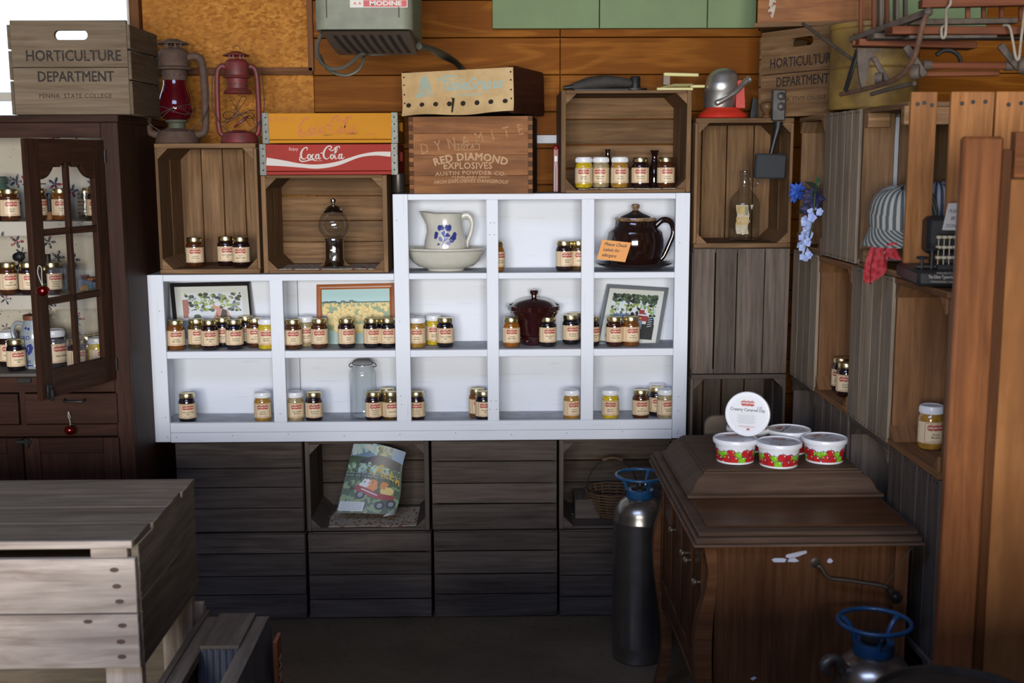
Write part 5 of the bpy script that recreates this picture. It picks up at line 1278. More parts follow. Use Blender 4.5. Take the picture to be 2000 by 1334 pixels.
# ================================================================= LANTERNS ON THE TALL CRATE
def lantern(label, px, Y, s, mf, mg_, broken=False, rz=0):
    p = PY(px, 276, Y); o = thing('barn_lantern', label, 'lantern', (p.x, Y, L1_TOP + .0008), (0, 0, R(rz)), 'old railroad style lanterns'); o.scale = (s, s, s)
    MB().lathe([(.001, 0), (.064, 0), (.067, .004), (.066, .012), (.060, .030), (.058, .036), (.045, .042), (.026, .046), (.024, .048), (.001, .048)], 32).build('fuel_tank', mf, o)
    if not broken: MB().lathe([(.025, .046), (.025, .062), (.031, .064), (.034, .068), (.034, .072), (.001, .072)], 24).build('burner', plain('burner_green', (.07, .075, .05), .7), o)
    else:
        MB().lathe([(.020, .0), (.034, .002), (.034, .008), (.020, .010)], 24, 0, Matrix.Translation((.012, -.004, .075)) @ Matrix.Rotation(R(-38), 4, 'Y')).lathe([(.001, 0), (.014, .002), (.014, .010), (.001, .010)], 16, 0, Matrix.Translation((.012, -.004, .075)) @ Matrix.Rotation(R(-38), 4, 'Y')).build('burner', mf, o)
    if mg_: MB().lathe([(.030, .072), (.044, .080), (.052, .095), (.053, .112), (.048, .140), (.040, .165), (.036, .178), (.035, .196)], 32, cap=False).build('glass_globe', mg_, o)
    t0 = .178
    mb = MB().lathe([(.052, t0 + (.0 if broken else .03)), (.045, t0 + .012 if broken else t0 + .016), (.036, t0 + .018), (.036, t0 + .052), (.048, t0 + .056), (.050, t0 + .060), (.043, t0 + .064), (.043, t0 + .105), (.036, t0 + .116), (.022, t0 + .122)] if broken else
        [(.036, .192), (.037, .196), (.037, .222), (.056, .224), (.058, .229), (.046, .234), (.046, .272), (.038, .284), (.024, .290)], 32, cap=False)
    top = t0 + .122 if broken else .290
    for k in range(6):
        a = 2 * math.pi * k / 6; mb.box((.024 * math.cos(a), .024 * math.sin(a), top + .006), (.006, .006, .016), ch=.0004)
    mb.lathe([(.048, top + .010), (.046, top + .014), (.024, top + .022), (.016, top + .026), (.001, top + .027)], 28, cap=False)
    for k in range(14):
        a = 2 * math.pi * k / 14; zz = t0 + .034 if broken else .207; mb.ball((.0366 * math.cos(a), .0366 * math.sin(a), zz), .0025, 1, n=6)
    mb.build('chimney_hood', [mf, M_BLK], o)
    ht = top - .030
    for s_ in (-1, 1):
        w0 = .086 if not broken else .068
        pts = curve3([(s_ * .040, 0, ht), (s_ * (w0 - .016), 0, ht + .004), (s_ * w0, 0, ht - .018), (s_ * (w0 + .004), 0, ht * .6), (s_ * (w0 + .002), 0, .05), (s_ * (w0 - .014), 0, .030), (s_ * .055, 0, .028)], 6)
        MB().tube(pts, .0115 if not broken else .0095, 12).build('side_tube', mf, o)
    mb = MB()
    for a0_, b0_ in ((.0, 1), (.5, -1)): mb.tube(curve3([(-.058, -.01, .075), (-.03, -.055, .085 + .02 * b0_ * .3), (.02, -.06, .11), (.055, -.012, .10 + .02 * b0_)], 5), .0014, 5)
    mb.tube([(.055 * math.cos(2 * math.pi * k / 24), .055 * math.sin(2 * math.pi * k / 24), .100 + .012 * math.sin(2 * math.pi * k / 24 * 2)) for k in range(24)], .0014, 5, closed=True)
    if broken:
        mb.tube(curve3([(-.03, 0, .17), (-.01, .01, .13), (.02, .01, .09), (.045, 0, .06)], 5), .0013, 5); mb.tube(curve3([(-.045, 0, .07), (0, .02, .12), (.03, .01, .16), (.012, 0, .165), (-.02, -.01, .10)], 5), .0013, 5)
    mb.build('globe_guard', plain('dark_wire', (.05, .03, .025), .7), o)
    mb = MB(); yb = .105 if not broken else .09
    mb.tube([(yb * math.cos(R(a)) * 1.02, -.02 - .012 * math.sin(R(a)), ht * .55 - .115 * math.sin(R(a))) for a in range(0, 181, 9)], .0017, 6)
    for s_ in (-1, 1): mb.tube([(s_ * yb * 1.02, -.02, ht * .55), (s_ * yb * .98, -.01, ht * .85), (s_ * yb * .84, 0, ht * .98)], .0017, 5)
    if broken: MB().tube(arc3((.002, 0, top + .036), .012, -20, 200, 12), .0012, 5).build('top_loop', plain('dark_wire', (.05, .03, .025)), o)
    mb.build('bail_handle', plain('dark_wire', (.05, .03, .025), .7), o)
    return o
M_LR = plain('rusty_brown_metal', (.11, .065, .045), .8, .15, var=.45, scale=45, bmp=.2, col2=(.075, .045, .032))
M_LRED = plain('worn_red_paint', (.20, .022, .022), .55, col2=(.10, .028, .022), scale=38, bmp=.1)
m, nt, b = NT('ruby_glass'); b.inputs['Base Color'].default_value = (.085, .001, .006, 1); b.inputs['Roughness'].default_value = .06; b.inputs['Coat Weight'].default_value = 1; b.inputs['Transmission Weight'].default_value = .35
lantern('big rusty brown lantern with a ruby red globe on the tall crate', 347, 4.065, 1.10, M_LR, m)
lantern('smaller red painted lantern missing its globe on the tall crate', 468, 4.10, .95, M_LRED, None, True, 14)

# ================================================================= SODA CRATES
M_YEL = paintwood('yellow_paint', (.62, .28, .02), (.52, .20, .012), (.10, .045, .02), .66)
M_RDP = paintwood('red_paint', (.40, .045, .032), (.32, .035, .028), (.14, .06, .04), .66)
M_ZINC = plain('zinc_strap', (.11, .115, .10), .45, .6, var=.35, scale=60)
M_WINK = ink('white_print', (.66, .60, .55), (.40, .10, .08), .30); M_PINK = ink('faded_pink_print', (.55, .17, .08), (.60, .26, .03), .50)
def cola(f, x0, y0, w, mat, mb, faint=False):
    """flowing script word pair; unit ~ 6.2 wide 1.6 high"""
    k = w / 6.3
    cnt = [0]
    def S(pts, wd=.14):
        cnt[0] += 1; mb.flat(stroke2([(x0 + p[0] * k, y0 + p[1] * k, (p[2] if len(p) > 2 else wd) * k) for p in pts]), lambda x, y: f(x, y) + Vector((0, -.00004 * cnt[0], 0)), mat)
    # C
    S([(1.05, 1.15, .08), (1.1, 1.45, .16), (.85, 1.5, .12), (.45, 1.15, .2), (.25, .6, .26), (.35, .12, .2), (.7, -.02, .12), (1.0, .2, .06)])
    S([(.25, .45, .1), (.05, .05, .14), (.25, -.3, .16), (.9, -.28, .14), (1.6, -.10, .16), (2.2, -.22, .08)])
    for ox, ch in ((1.05, 'o'), (1.62, 'c'), (2.12, 'a')):
        S([(ox + .35, .62, .1), (ox + .15, .5, .18), (ox + .08, .2, .2), (ox + .2, -.02, .12), (ox + .42, .08, .1)])
        if ch in 'oa': S([(ox + .42, .08, .12), (ox + .50, .35, .18), (ox + .36, .62, .12)])
        if ch == 'a': S([(ox + .52, .66, .16), (ox + .46, .2, .18), (ox + .6, -.02, .12), (ox + .8, .2, .06)])
    S([(2.85, .72, .08), (3.0, .78, .14), (3.12, .74, .05)])
    S([(4.1, 1.2, .08), (4.35, 1.55, .14), (4.0, 1.68, .16), (3.55, 1.35, .18), (3.25, .7, .26), (3.35, .15, .2), (3.7, -.02, .12), (4.0, .2, .06)])
    S([(3.95, 1.35, .1), (4.4, 1.05, .12), (4.9, 1.5, .12), (5.35, 1.62, .14), (5.4, 1.35, .08)])
    ox = 4.1
    S([(ox + .35, .62, .1), (ox + .12, .45, .18), (ox + .1, .15, .18), (ox + .28, -.02, .12), (ox + .48, .25, .16), (ox + .36, .62, .12)])
    S([(4.75, .5, .1), (5.05, 1.15, .1), (5.02, 1.5, .12), (4.85, 1.2, .16), (4.75, .3, .18), (4.88, -.02, .12), (5.1, .15, .06)])
    ox = 5.15
    S([(ox + .45, .62, .1), (ox + .2, .5, .18), (ox + .12, .15, .18), (ox + .26, -.02, .12), (ox + .46, .25, .12)]); S([(ox + .55, .66, .16), (ox + .48, .2, .18), (ox + .62, -.02, .12), (ox + .9, .25, .05)])
def soda(label, x0, x1, ytop, ybot, Y, D, paint, z, red):
    a, b_ = PY(x0, (ytop + ybot) / 2, Y).x, PY(x1, (ytop + ybot) / 2, Y).x; W = b_ - a; H = PY(650, ytop, Y).z - PY(650, ybot, Y).z
    o = thing('soda_crate', label, 'crate', (a, Y, z), (0, 0, 0), 'shallow wooden soda crates')
    mats = [paint, M_ZINC, M_WINK if red else M_PINK, M_NAIL]
    mb = MB(); f = lambda x, y: Vector((x, -.0012, y))
    mb.box((W / 2, .006, H * .56), (W, .012, H * .87), long=0, tone=1); mb.box((W / 2, .006, H * .055), (W, .011, H * .11), long=0, tone=.95)
    if red:
        cola(f, W * .285, H * .52, W * .345, 2, mb); mb.flat(text('Enjoy', .014, sx=1.0), lambda x, y: f(x + W * .245, y + H * .84), 2)
        mb.flat(text('Trade-mark', .006), lambda x, y: f(x + W * .42, y + H * .46), 2)
        mb.flat(stroke2([(W * .045, H * .44, .026), (W * .16, H * .385, .020), (W * .30, H * .30, .013), (W * .42, H * .27, .014), (W * .56, H * .36, .013), (W * .72, H * .60, .009), (W * .84, H * .68, .012), (W * .952, H * .66, .017)]), f, 2)
    else:
        cola(f, W * .26, H * .34, W * .46, 2, mb); mb.flat(text('DRINK', .022, space=1.3), lambda x, y: f(x + W * .14, y + H * .80), 2); mb.flat(text('AGF.  M.', .008), lambda x, y: f(x + W * .80, y + H * .3), 2)
    mb.build('front_panel', mats, o)
    MB().box((W / 2, D - .006, H / 2), (W, .012, H - .004), long=0).build('rear_panel', mats, o)
    for xx in (.006, W - .006):
        mb = MB(); mb.box((xx, D / 2, H * .22), (.012, D - .025, H * .42), long=1).box((xx, D / 2, H * .87), (.012, D - .025, H * .22), long=1)
        mb.box((xx, .035, H * .58), (.012, .045, H * .38)).box((xx, D - .035, H * .58), (.012, .045, H * .38)); mb.build('side_panel', mats, o)
    MB().box((W / 2, D / 2, .005), (W - .03, D - .03, .008), long=0).build('bottom_panel', mats, o)
    for s_ in (0, 1):
        xx = .010 if s_ == 0 else W - .010
        mb = MB(); mb.box((xx, -.0012, H / 2), (.020, .0020, H + .002), ch=.0004); mb.box((-.001 if s_ == 0 else W + .001, .012, H / 2), (.002, .028, H + .002), ch=.0004)
        for q in (.15, .38, .62, .85): mb.ball((xx, -.0025, H * q), .0028, n=8)
        mb.build('corner_strap', [M_ZINC], o)
    return o
H1 = PY(650, 277, 3.97).z - PY(650, 337, 3.97).z
soda('red soda crate with white script and wave, under the yellow one', 508, 776, 277, 337, 3.97, .30, M_RDP, L2_TOP + .001, True)
soda('faded yellow soda crate stacked on the red one', 513, 776, 215, 274, 3.965, .30, M_YEL, L2_TOP + .002 + H1 + .002, False)
p = PY(778, 350, 4.12)
tag(MB().lathe([(.001, 0), (.030, 0), (.031, .003), (.031, .112), (.001, .114)], 24).build('metal_canister', plain('dark_tin', (.07, .06, .05), .35, .6), loc=(p.x, 4.12, SH_TOP_R + .001)), 'dark round metal canister between the soda crates and the dynamite box', 'canister').scale = (.75, .75, .6)

# ================================================================= DYNAMITE BOX AND GRAPE BOX
M_DYN = wood('pine_orange_box', (.20, .075, .025), (.40, .175, .065), (.10, .04, .02), rough=.55, streak=38, amt=.55)
M_DYND = wood('pine_box_dark', (.035, .022, .015), (.08, .05, .032))
M_DINK = ink('pale_brand_ink', (.52, .33, .19), (.32, .15, .065), .42)
p = PY(800, 375, 3.98); Wd = PY(1040, 300, 3.98).x - PY(800, 300, 3.98).x + .003; Hd = PY(920, 227, 3.985).z - SH_TOP_R - .002; Dd = .30
dy = thing('dynamite_box', 'brown finger jointed box with faded explosives lettering on the white shelf', 'wooden box', (p.x, 3.982, SH_TOP_R + .001), (0, 0, R(-5)))
mb = MB()
cuts = [0, .235, .50, .78, 1]
for k, t_ in enumerate((1.0, 1.12, .95, .85)[::-1]): mb.box((Wd / 2, .008, Hd * (cuts[k] + cuts[k + 1]) / 2), (Wd - .03, .016, Hd * (cuts[k + 1] - cuts[k]) - .0006), long=0, tone=t_, ch=.0005)
n = 17
for k in range(n):
    for xx in (.0075, Wd - .0075): mb.box((xx, .0078, Hd * (k + .5) / n), (.0148, .0156, Hd / n - .0006), long=0, tone=1.0 if k % 2 else .38, ch=.0004)
f = lambda x, y: Vector((Wd / 2 + x, -.0007, Hd / 2 + y))
def arcf(x, y, R_, dy_): a = x / R_; return f((R_ + y) * math.sin(a), dy_ + (R_ + y) * math.cos(a) - R_)
mb.flat(text('RED DIAMOND', .034, bold=.035, sx=1.02, space=1.08), lambda x, y: arcf(x + .0, y, .42, -.006), 1)
mb.flat(text('EXPLOSIVES', .030, bold=.02, sx=1.0, space=1.05), lambda x, y: f(x - .01, y - .036), 1)
mb.flat(text('AUSTIN POWDER CO.', .0185, bold=.01, sx=1.22, space=1.08), lambda x, y: arcf(x, y, 1.5, -.059), 1)
mb.flat(text('CLEVELAND, OHIO', .0115, bold=.01, sx=1.3), lambda x, y: f(x, y - .0735), 1)
mb.flat(text('HIGH EXPLOSIVES DANGEROUS', .0165, bold=.01, sx=1.06, shear=.2), lambda x, y: arcf(x, y, 1.6, -.086), 1)
mb.flat(text('LOT A', .018, sx=1.1), lambda x, y: f(x - .015, y + .027), 1); mb.flat(ring2(.085, .020, .001, .0016), lambda x, y: f(x - .012, y + .027), 1)
for i, ch_ in enumerate('DYNAMITE'):
    mb.flat(text(ch_, .052, sx=.75), lambda x, y, i=i: f(x * math.cos(.22) - y * math.sin(.22) - .155 + i * .046, y * math.cos(.22) + x * math.sin(.22) + .020 + i * .0088), 2)
mb.build('front_panel', [M_DYN, M_DINK, ink('very_faded_ink', (.45, .27, .15), (.32, .14, .055), .52)], dy)
MB().box((Wd - .008, Dd / 2 + .008, Hd / 2), (.016, Dd - .018, Hd), long=1, tone=.9).build('side_panel', M_DYND, dy)
MB().box((.008, Dd / 2 + .008, Hd / 2), (.016, Dd - .018, Hd), long=1, tone=.9).build('side_panel', M_DYND, dy)
MB().box((Wd / 2, Dd, Hd / 2), (Wd - .034, .016, Hd), long=0).build('rear_panel', M_DYND, dy)
MB().box((Wd / 2, Dd / 2 + .006, .006), (Wd - .034, Dd - .026, .010), long=0).build('bottom_panel', M_DYND, dy)
# grape box
M_CREAM = plain('cream_paper', (.62, .44, .22), .7, col2=(.50, .33, .15), scale=14)
M_LBLUE = ink('pale_blue_print', (.36, .47, .42), (.55, .43, .25), .34)
gR = PY(1004, 185, 3.86); gL = PY(787, 195, 3.99)
gvec = Vector((gR.x - gL.x, gR.y - gL.y, 0)); Wg = gvec.length; ang = math.atan2(gvec.y, gvec.x); Hg = .142; Dg = .34
GZ = SH_TOP_R + .001 + Hd + .0012
gb = thing('grape_box', 'cream papered grape box with dark wooden ends, tilted on the dynamite box', 'wooden box', (gL.x, gL.y, GZ), (0, R(-1.2), ang))
mb = MB()
def fp_(x, y, off=0):  # paper front with sagging lower flap
    t_ = max(0, .33 - y / Hg) / .33
    return Vector((x, -.001 - off - .012 * t_ * t_ * (1 + .4 * math.sin(x * 30)) + .004 * t_ * math.sin(x * 55), y + .004 * t_ * math.sin(x * 21)))
holes = [(.022 + Wg * k / 8.05, .035) for k in range(8)]
mb.sheet(lambda u, v: fp_(u * Wg, v * Hg), 60, 16, 0); mb.sheet(lambda u, v: fp_((1 - u) * Wg, v * Hg, -.0015), 60, 16, 0)
for hx_, hy_ in holes: mb.flat(disc2(hx_, hy_, .0088, .0078), lambda x, y: fp_(x, y, .0008), 2)
def SG(s, x, y, h, **k): mb.flat(text(s, h, shear=.28, **k), lambda a, b2: fp_(a + x, b2 + y, .0009), 1)
SG('Table', Wg * .47, Hg * .66, .052, bold=.02, sx=.82); SG('Grapes', Wg * .745, Hg * .66, .052, bold=.02, sx=.82); SG('OF CALIFORNIA', Wg * .60, Hg * .43, .013, bold=.02)
mb.flat(stroke2([(Wg * .34, Hg * .80, .006), (Wg * .42, Hg * .88, .006), (Wg * .52, Hg * .84, .004)]), lambda x, y: fp_(x, y, .0009), 1)
r = random.Random(2)
for k in range(70):
    yy = r.random(); xx = (r.random() - .5) * (1 - yy * .75)
    mb.flat(ring2(.011, .011, .0053, .0016), lambda x, y: fp_(x + Wg * .21 + xx * .055, y + Hg * (.45 + yy * .42), .0009 + k * 1e-6), 1)
mb.flat(poly2([(Wg * .14, Hg * .40), (Wg * .19, Hg * .48), (Wg * .17, Hg * .55), (Wg * .12, Hg * .46)]), lambda x, y: fp_(x, y, .0008), 1)
mb.flat(poly2([(Wg * .45, .008), (Wg * .455, .05), (Wg * .44, .055), (Wg * .48, .052), (Wg * .465, .008)]), lambda x, y: fp_(x, y, .0012), 2)
for xx in (.008, Wg - .008):
    for q in (.30, .5, .72, .9): mb.ball(fp_(xx, Hg * q, .001), .003, 2, n=8)
mb.build('front_panel', [M_CREAM, M_LBLUE, plain('hole_dark', (.02, .012, .008), .9)], gb)
M_GEND = wood('grape_end', (.045, .014, .008), (.085, .028, .015), rough=.6)
for xx in (.008, Wg - .010): MB().prism([(.0 + p[0] + Dg / 2, p[1] + Hg / 2 + .002) for p in rrect_pts(Dg, Hg + .008, .016, 4, 2)], .018, 0, Matrix(((0, 0, 1, xx - .009), (1, 0, 0, .003), (0, 1, 0, 0), (0, 0, 0, 1)))).build('end_panel', M_GEND, gb)
mb = MB().box((Wg / 2, Dg - .006, Hg / 2), (Wg - .04, .008, Hg - .01), long=0).box((Wg / 2, Dg / 2, .006), (Wg - .04, Dg - .03, .006), long=0).box((Wg / 2, .008, Hg * .3), (Wg - .04, .006, Hg * .5), long=0, tone=.5); mb.build('rear_panel', M_DYND, gb)
p = PY(1081, 330, 4.12); kn_ = thing('folding_knife', 'red and white handled tool standing between the boxes', 'tool', (p.x + .008, 4.12, SH_TOP_R + .0010))
MB().box((0, 0, .075), (.018, .02, .15)).ball((0, 0, .152), .012).build('handle', plain('tool_red', (.20, .01, .012), .4), kn_)
MB().tube([(-.006, -.012, .002), (-.005, -.012, .085), (.0, -.012, .105)], .0016, 5).tube([(.004, -.012, .002), (.004, -.012, .085), (.0, -.012, .105)], .0016, 5).box((.0, -.012, .115), (.012, .004, .02)).build('guard', plain('tool_white', (.6, .6, .6), .4), kn_)

# ================================================================= WALL HEATER
M_HTR = plain('heater_grey_green', (.19, .20, .14), .5, var=.18, scale=22, col2=(.15, .155, .11), spec=.3)
M_HRU = plain('heater_rust', (.07, .05, .035), .8)
hl, hr = PY(614, 30, 3.25).x, PY(806, 30, 3.25).x; zb_h = PY(700, 57, 3.25).z; WH = hr - hl; HD = .42
ht_ = thing('unit_heater', 'grey green metal unit heater hung high on the wall with a maker plate', 'heater', (hl, 3.25, zb_h))
mb = MB(); prof = [(0, .0), (.0, .55)]
rr_ = .030
pr = [(rr_ * (1 - math.cos(R(a))), rr_ * (1 - math.sin(R(a)))) for a in range(0, 91, 15)]
outer = [(0 + x, y) for x, y in [(0, HD)] ] 
# casing: plan outline rounded at the front corners, extruded upward
out = [(0, HD), (0, rr_)] + [(rr_ - rr_ * math.cos(R(a)), rr_ - rr_ * math.sin(R(a))) for a in range(10, 90, 16)] + [(rr_, 0), (WH - rr_, 0)] + [(WH - rr_ + rr_ * math.sin(R(a)), rr_ - rr_ * math.cos(R(a))) for a in range(10, 90, 16)] + [(WH, rr_), (WH, HD)]
mb.prism(out[::-1][::-1], .75, 0); mb.build('casing', M_HTR, ht_)
mb = MB(); mb.box((WH * .125, -.0012, .38), (.003, .002, .70)); mb.box((WH * .86, -.0012, .38), (.003, .002, .70)); mb.build('seam', M_HRU, ht_)
# louvred sloping bottom
fl_ = lambda u, v: Vector((WH * (.06 + .90 * u - .0 * v), .012 + (HD - .05) * v, -.004 - .030 * math.sin(min(v, 1) * math.pi * .5)))
mb = MB(); mb.sheet(lambda u, v: fl_(1 - u, v), 8, 6, 0)
for e in (0, 1): mb.sheet(lambda u, v, e=e: fl_(e, u) + Vector((0, 0, (.034) * v if True else 0)), 6, 1, 0)
mb.sheet(lambda u, v: Vector((WH * (.06 + .9 * u), HD - .038, -.034 + .034 * v)), 2, 1, 0)
mb.build('bottom_grille', plain('grille_brown', (.12, .095, .07), .6), ht_)
for k in range(8):
    u = .10 + .105 * k; MB().sheet(lambda a, b2: fl_(u + .045 * (1 - a) + .05 * b2, .12 + .70 * b2) + Vector((0, 0, -.0015)), 1, 4).build('louvre_slot', plain('slot_black', (.008, .007, .006), .9), ht_)
mb = MB(); f = lambda x, y: Vector((x, -.0022, y)); zc_p = PY(742, 7, 3.25).z - zb_h
pw = .155; pxc = PY(740, 7, 3.25).x - hl
mb.flat(rect2(pxc, zc_p, pw, .021), f, 0); mb.flat(rect2(pxc + .017, zc_p, pw - .038, .017), lambda x, y: f(x, y) + Vector((0, -.0002, 0)), 1)
mb.flat(text('MODINE', .016, bold=.04, sx=1.4), lambda x, y: f(x + pxc + .018, y + zc_p) + Vector((0, -.0005, 0)), 0)
for k in (0, 1): mb.flat(poly2([(pxc - .069 + k * .013, zc_p - .004), (pxc - .064 + k * .013, zc_p + .005), (pxc - .059 + k * .013, zc_p - .004), (pxc - .064 + k * .013, zc_p - .0005)]), lambda x, y: f(x, y) + Vector((0, -.0003, 0)), 1)
mb.build('maker_plate', [plain('plate_white', (.55, .52, .45), .5), plain('plate_red', (.42, .03, .03), .5)], ht_)
hc = thing('heater_bracket', 'steel hanger strap holding the unit heater to the ceiling', 'bracket', (hl + WH / 2, 3.4, zb_h + .75))
MB().box((0, 0, (WZ - zb_h - .75) / 2), (.04, .004, WZ - zb_h - .76)).build('strap', M_BLK, hc)
def cable(label, pts, r, mat, Y, name='cable', ribs=True):
    P = curve3([PY(x, y, Y + dy) for x, y, dy in pts], 8); mb = MB(); L_ = [P[0]]
    mb.tube(P, [r * (1 + .12 * (i % 2)) for i in range(len(P))] if ribs else r, 7); return tag(mb.build(name, mat), label, 'cable', 'cables hanging under the heater')
M_CON = plain('flex_conduit', (.13, .125, .10), .5, .5); M_CBK = plain('cable_dark', (.05, .05, .035), .6)
cable('ribbed metal conduit loop hanging under the heater at left', [(630, 62, .1), (621, 85, .1), (622, 112, .08), (640, 132, .05), (668, 133, .05), (695, 115, .06), (712, 98, .08), (718, 88, .1)], .0055, M_CON, 3.5)
cable('second conduit loop crossing to the right under the heater', [(624, 108, .1), (640, 135, .06), (672, 147, .05), (698, 138, .05), (710, 118, .06), (712, 106, .08), (730, 106, .06), (780, 102, .08), (808, 97, .1), (816, 88, .1)], .005, M_CON, 3.55)
cable('short conduit from the heater into the cable knot', [(684, 90, .1), (695, 100, .08), (710, 106, .05), (718, 88, .12)], .005, M_CON, 3.52)
cable('dark cable bundle running from the heater down behind the grape box', [(818, 90, .0), (845, 97, .2), (870, 108, .4), (893, 124, .7), (905, 140, .76), (916, 152, .77)], .010, M_CBK, 3.52, ribs=False)
cable('thin cable looping beside the dark bundle', [(835, 93, .1), (855, 108, .3), (875, 117, .5), (892, 125, .7)], .005, M_CON, 3.52)
# ================================================================= RECORD CABINET
GX0, GX1, GY0, GY1, GZ = .470, .980, 2.60, 3.37, .755
gc = thing('record_cabinet', 'dark walnut record cabinet with a domed lid and winding crank at right', 'cabinet', (0, 0, 0))
def gbox(name, x0, x1, y0, y1, z0, z1, mat=M_WALNUT, par=None, long=None, tone=1.0, ch=.002):
    return MB().box(((x0 + x1) / 2, (y0 + y1) / 2, (z0 + z1) / 2), (x1 - x0, y1 - y0, z1 - z0), long=long, tone=tone, ch=ch).build(name, mat, par or gc)
# rim with a stepped moulding
mb = MB()
mb.box(((GX0 + GX1) / 2, (GY0 + GY1) / 2, GZ - .006), (GX1 - GX0 + .004, GY1 - GY0 + .004, .012), long=0, ch=.004, tone=.95)
mb.box(((GX0 + GX1) / 2, (GY0 + GY1) / 2, GZ - .020), (GX1 - GX0 + .020, GY1 - GY0 + .020, .016), long=0, ch=.006, tone=1)
mb.box(((GX0 + GX1) / 2, (GY0 + GY1) / 2, GZ - .031), (GX1 - GX0 + .026, GY1 - GY0 + .026, .006), long=0, ch=.003, tone=1.6)
mb.build('rim_moulding', M_WALD, gc)
MB().box(((GX0 + GX1) / 2 + .006, (GY0 + GY1) / 2 + .01, GZ + .002), (GX1 - GX0 - .036, GY1 - GY0 - .05, .004), long=0, tone=.8).build('top_panel', M_WALNUT, gc)
bx0, bx1, by0, by1, bz0, bz1 = GX0 + .014, GX1 - .012, GY0 + .014, GY1 - .012, .30, GZ - .035
gbox('side_panel', bx0 + .030, bx1 - .032, by0 + .004, by0 + .016, bz0, bz1, long=2)
gbox('side_panel', bx0 + .030, bx1 - .032, by1 - .016, by1 - .004, bz0, bz1, long=2)
gbox('back_panel', bx1 - .014, bx1 - .002, by0 + .03, by1 - .03, bz0, bz1, long=2)
gbox('bottom_panel', bx0 + .01, bx1 - .01, by0 + .02, by1 - .02, bz0, bz0 + .014, long=1)
# four corner posts; the two on the door side are serpentine
prof = [(0.720, 0), (.690, .006), (.655, .012), (.62, .010), (.58, .001), (.54, -.010), (.50, -.017), (.45, -.018), (.40, -.014), (.34, -.006), (.28, .003), (.22, .010), (.16, .012), (.10, .006), (.05, -.006), (.002, -.016)]
pf = smooth2(prof, 3)
for yy in (by0, by1 - .034):
    pts = [(bx0 + x, z_) for z_, x in pf] + [(bx0 + .030 + x * (.3 if z_ > bz0 else 1) - (0 if z_ > bz0 else .0), z_) for z_, x in pf[::-1]]
    mb = MB(); mb.prism([(a, b_) for a, b_ in pts], .034, 0, Matrix(((1, 0, 0, 0), (0, 0, 1, yy), (0, 1, 0, 0), (0, 0, 0, 1))), tone=1.5); mb.build('leg', M_WALNUT, gc)
    mb = MB(); mb.box((bx1 - .016, yy + .017, bz1 / 2 + .001), (.032, .034, bz1 - .002), long=2, tone=1.4); mb.build('leg', M_WALNUT, gc)
# doors on the left face, with scalloped apron
dy0, dy1 = by0 + .036, by1 - .036; dm = (dy0 + dy1) / 2
for (a, b_) in ((dy0, dm - .001), (dm + .001, dy1)):
    for (c0, c1) in ((a, (a + b_) / 2 - .0008), ((a + b_) / 2 + .0008, b_)):
        d = gbox('door', bx0 + .008, bx0 + .022, c0, c1, bz0 + .055, bz1 - .004, long=2, tone=.85)
        for (q0, q1, w0, w1) in ((c0, c1, bz1 - .040, bz1 - .004), (c0, c1, bz0 + .055, bz0 + .09), (c0, c0 + .028, bz0 + .09, bz1 - .04), (c1 - .028, c1, bz0 + .09, bz1 - .04)):
            MB().box((bx0 + .0055, (q0 + q1) / 2, (w0 + w1) / 2), (.005, q1 - q0 - .001, w1 - w0 - .0006), tone=.9).build('door_frame', M_WALNUT, d)
for (x_, y_) in ((1313, 1035), (1335, 1080), (1342, 1094), (1366, 1152)):
    pk = PX(x_, y_, bx0 - .008)
    if pk.y > by1 - .05: pk.y = by1 - .06
    MB().lathe([(.003, 0), (.004, .008), (.0085, .012), (.009, .017), (.005, .021), (.001, .0215)], 14, 0, Matrix.Translation((bx0 + .003, max(pk.y, by0 + .05), pk.z)) @ Matrix.Rotation(R(-90), 4, 'Y')).build('knob', plain('knob_brass', (.45, .38, .28), .3, .9), gc)
mb = MB(); ap = [(dy0, bz0 + .054), (dy1, bz0 + .054)] + [(dy1 - (dy1 - dy0) * u, bz0 + .054 - .012 - .055 * abs(2 * u - 1) ** 2.2) for u in [k / 20 for k in range(21)]]
mb.prism([(a - 0, b_) for a, b_ in ap][::-1], .012, 0, Matrix(((0, 0, 1, bx0 + .009), (1, 0, 0, 0), (0, 1, 0, 0), (0, 0, 0, 1)))); mb.build('apron', M_WALNUT, gc)
# lid: flat top, coved sides
lx0, lx1, ly0, ly1 = .486, .986, 2.86, 3.33; LZ = GZ + .0045
cove = [(0, 0), (0, .006), (.006, .008), (.012, .012), (.017, .020), (.023, .032), (.031, .043), (.042, .051), (.047, .053), (.047, .058), (.054, .060), (.054, .063)]
mb = MB(); vs = []; fs = []
for i, z_ in cove: vs += [(lx0 + i, ly0 + i * .8, LZ + z_), (lx1 - i, ly0 + i * .8, LZ + z_), (lx1 - i, ly1 - i * .8, LZ + z_), (lx0 + i, ly1 - i * .8, LZ + z_)]
for k in range(len(cove) - 1):
    for j in range(4): fs.append([k * 4 + j, k * 4 + (j + 1) % 4, k * 4 + 4 + (j + 1) % 4, k * 4 + 4 + j])
n = len(cove); fs.append([n * 4 - 4, n * 4 - 3, n * 4 - 2, n * 4 - 1]); fs.append([3, 2, 1, 0])
uvs = [[((vs[i][0] if f_ is None or True else 0) + vs[i][1] * .2, vs[i][2] + vs[i][1]) for i in f_] for f_ in fs]
mb.add(vs, fs, 0, uvs, 1.0); mb.build('lid', M_WALD, gc, ang=30)
LTOP = LZ + .063
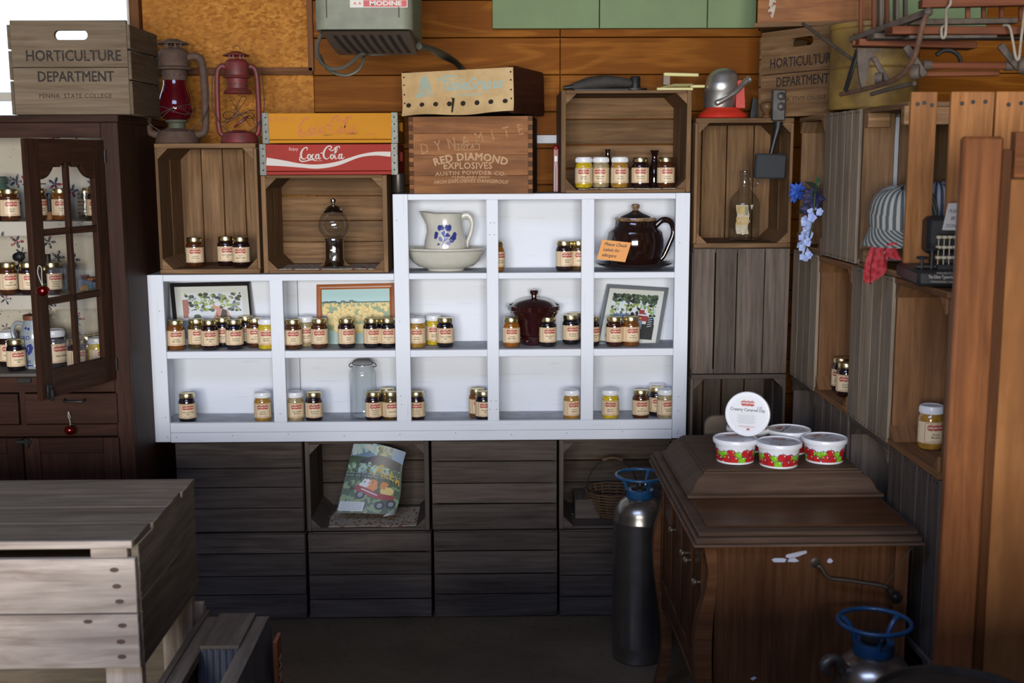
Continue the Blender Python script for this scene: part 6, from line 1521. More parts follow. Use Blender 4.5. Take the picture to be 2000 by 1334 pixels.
# crank
c0 = PY(1593, 1100, by0); cr = MB(); 
pts = [(c0.x, by0 + .004, c0.z), (c0.x, by0 - .022, c0.z - .002)] + [tuple(PY(x, y, by0 - .024 - d)) for x, y, d in ((1602, 1106, 0), (1618, 1128, .004), (1650, 1133, .006), (1690, 1139, .008), (1722, 1144, .010), (1735, 1150, .012))]
ck = MB().tube(curve3(pts, 4), .0042, 10).build('crank', plain('crank_steel', (.12, .10, .08), .45, .7), gc)
MB().lathe([(.012, 0), (.0125, .002), (.007, .005), (.006, .008)], 20, 0, Matrix.Translation((c0.x, by0 + .004, c0.z)) @ Matrix.Rotation(R(90), 4, 'X')).build('escutcheon', plain('dark_brass', (.10, .08, .06), .5, .6), ck)
e = PY(1735, 1150, by0 - .036); e2 = PY(1751, 1168, by0 - .075); dv = (e2 - e); q_ = dv.to_track_quat('Z', 'Y').to_matrix().to_4x4()
MB().lathe([(.006, 0), (.008, .004), (.0075, .012), (.012, .022), (.0145, .034), (.013, .045), (.006, .050), (.001, .051)], 20, 0, Matrix.Translation(e) @ q_).build('crank_knob', plain('black_knob', (.012, .011, .012), .25, coat=.5), ck)
MB().tube(curve3([tuple(PY(x, y, by0 - .03)) for x, y in ((1728, 1146), (1740, 1128), (1755, 1105), (1765, 1090), (1782, 1068))], 4), .0007, 4).build('string', plain('green_string', (.05, .08, .05), .8), ck)
# chipped white paint marks
mb = MB(); M_CHIP = plain('paint_chip', (.58, .60, .72), .7)
for pts in ([(1507, 1093), (1512, 1098), (1533, 1098), (1536, 1092), (1530, 1090), (1512, 1090)], [(1534, 1088), (1536, 1083), (1562, 1077), (1575, 1075), (1576, 1080), (1558, 1087), (1542, 1090)], [(1538, 1097), (1541, 1091), (1552, 1089), (1561, 1096), (1552, 1098)], [(1615, 1098), (1617, 1092), (1622, 1090), (1627, 1096), (1622, 1100)], [(1465, 1325), (1473, 1321), (1478, 1324), (1470, 1329)]):
    P = [PY(x, y, by0 + .0033) for x, y in pts]; mb = MB(); mb.add([tuple(v + Vector((0, -.0006, 0))) for v in P], [list(range(len(P)))], 0); mb.build('paint_chip', M_CHIP, gc)
pass
sl = PY(1411, 860, 3.345)
slh = PY(1411, 812, 3.345).z - GZ - .001
mb = MB(); mb.prism(rrect_pts(.105, slh, .030, 6, 2), .018, 0, Matrix(((1, 0, 0, sl.x), (0, 0, 1, 3.342), (0, 1, 0, GZ + .001 + slh / 2), (0, 0, 0, 1)))); 
tag(mb.build('rounded_board', wood('tan_board', (.10, .075, .055), (.19, .15, .11), streak=14)), 'rounded tan wooden board standing behind the caramel dip tubs', 'board')

# ================================================================= CARAMEL DIP TUBS
M_TUB = plain('white_plastic', (.74, .76, .82), .3, coat=.3); M_AR = plain('print_red', (.52, .018, .02), .35); M_AG = plain('print_green', (.22, .55, .015), .35); M_NV = plain('print_navy', (.02, .02, .06), .4); M_W2 = plain('print_white', (.85, .85, .88), .35)
_tub = {}
def tub_meshes():
    if _tub: return _tub
    rb, rt, h = .0475, .0545, .058
    def on(off=.0004):
        def f(x, y):
            a = x / .051 - math.pi / 2; r = rb + (rt - rb) * y / h + off; return Vector((r * math.cos(a), r * math.sin(a), y))
        return f
    mb = MB().lathe([(.001, .001), (.044, .0), (rb, .002), (rt, h), (.001, h - .002)], 44); o = mb.build('cup', M_TUB); _tub['c'] = o.data; bpy.data.objects.remove(o)
    mb = MB().lathe([(rt + .0005, h - .007), (.0585, h - .0065), (.0590, h - .004), (.0590, h + .003), (.0575, h + .0055), (.0545, h + .0058), (.0530, h + .0035), (.001, h + .0035)], 48); o = mb.build('lid', M_TUB); _tub['l'] = o.data; bpy.data.objects.remove(o)
    mb = MB(); r = random.Random(5); k = 0
    for seg in range(3):
        x0 = -.155 + seg * .107
        items = [(0, .027, 1), (.018, .030, 0), (.036, .026, 1), (.058, .030, 0), (.078, .028, 0), (.092, .024, 1), (.006, .015, 0), (.026, .013, 0), (.047, .012, 1), (.070, .013, 0), (.088, .012, 0)]
        for dx, y, g in items:
            rx, ry = (.0118, .0108) if not g else (.0105, .0095)
            x = x0 + dx; k += 1; o_ = .0003 + k * .00001
            mb.flat(apple2(x, y, rx * 1.09, ry * 1.10), on(o_), 2); mb.flat(apple2(x, y, rx, ry), on(o_ + .000004), 1 if g else 0)
            mb.flat(disc2(x + rx * .45, y + ry * .45, .0012, .0022, 8), on(o_ + .000007), 3); mb.flat(stroke2([(x, y + ry * .75), (x + .001, y + ry * 1.25)], .0016, 2), on(o_ + .000008), 2)
    mb.flat(rect2(-.0, .0035, .32, .0048, 60, 1), on(.0008), 3)
    o = mb.build('apple_print', [M_AR, M_AG, M_NV, M_W2]); _tub['a'] = o.data; bpy.data.objects.remove(o)
    mb = MB(); zt_ = h + .0038
    f = lambda x, y, off=0: Vector((x, y, zt_ + off))
    mb.flat(disc2(0, 0, .051, n=40), f, 0)
    for q in (-1, 0, 1): mb.flat(apple2(q * .0105, .028, .0072, .0078), lambda x, y: f(x, y, .0002), 1); mb.flat(stroke2([(q * .0105, .0355), (q * .0105 + .002, .0385)], .0011, 2), lambda x, y: f(x, y, .0002), 1)
    mb.flat(rect2(0, .029, .036, .0085), lambda x, y: f(x, y, .0003), 1); mb.flat(text('HARNER FARM', .0072, bold=.02, sx=.78), lambda x, y: f(x, y + .0288, .0005), 0)
    mb.flat(text('Creamy Caramel Dip', .0112, bold=.015, sx=.94), lambda x, y: f(x, y + .011, .0003), 2); mb.flat(text('NET WT. 14 OZ. (397g)', .0034), lambda x, y: f(x, y + .002, .0003), 3)
    for j in range(9): mb.flat(rect2(-.002, -.003 - j * .0027, .052 - (j % 3) * .006, .0007), lambda x, y: f(x, y, .0003), 3)
    mb.flat(rect2(0, -.032, .045, .0008), lambda x, y: f(x, y, .0003), 1); mb.flat(rect2(0, -.0345, .036, .0008), lambda x, y: f(x, y, .0003), 1)
    mb.flat(rect2(.004, -.040, .008, .005), lambda x, y: f(x, y, .0003), 1); mb.flat(rect2(.0015, -.0388, .003, .0026), lambda x, y: f(x, y, .0005), 4)
    mb.flat(text('6.95', .008, shear=.3), lambda x, y: f(x + .031, y + .0185, .0004), 4)
    o = mb.build('lid_print', [plain('lid_print_white', (.66, .68, .72), .3), M_LOGO, plain('print_dark', (.03, .03, .04), .5), plain('print_grey', (.30, .31, .34), .5), plain('pen_blue', (.05, .05, .25), .5)]); _tub['p'] = o.data; bpy.data.objects.remove(o)
    return _tub
def tub(label, loc, rot):
    t_ = tub_meshes(); o = thing('dip_tub', label, 'tub', loc, rot, 'white caramel dip tubs on the cabinet lid')
    for nme, kk in (('cup', 'c'), ('lid', 'l'), ('apple_print', 'a'), ('lid_print', 'p')): c = bpy.data.objects.new(nme, t_[kk]); scn.collection.objects.link(c); c.parent = o
def tpx(px, Y): return (PY(px, 880, Y).x, Y, LTOP + .0006)
tub('white dip tub at the left front of the pile', tpx(1436, 2.99), (0, 0, R(10)))
tub('white dip tub at the centre front of the pile', tpx(1521, 2.945), (0, 0, R(-14)))
tub('white dip tub at the right front of the pile', tpx(1610, 2.985), (0, 0, R(35)))
tub('white dip tub behind the centre one, mostly hidden', tpx(1540, 3.085), (0, 0, R(60)))
tub('white dip tub at the back left, behind the standing one', tpx(1460, 3.115), (0, 0, R(0)))
# one tub stands on its edge, lid toward the viewer
ctr = PY(1470, 806, 2.985)
zt1 = LTOP + .064
tub('white dip tub standing on its edge atop the pile, lid facing out', (ctr.x + .012, 3.045, zt1 + .0615 - .006), (R(84), R(0), R(-24)))

# ================================================================= EXTINGUISHERS
M_NICK = plain('nickel', (.42, .40, .37), .27, .93, var=.25, scale=12); M_BLU3 = plain('blue_enamel', (.012, .085, .21), .4, coat=.3, var=.3, scale=30)
def exting(label, x, y, rz):
    o = thing('steel_canister', label, 'canister', (x, y, .0006), (0, 0, R(rz)), 'steel canisters with blue collars')
    MB().lathe([(.001, .001), (.080, .0), (.0850, .004), (.0850, .050), (.0865, .053), (.0865, .058), (.0850, .061), (.0850, .458), (.0860, .461), (.0860, .467), (.0845, .470), (.083, .490), (.076, .512), (.062, .528), (.046, .537), (.040, .540), (.001, .540)], 48).build('cylinder', M_NICK, o)
    c = MB().lathe([(.043, .5395), (.0445, .542), (.0440, .565), (.040, .566), (.001, .566)], 32).build('collar', M_BLU3, o)
    mb = MB(); mb.tube([(.077 * math.cos(2 * math.pi * k / 44), .077 * math.sin(2 * math.pi * k / 44), .610) for k in range(44)], .0052, 10, closed=True)
    for k in range(3):
        a = 2 * math.pi * k / 3 + .5; ca, sa = math.cos(a), math.sin(a)
        P = curve3([(.040 * ca, .040 * sa, .560), (.046 * ca, .046 * sa, .580), (.060 * ca, .060 * sa, .600), (.077 * ca, .077 * sa, .609)], 4); mb.tube(P, .0058, 8)
    mb.build('ring_handle', M_BLU3, o)
    MB().lathe([(.028, .566), (.028, .572), (.012, .578), (.010, .590), (.001, .590)], 20).build('valve', M_BLK, o)
    MB().tube(curve3([(-.066, -.02, .50), (-.090, -.025, .535), (-.112, -.03, .530), (-.114, -.03, .505)], 5), .0135, 12).build('nozzle_elbow', plain('verdigris_brass', (.16, .17, .14), .45, .7, var=.5, scale=50, col2=(.10, .035, .03)), o)
    return o
p = PY(1247, 1240, 3.62); exting('tall steel canister with a blue ring collar, left of the record cabinet', p.x, 3.63, 150)
p = PY(1710, 1240, 2.40); exting('steel canister with a blue ring collar at the bottom right corner', p.x, 2.41, 0)
kg = PY(1868, 1300, 2.0)
k_ = thing('wooden_keg', 'dark round topped wooden keg at the bottom right edge', 'barrel', (kg.x, 1.965, .0006))
MB().lathe([(.001, .0), (.15, .0), (.158, .10), (.168, .25), (.17, .32), (.168, .42), (.162, .56), (.156, .640), (.150, .640), (.148, .628), (.001, .630)], 40).build('body', plain('keg_dark', (.040, .030, .020), .7, var=.4, scale=25), k_)
for z_ in (.08, .25, .45, .60): MB().lathe([(.160 + .010 * math.sin(z_ * 4.9), z_ - .012), (.162 + .010 * math.sin(z_ * 4.9), z_ - .012), (.162 + .010 * math.sin(z_ * 4.9), z_ + .012), (.160 + .010 * math.sin(z_ * 4.9), z_ + .012)], 40, cap=False).build('hoop', M_BLK, k_)

# ================================================================= TALL WOODEN PANEL AT THE RIGHT EDGE
PYY = 2.20
wp = thing('framed_wood_panel', 'tall reddish brown wooden furniture panel standing at the right edge', 'panel', (0, 0, 0))
a = PY(1861, 700, PYY).x; zt_ = PY(1920, 265, PYY).z; b_ = PY(1938, 700, PYY).x
M_REDW = wood('redwood_stile', (.105, .037, .013), (.215, .080, .028), (.11, .04, .018), rough=.42, streak=50, bmp=.1, coat=.12)
mb = MB(); mb.prism([(x + (a + b_) / 2, z_ + zt_ / 2) for x, z_ in rrect_pts(b_ - a, zt_ - .002, .008, 4, 12)], .026, 0, Matrix(((1, 0, 0, 0), (0, 0, 1, PYY), (0, 1, 0, 0), (0, 0, 0, 1))))
mb = MB().box(((a + b_) / 2, PYY + .013, zt_ / 2), (b_ - a, .026, zt_ - .002), long=2, ch=.006, tone=1); mb.build('stile', M_REDW, wp)
zr_ = PY(1980, 347, PYY).z; zr2 = PY(1985, 257, PYY).z
MB().box((b_ + .010, PYY + .016, zt_ / 2 - .01), (.019, .020, zt_ - .03), long=2, tone=.45).build('groove_strip', M_REDW, wp)
MB().box((b_ + .1705, PYY + .012, (zr_ + zr2) / 2), (.30, .024, zr2 - zr_), long=0, tone=.85).build('top_rail', M_REDW, wp)
MB().box((b_ + .163, PYY + .0175, zr_ / 2 - .001), (.318, .012, zr_ - .004), long=2, tone=1).build('inset_panel', M_VEN2, wp)
MB().box((b_ + .355, PYY + .013, zt_ / 2), (.066, .026, zt_ - .002), long=2, ch=.006, tone=1).build('stile', M_REDW, wp)

# ================================================================= ON THE RIGHT HAND CRATES
p = PY(1185, 172, 4.10); bi = thing('old_clippers', 'old black cast iron hand press lying on the topmost crate', 'tool', (p.x, 4.10, T0_TOP + .0008))
s_ = 1 / 575
body = [(-.118, .014, .010), (-.085, .022, .015), (-.05, .030, .020), (0, .034, .023), (.05, .032, .021), (.085, .028, .016)]
mb = MB(); P = [(x, 0, z_) for x, z_, r_ in body]; mb.tube(curve3(P, 4), [.0105 + .012 * math.sin(math.pi * min(1, (i + 3) / 24)) for i in range(21)], 14); mb.build('body', plain('dusty_iron', (.055, .048, .043), .75, .2, var=.4, scale=30), bi)
MB().box((-.02, 0, .006), (.19, .05, .011), ch=.004).build('base_plate', M_BLK, bi)
mb = MB(); P = [(-.105 - .012 * k, 0, .020 - .0015 * k) for k in range(1)]
MB().tube([(-.150 + .0 , 0, .014), (-.138, 0, .015), (-.118, 0, .018)], [.006, .008, .0085], 12).tube([(-.118, 0, .018), (-.10, 0, .021)], .0105, 12).build('handle', M_BLK, bi)
MB().lathe([(.018, .010), (.018, .048), (.015, .052), (.001, .052)], 20, 0, Matrix.Translation((.098, 0, 0))).lathe([(.034, .002), (.034, .012), (.02, .014)], 22, 0, Matrix.Translation((.098, 0, 0)) @ Matrix.Diagonal((1.2, .8, 1, 1))).build('knob', M_BLK, bi)
p = PY(1316, 172, 4.08); yk = thing('yellow_slicer', 'pale yellow plastic kitchen appliance with a top handle on topmost crate', 'appliance', (p.x, 4.08, T0_TOP + .0008))
M_PY = plain('pale_yellow', (.66, .60, .26), .4, coat=.3)
MB().sheet(lambda u, v: Vector(((-.062 + .124 * u), (-.03 + .06 * v), .0 + .026 * (math.sin(math.pi * min(1, u * 1.3 + .02) ** .8 / 2 if u < .5 else math.pi / 2) ** .6) * (1 - .35 * abs(2 * v - 1) ** 3))), 14, 8).box((0, 0, .006), (.124, .06, .011), ch=.004).build('body', M_PY, yk)
MB().box((.080, 0, .016), (.05, .03, .010), ch=.003).build('nose', M_PY, yk)
MB().box((-.026, 0, .036), (.024, .02, .030)).build('post', plain('taupe_plastic', (.20, .15, .11), .5), yk)
MB().box((.022, 0, .056), (.120, .024, .012), Matrix.Rotation(R(1.5), 4, 'Y'), ch=.003).build('handle', M_PY, yk)
# juicer
RT = .001 + 4 * RC + .0005
p = PY(1410, 232, 4.09); ju = thing('juicer', 'vintage chrome and red hand lever juicer on the corner crate column', 'juicer', (p.x, 4.08, RT))
M_JR = plain('juicer_red', (.52, .03, .015), .35, coat=.4); M_JS = plain('brushed_steel', (.66, .65, .63), .36, .9, var=.2, scale=20)
MB().lathe([(.001, .001), (.078, 0), (.082, .004), (.080, .012), (.070, .022), (.058, .030), (.056, .036), (.001, .036)], 36, 0, Matrix.Diagonal((1.06, .8, 1, 1))).build('base', M_JR, ju)
MB().lathe([(.050, .036), (.053, .045), (.056, .090), (.0575, .092), (.0575, .118), (.0565, .120), (.052, .142), (.040, .158), (.020, .168), (.001, .170)], 36, 0, Matrix.Translation((-.006, 0, 0)) @ Matrix(((1, 0, .10, -.01), (0, .9, 0, 0), (0, 0, 1, 0), (0, 0, 0, 1)))).build('bowl_and_dome', M_JS, ju)
MB().prism([(.040, .034), (.072, .034), (.066, .125), (.050, .128), (.040, .12)], .05, 0, Matrix(((1, 0, 0, 0), (0, 0, 1, -.025), (0, 1, 0, 0), (0, 0, 0, 1)))).build('column', M_JR, ju)
MB().tube(curve3([(.080, -.035, .128), (.066, -.042, .120), (.030, -.060, .085), (-.020, -.066, .055), (-.040, -.064, .048)], 5), [.0135, .013, .012, .011, .0105, .010, .009, .0085, .008, .008, .008, .008, .008, .009, .0095, .010, .0105, .011, .010, .008, .004], 12).build('lever', M_JS, ju)
p = PY(1497, 232, 4.02)
tag(MB().lathe([(.001, 0), (.016, 0), (.017, .006), (.010, .012), (.012, .018), (.021, .028), (.023, .038), (.019, .048), (.008, .053), (.001, .054)], 24).build('turned_wood_knob', wood('turned_wood', (.09, .045, .02), (.16, .085, .04), coat=.3), loc=(p.x, 4.02, RT)), 'turned brown wooden knob between the juicer and the hanging popper', 'knob')
tag(MB().prism([(0, 0), (.10, 0), (.03, .07), (.01, .075)], .02, 0, Matrix(((1, 0, 0, PY(1462, 230, 4.2).x), (0, 0, 1, 4.18), (0, 1, 0, RT), (0, 0, 0, 1)))).build('dark_wedge', M_BLK), 'dark triangular iron wedge behind the juicer', 'wedge')
# long handled popper hanging in front of the jug crate
p = PY(1520, 230, 3.955); po = thing('hanging_scraper', 'black handled tool with a dark woven pad hanging over the jug crate', 'tool', (0, 0, 0))
z_a, z_b = PY(1520, 175, 3.955).z, PY(1520, 236, 3.955).z
MB().box((p.x, 3.957, (z_a + z_b) / 2), (.044, .014, z_a - z_b), ch=.004).build('bracket', plain('grey_plate', (.10, .095, .09), .5, .6, var=.3), po)
for yy in (188, 208): MB().lathe([(.014, 0), (.014, .004), (.009, .008), (.001, .009)], 16, 0, Matrix.Translation(PY(1526, yy, 3.949)) @ Matrix.Rotation(R(90), 4, 'X')).build('bolt', plain('grey_plate', (.10, .095, .09)), po)
MB().tube([tuple(PY(x, y, 3.955)) for x, y in ((1520, 238), (1519, 250), (1513, 272), (1506, 300))], [.017, .014, .009, .008], 12).build('handle', plain('black_handle', (.012, .012, .013), .45), po)
c0_, c1_ = PY(1474, 325, 3.95), PY(1534, 325, 3.95); zh = PY(1500, 298, 3.95).z - PY(1500, 347, 3.95).z
m, nt, b = NT('woven_pad'); g = nt.nodes.new('ShaderNodeTexChecker'); g.inputs['Scale'].default_value = 420; nt.links.new(coords(nt, 'Object', (1, 1, 1)), g.inputs[0])
nt.links.new(mix(nt, (.012, .014, .018), (.05, .055, .06), g.outputs[1]), b.inputs['Base Color']); b.inputs['Roughness'].default_value = .8
mb = MB().box(((c0_.x + c1_.x) / 2, 3.95, c0_.z), (c1_.x - c0_.x, .028, zh), Matrix.Translation(((c0_.x + c1_.x) / 2, 0, c0_.z)) @ Matrix.Rotation(R(2), 4, 'Y') @ Matrix.Translation((-(c0_.x + c1_.x) / 2, 0, -c0_.z)), ch=.006); mb.build('pad', m, po)
# glass jug with a torn label
p = PY(1449, 472, 4.12); gj = thing('glass_jug', 'empty clear glass jug with a torn wine label in the upright crate', 'jug', (p.x, 4.10, .001 + 3 * RC + .0175))
MB().lathe([(.001, .006), (.044, .005), (.050, .0), (.0535, .006), (.0540, .020), (.0540, .120), (.050, .142), (.038, .160), (.022, .176), (.0165, .190), (.0160, .222), (.0185, .226), (.0185, .240), (.0155, .243)], 36, cap=False).build('glass_body', M_GLASS, gj)
MB().tube([(.032 + .0155 * math.cos(2 * math.pi * k / 24), 0, .206 + .0165 * math.sin(2 * math.pi * k / 24)) for k in range(24)], .0038, 8, closed=True).build('loop_handle', M_GLASS, gj)
def onb(x, y, off=.0006): a_ = x / .054 - math.pi / 2 - .22; return Vector(((.0542 + off) * math.cos(a_), (.0542 + off) * math.sin(a_), y))
mb = MB(); M_JL = [plain('old_label', (.55, .50, .38), .8, col2=(.40, .33, .22), scale=60), plain('label_ochre', (.42, .26, .07), .7, col2=(.50, .38, .16), scale=60), plain('label_grey', (.22, .22, .16), .7)]
mb.flat(rect2(-.004, .075, .042, .100, 6, 6), lambda x, y: onb(x + .003 * math.sin(y * 90), y), 0); mb.flat(rect2(-.004, .070, .042, .026, 6, 1), lambda x, y: onb(x, y, .001), 1); mb.flat(rect2(-.010, .108, .026, .026, 4, 1), lambda x, y: onb(x, y, .001), 1)
mb.flat(text('Vino', .024, bold=.01), lambda x, y: onb(x, y + .071, .0014), 0); mb.flat(rect2(.010, .105, .012, .03, 2, 1), lambda x, y: onb(x, y, .0012), 2); mb.flat(poly2([(.022, .125), (.034, .126), (.028, .108)]), onb, 0)
mb.build('paper_label', M_JL, gj)
# two glossy brown bottles behind the mustard jars
M_BB = plain('brown_bottle', (.012, .005, .004), .08, coat=1)
for px, top, lab_, wide in ((1187, 292, 'short brown glazed cruet behind the horseradish mustard', .008), (1278, 294, 'tall black brown glazed bottle between two gold lids', .012)):
    y_ = 4.15; x_ = PY(px, 330, y_).x; zt_ = PY(px, top, y_).z - zc2
    tag(MB().lathe([(.001, .001), (.022, 0), (.024, .01), (.022, zt_ * .5), (.013, zt_ * .65), (.0095, zt_ * .80), (wide, zt_ * .93), (wide * 1.35, zt_), (wide * .9, zt_)], 24).build('glazed_bottle', M_BB, loc=(x_, y_, zc2 + .0006)), lab_, 'bottle', 'brown glazed bottles in the topmost crate')

# second stamped box, label box, yellow drum
hp_ = PY(1484, 218, 4.10); hort('weathered stamped box set at an angle in the corner, beside the yellow drum', (hp_.x, 4.10, RT + .001), R(-59), .357, .287, .22, [M_CR, M_NAIL])
lb_ = thing('labelled_box', 'orange brown wooden box with a paper label scrap at the top right', 'wooden box', (PY(1480, 50, 3.99).x, 4.0, RT + .293), (0, 0, R(-14)))
MB().box((.19, .008, .10), (.38, .016, .17), long=0).build('front_panel', M_DYN, lb_); MB().box((.19, .0, .008), (.40, .036, .014), long=0).build('bottom_trim', M_CR, lb_)
for x in (.008, .372): MB().box((x, .12, .10), (.016, .20, .17), long=1).build('side_panel', M_CR, lb_)
MB().box((.19, .225, .10), (.38, .012, .17), long=0).build('rear_panel', M_CR, lb_); MB().box((.19, .118, .009), (.36, .2, .012), long=0).build('bottom_panel', M_CR, lb_)
MB().flat(poly2([(.035, .05), (.05, .03), (.06, .07), (.055, .16), (.03, .17), (.04, .11)]), lambda x, y: Vector((x, -.0012, y))).build('paper_label', M_CLOTH, lb_)
dm_ = PY(1706, 150, 3.62)
dr_ = thing('yellow_drum', 'large faded mustard yellow metal drum behind the old sled', 'drum', (dm_.x, 3.62, RT + .006))
MB().lathe([(.001, 0), (.130, 0), (.134, .005), (.131, .010), (.131, .118), (.135, .122), (.131, .126), (.131, .235), (.136, .240), (.136, .252), (.128, .252), (.126, .24), (.001, .238)], 44).build('body', plain('drum_yellow', (.32, .20, .045), .6, .1, var=.5, scale=9, col2=(.15, .09, .03)), dr_)

# ================================================================= OLD SLED PILE
M_SR = wood('sled_red', (.12, .035, .018), (.21, .075, .035), (.08, .04, .03), rough=.6); M_SI = plain('sled_iron', (.13, .10, .08), .75, .3, var=.35, scale=40); M_SRU = plain('sled_rust', (.15, .075, .045), .85, .1, var=.5, scale=60, bmp=.3)
sd = thing('wooden_sled', 'old red brown wooden sled with rusty iron runners atop the right crates', 'sled', (0, 0, 0))
def bar(name, p0, p1, w_, h_, mat, par=sd, rnd_=False):
    a_, b2 = PY(*p0), PY(*p1); d_ = b2 - a_; L_ = d_.length
    if rnd_: return MB().tube([a_, a_.lerp(b2, .5), b2], w_ / 2, 12).build(name, mat, par)
    q_ = d_.to_track_quat('X', 'Z').to_matrix().to_4x4()
    return MB().box((L_ / 2, 0, 0), (L_, h_, w_), Matrix.Translation(a_) @ q_, ch=.002, long=0).build(name, mat, par)
bar('side_rail', (1797, 8, 2.93), (2060, 2, 2.93), .020, .03, M_SR)
for x in (1890, 1921, 1956, 1994): bar('spindle', (x, 12, 3.03), (x, 42, 3.03), .011, .011, M_SR)
bar('lower_rail', (1775, 44, 3.03), (1985, 41, 3.03), .014, .03, M_SI); 
for x, w_ in ((1681, .010), (1707, .012), (1732, .012)): bar('spindle', (x, -30, 3.45), (x, 66, 3.45), w_, w_, M_SR)
for x, w_ in ((1719, .028), (1750, .030), (1768, .018)): bar('slat', (x, -30, 3.47), (x, 55, 3.47), .010, w_, M_CD)
bar('lower_rail', (1668, 70, 3.45), (1785, 64, 3.45), .014, .02, M_SR); bar('crossbar', (1672, 84, 3.18), (1684, 70, 3.46), .014, .02, M_SR); bar('crossbar', (1765, 86, 3.18), (1764, 66, 3.46), .014, .02, M_SR)
bar('drawbar', (1665, 78, 3.22), (1815, 23, 2.92), .016, .02, M_SI)
bar('deck_slat', (1735, 61, 2.99), (2040, 62, 2.99), .020, .06, M_SR); bar('deck_slat', (1700, 72, 3.10), (2000, 72, 3.10), .014, .06, M_SI)
bar('deck_slat', (1671, 84, 3.18), (1900, 90, 3.18), .018, .06, M_SR); bar('crossbar', (1770, 74, 2.97), (1940, 73, 2.97), .008, .05, M_SI)
bar('axle', (1803, 128, 3.0), (1978, 129, 3.0), .018, .018, M_SR, rnd_=True); bar('axle_sleeve', (1802, 127, 3.0), (1818, 127, 3.0), .024, .024, M_SI, rnd_=True); bar('axle_sleeve', (1962, 129, 3.0), (1980, 129, 3.0), .024, .024, M_SI, rnd_=True)
bar('strut', (1769, 90, 2.98), (1806, 148, 2.98), .018, .010, M_SI); bar('strut', (1953, 88, 2.98), (1992, 135, 2.98), .018, .010, M_SI); bar('strut', (1706, 112, 3.15), (1734, 160, 3.15), .014, .010, M_SI)
bar('brace', (1780, 145, 3.1), (1950, 143, 3.1), .014, .02, M_SR)
for (x, y, Y_, r_) in ((1788, 140, 2.975, .017), (1717, 153, 3.14, .014), (2000, 128, 2.97, .020)):
    MB().lathe([(.001, -.010), (r_, -.010), (r_ * 1.1, -.006), (r_ * 1.1, .006), (r_, .010), (.001, .010)], 22, 0, Matrix.Translation(PY(x, y, Y_)) @ Matrix.Rotation(R(60), 4, 'Z') @ Matrix.Rotation(R(90), 4, 'X')).build('hub', M_SI, sd)
rp = [(1813, 26, 2.90), (1803, 45, 2.90), (1793, 88, 2.91), (1780, 122, 2.93), (1752, 153, 3.0), (1698, 172, 3.15), (1642, 184, 3.30)]
MB().tube(curve3([tuple(PY(*q)) for q in rp], 5), .0068, 8).build('runner', M_SRU, sd)
rp = [(1786, 163, 3.02), (1745, 172, 3.12), (1702, 184, 3.22)]; MB().tube(curve3([tuple(PY(*q)) for q in rp], 4), .006, 8).build('runner', M_SI, sd)
MB().ball(PY(1813, 23, 2.90), .0115, n=14, sc=(1, 1, .9)).build('knob', M_SI, sd)
tp_ = [(1675, 94), (1728, 95), (1712, 102), (1700, 118), (1693, 150), (1690, 174), (1684, 176), (1678, 150), (1675, 120)]
P = [PY(x, y, 3.19) for x, y in tp_]; n = len(P)
MB().add([tuple(v) for v in P] + [tuple(v + Vector((0, .012, 0))) for v in P], [list(range(n))] + [list(range(2 * n - 1, n - 1, -1))] + [[(i + 1) % n, i, n + i, n + (i + 1) % n] for i in range(n)]).build('cast_bracket', M_SI, sd)
bar('brake_blade', (1675, 98, 3.20), (1651, 178, 3.24), .016, .006, M_BLK)
MB().tube([PY(1850 + 26 * math.cos(R(a)), 122 - 24 * math.sin(R(a)), 3.15) for a in range(0, 150, 12)], .006, 6).build('hoop', M_BLK, sd)
bar('tongue_rod', (1568, 46, 3.62), (1664, 116, 3.26), .010, .010, M_SI, rnd_=True)
M_ROPE = plain('rope_pale', (.36, .31, .24), .9, var=.3, scale=90)
for lab_, pts in (('pale rope looped over the sled rail, left one', [(1856, -6, 2.90), (1856, 8, 2.89), (1848, 20, 2.905), (1848, 45, 2.93), (1846, 70, 2.94), (1840, 73, 2.94), (1839, 55, 2.95), (1846, 50, 2.95)]),
                  ('pale rope hanging in a V from the sled deck at right', [(1960, 50, 2.95), (1972, 53, 2.93), (1979, 85, 2.93), (1984, 112, 2.93), (1990, 114, 2.93), (1994, 80, 2.93), (1999, 40, 2.92), (2004, 5, 2.91)])):
    tag(MB().tube(curve3([tuple(PY(*q)) for q in pts], 5), .0034, 7).build('rope', M_ROPE), lab_, 'rope', 'ropes on the sled')

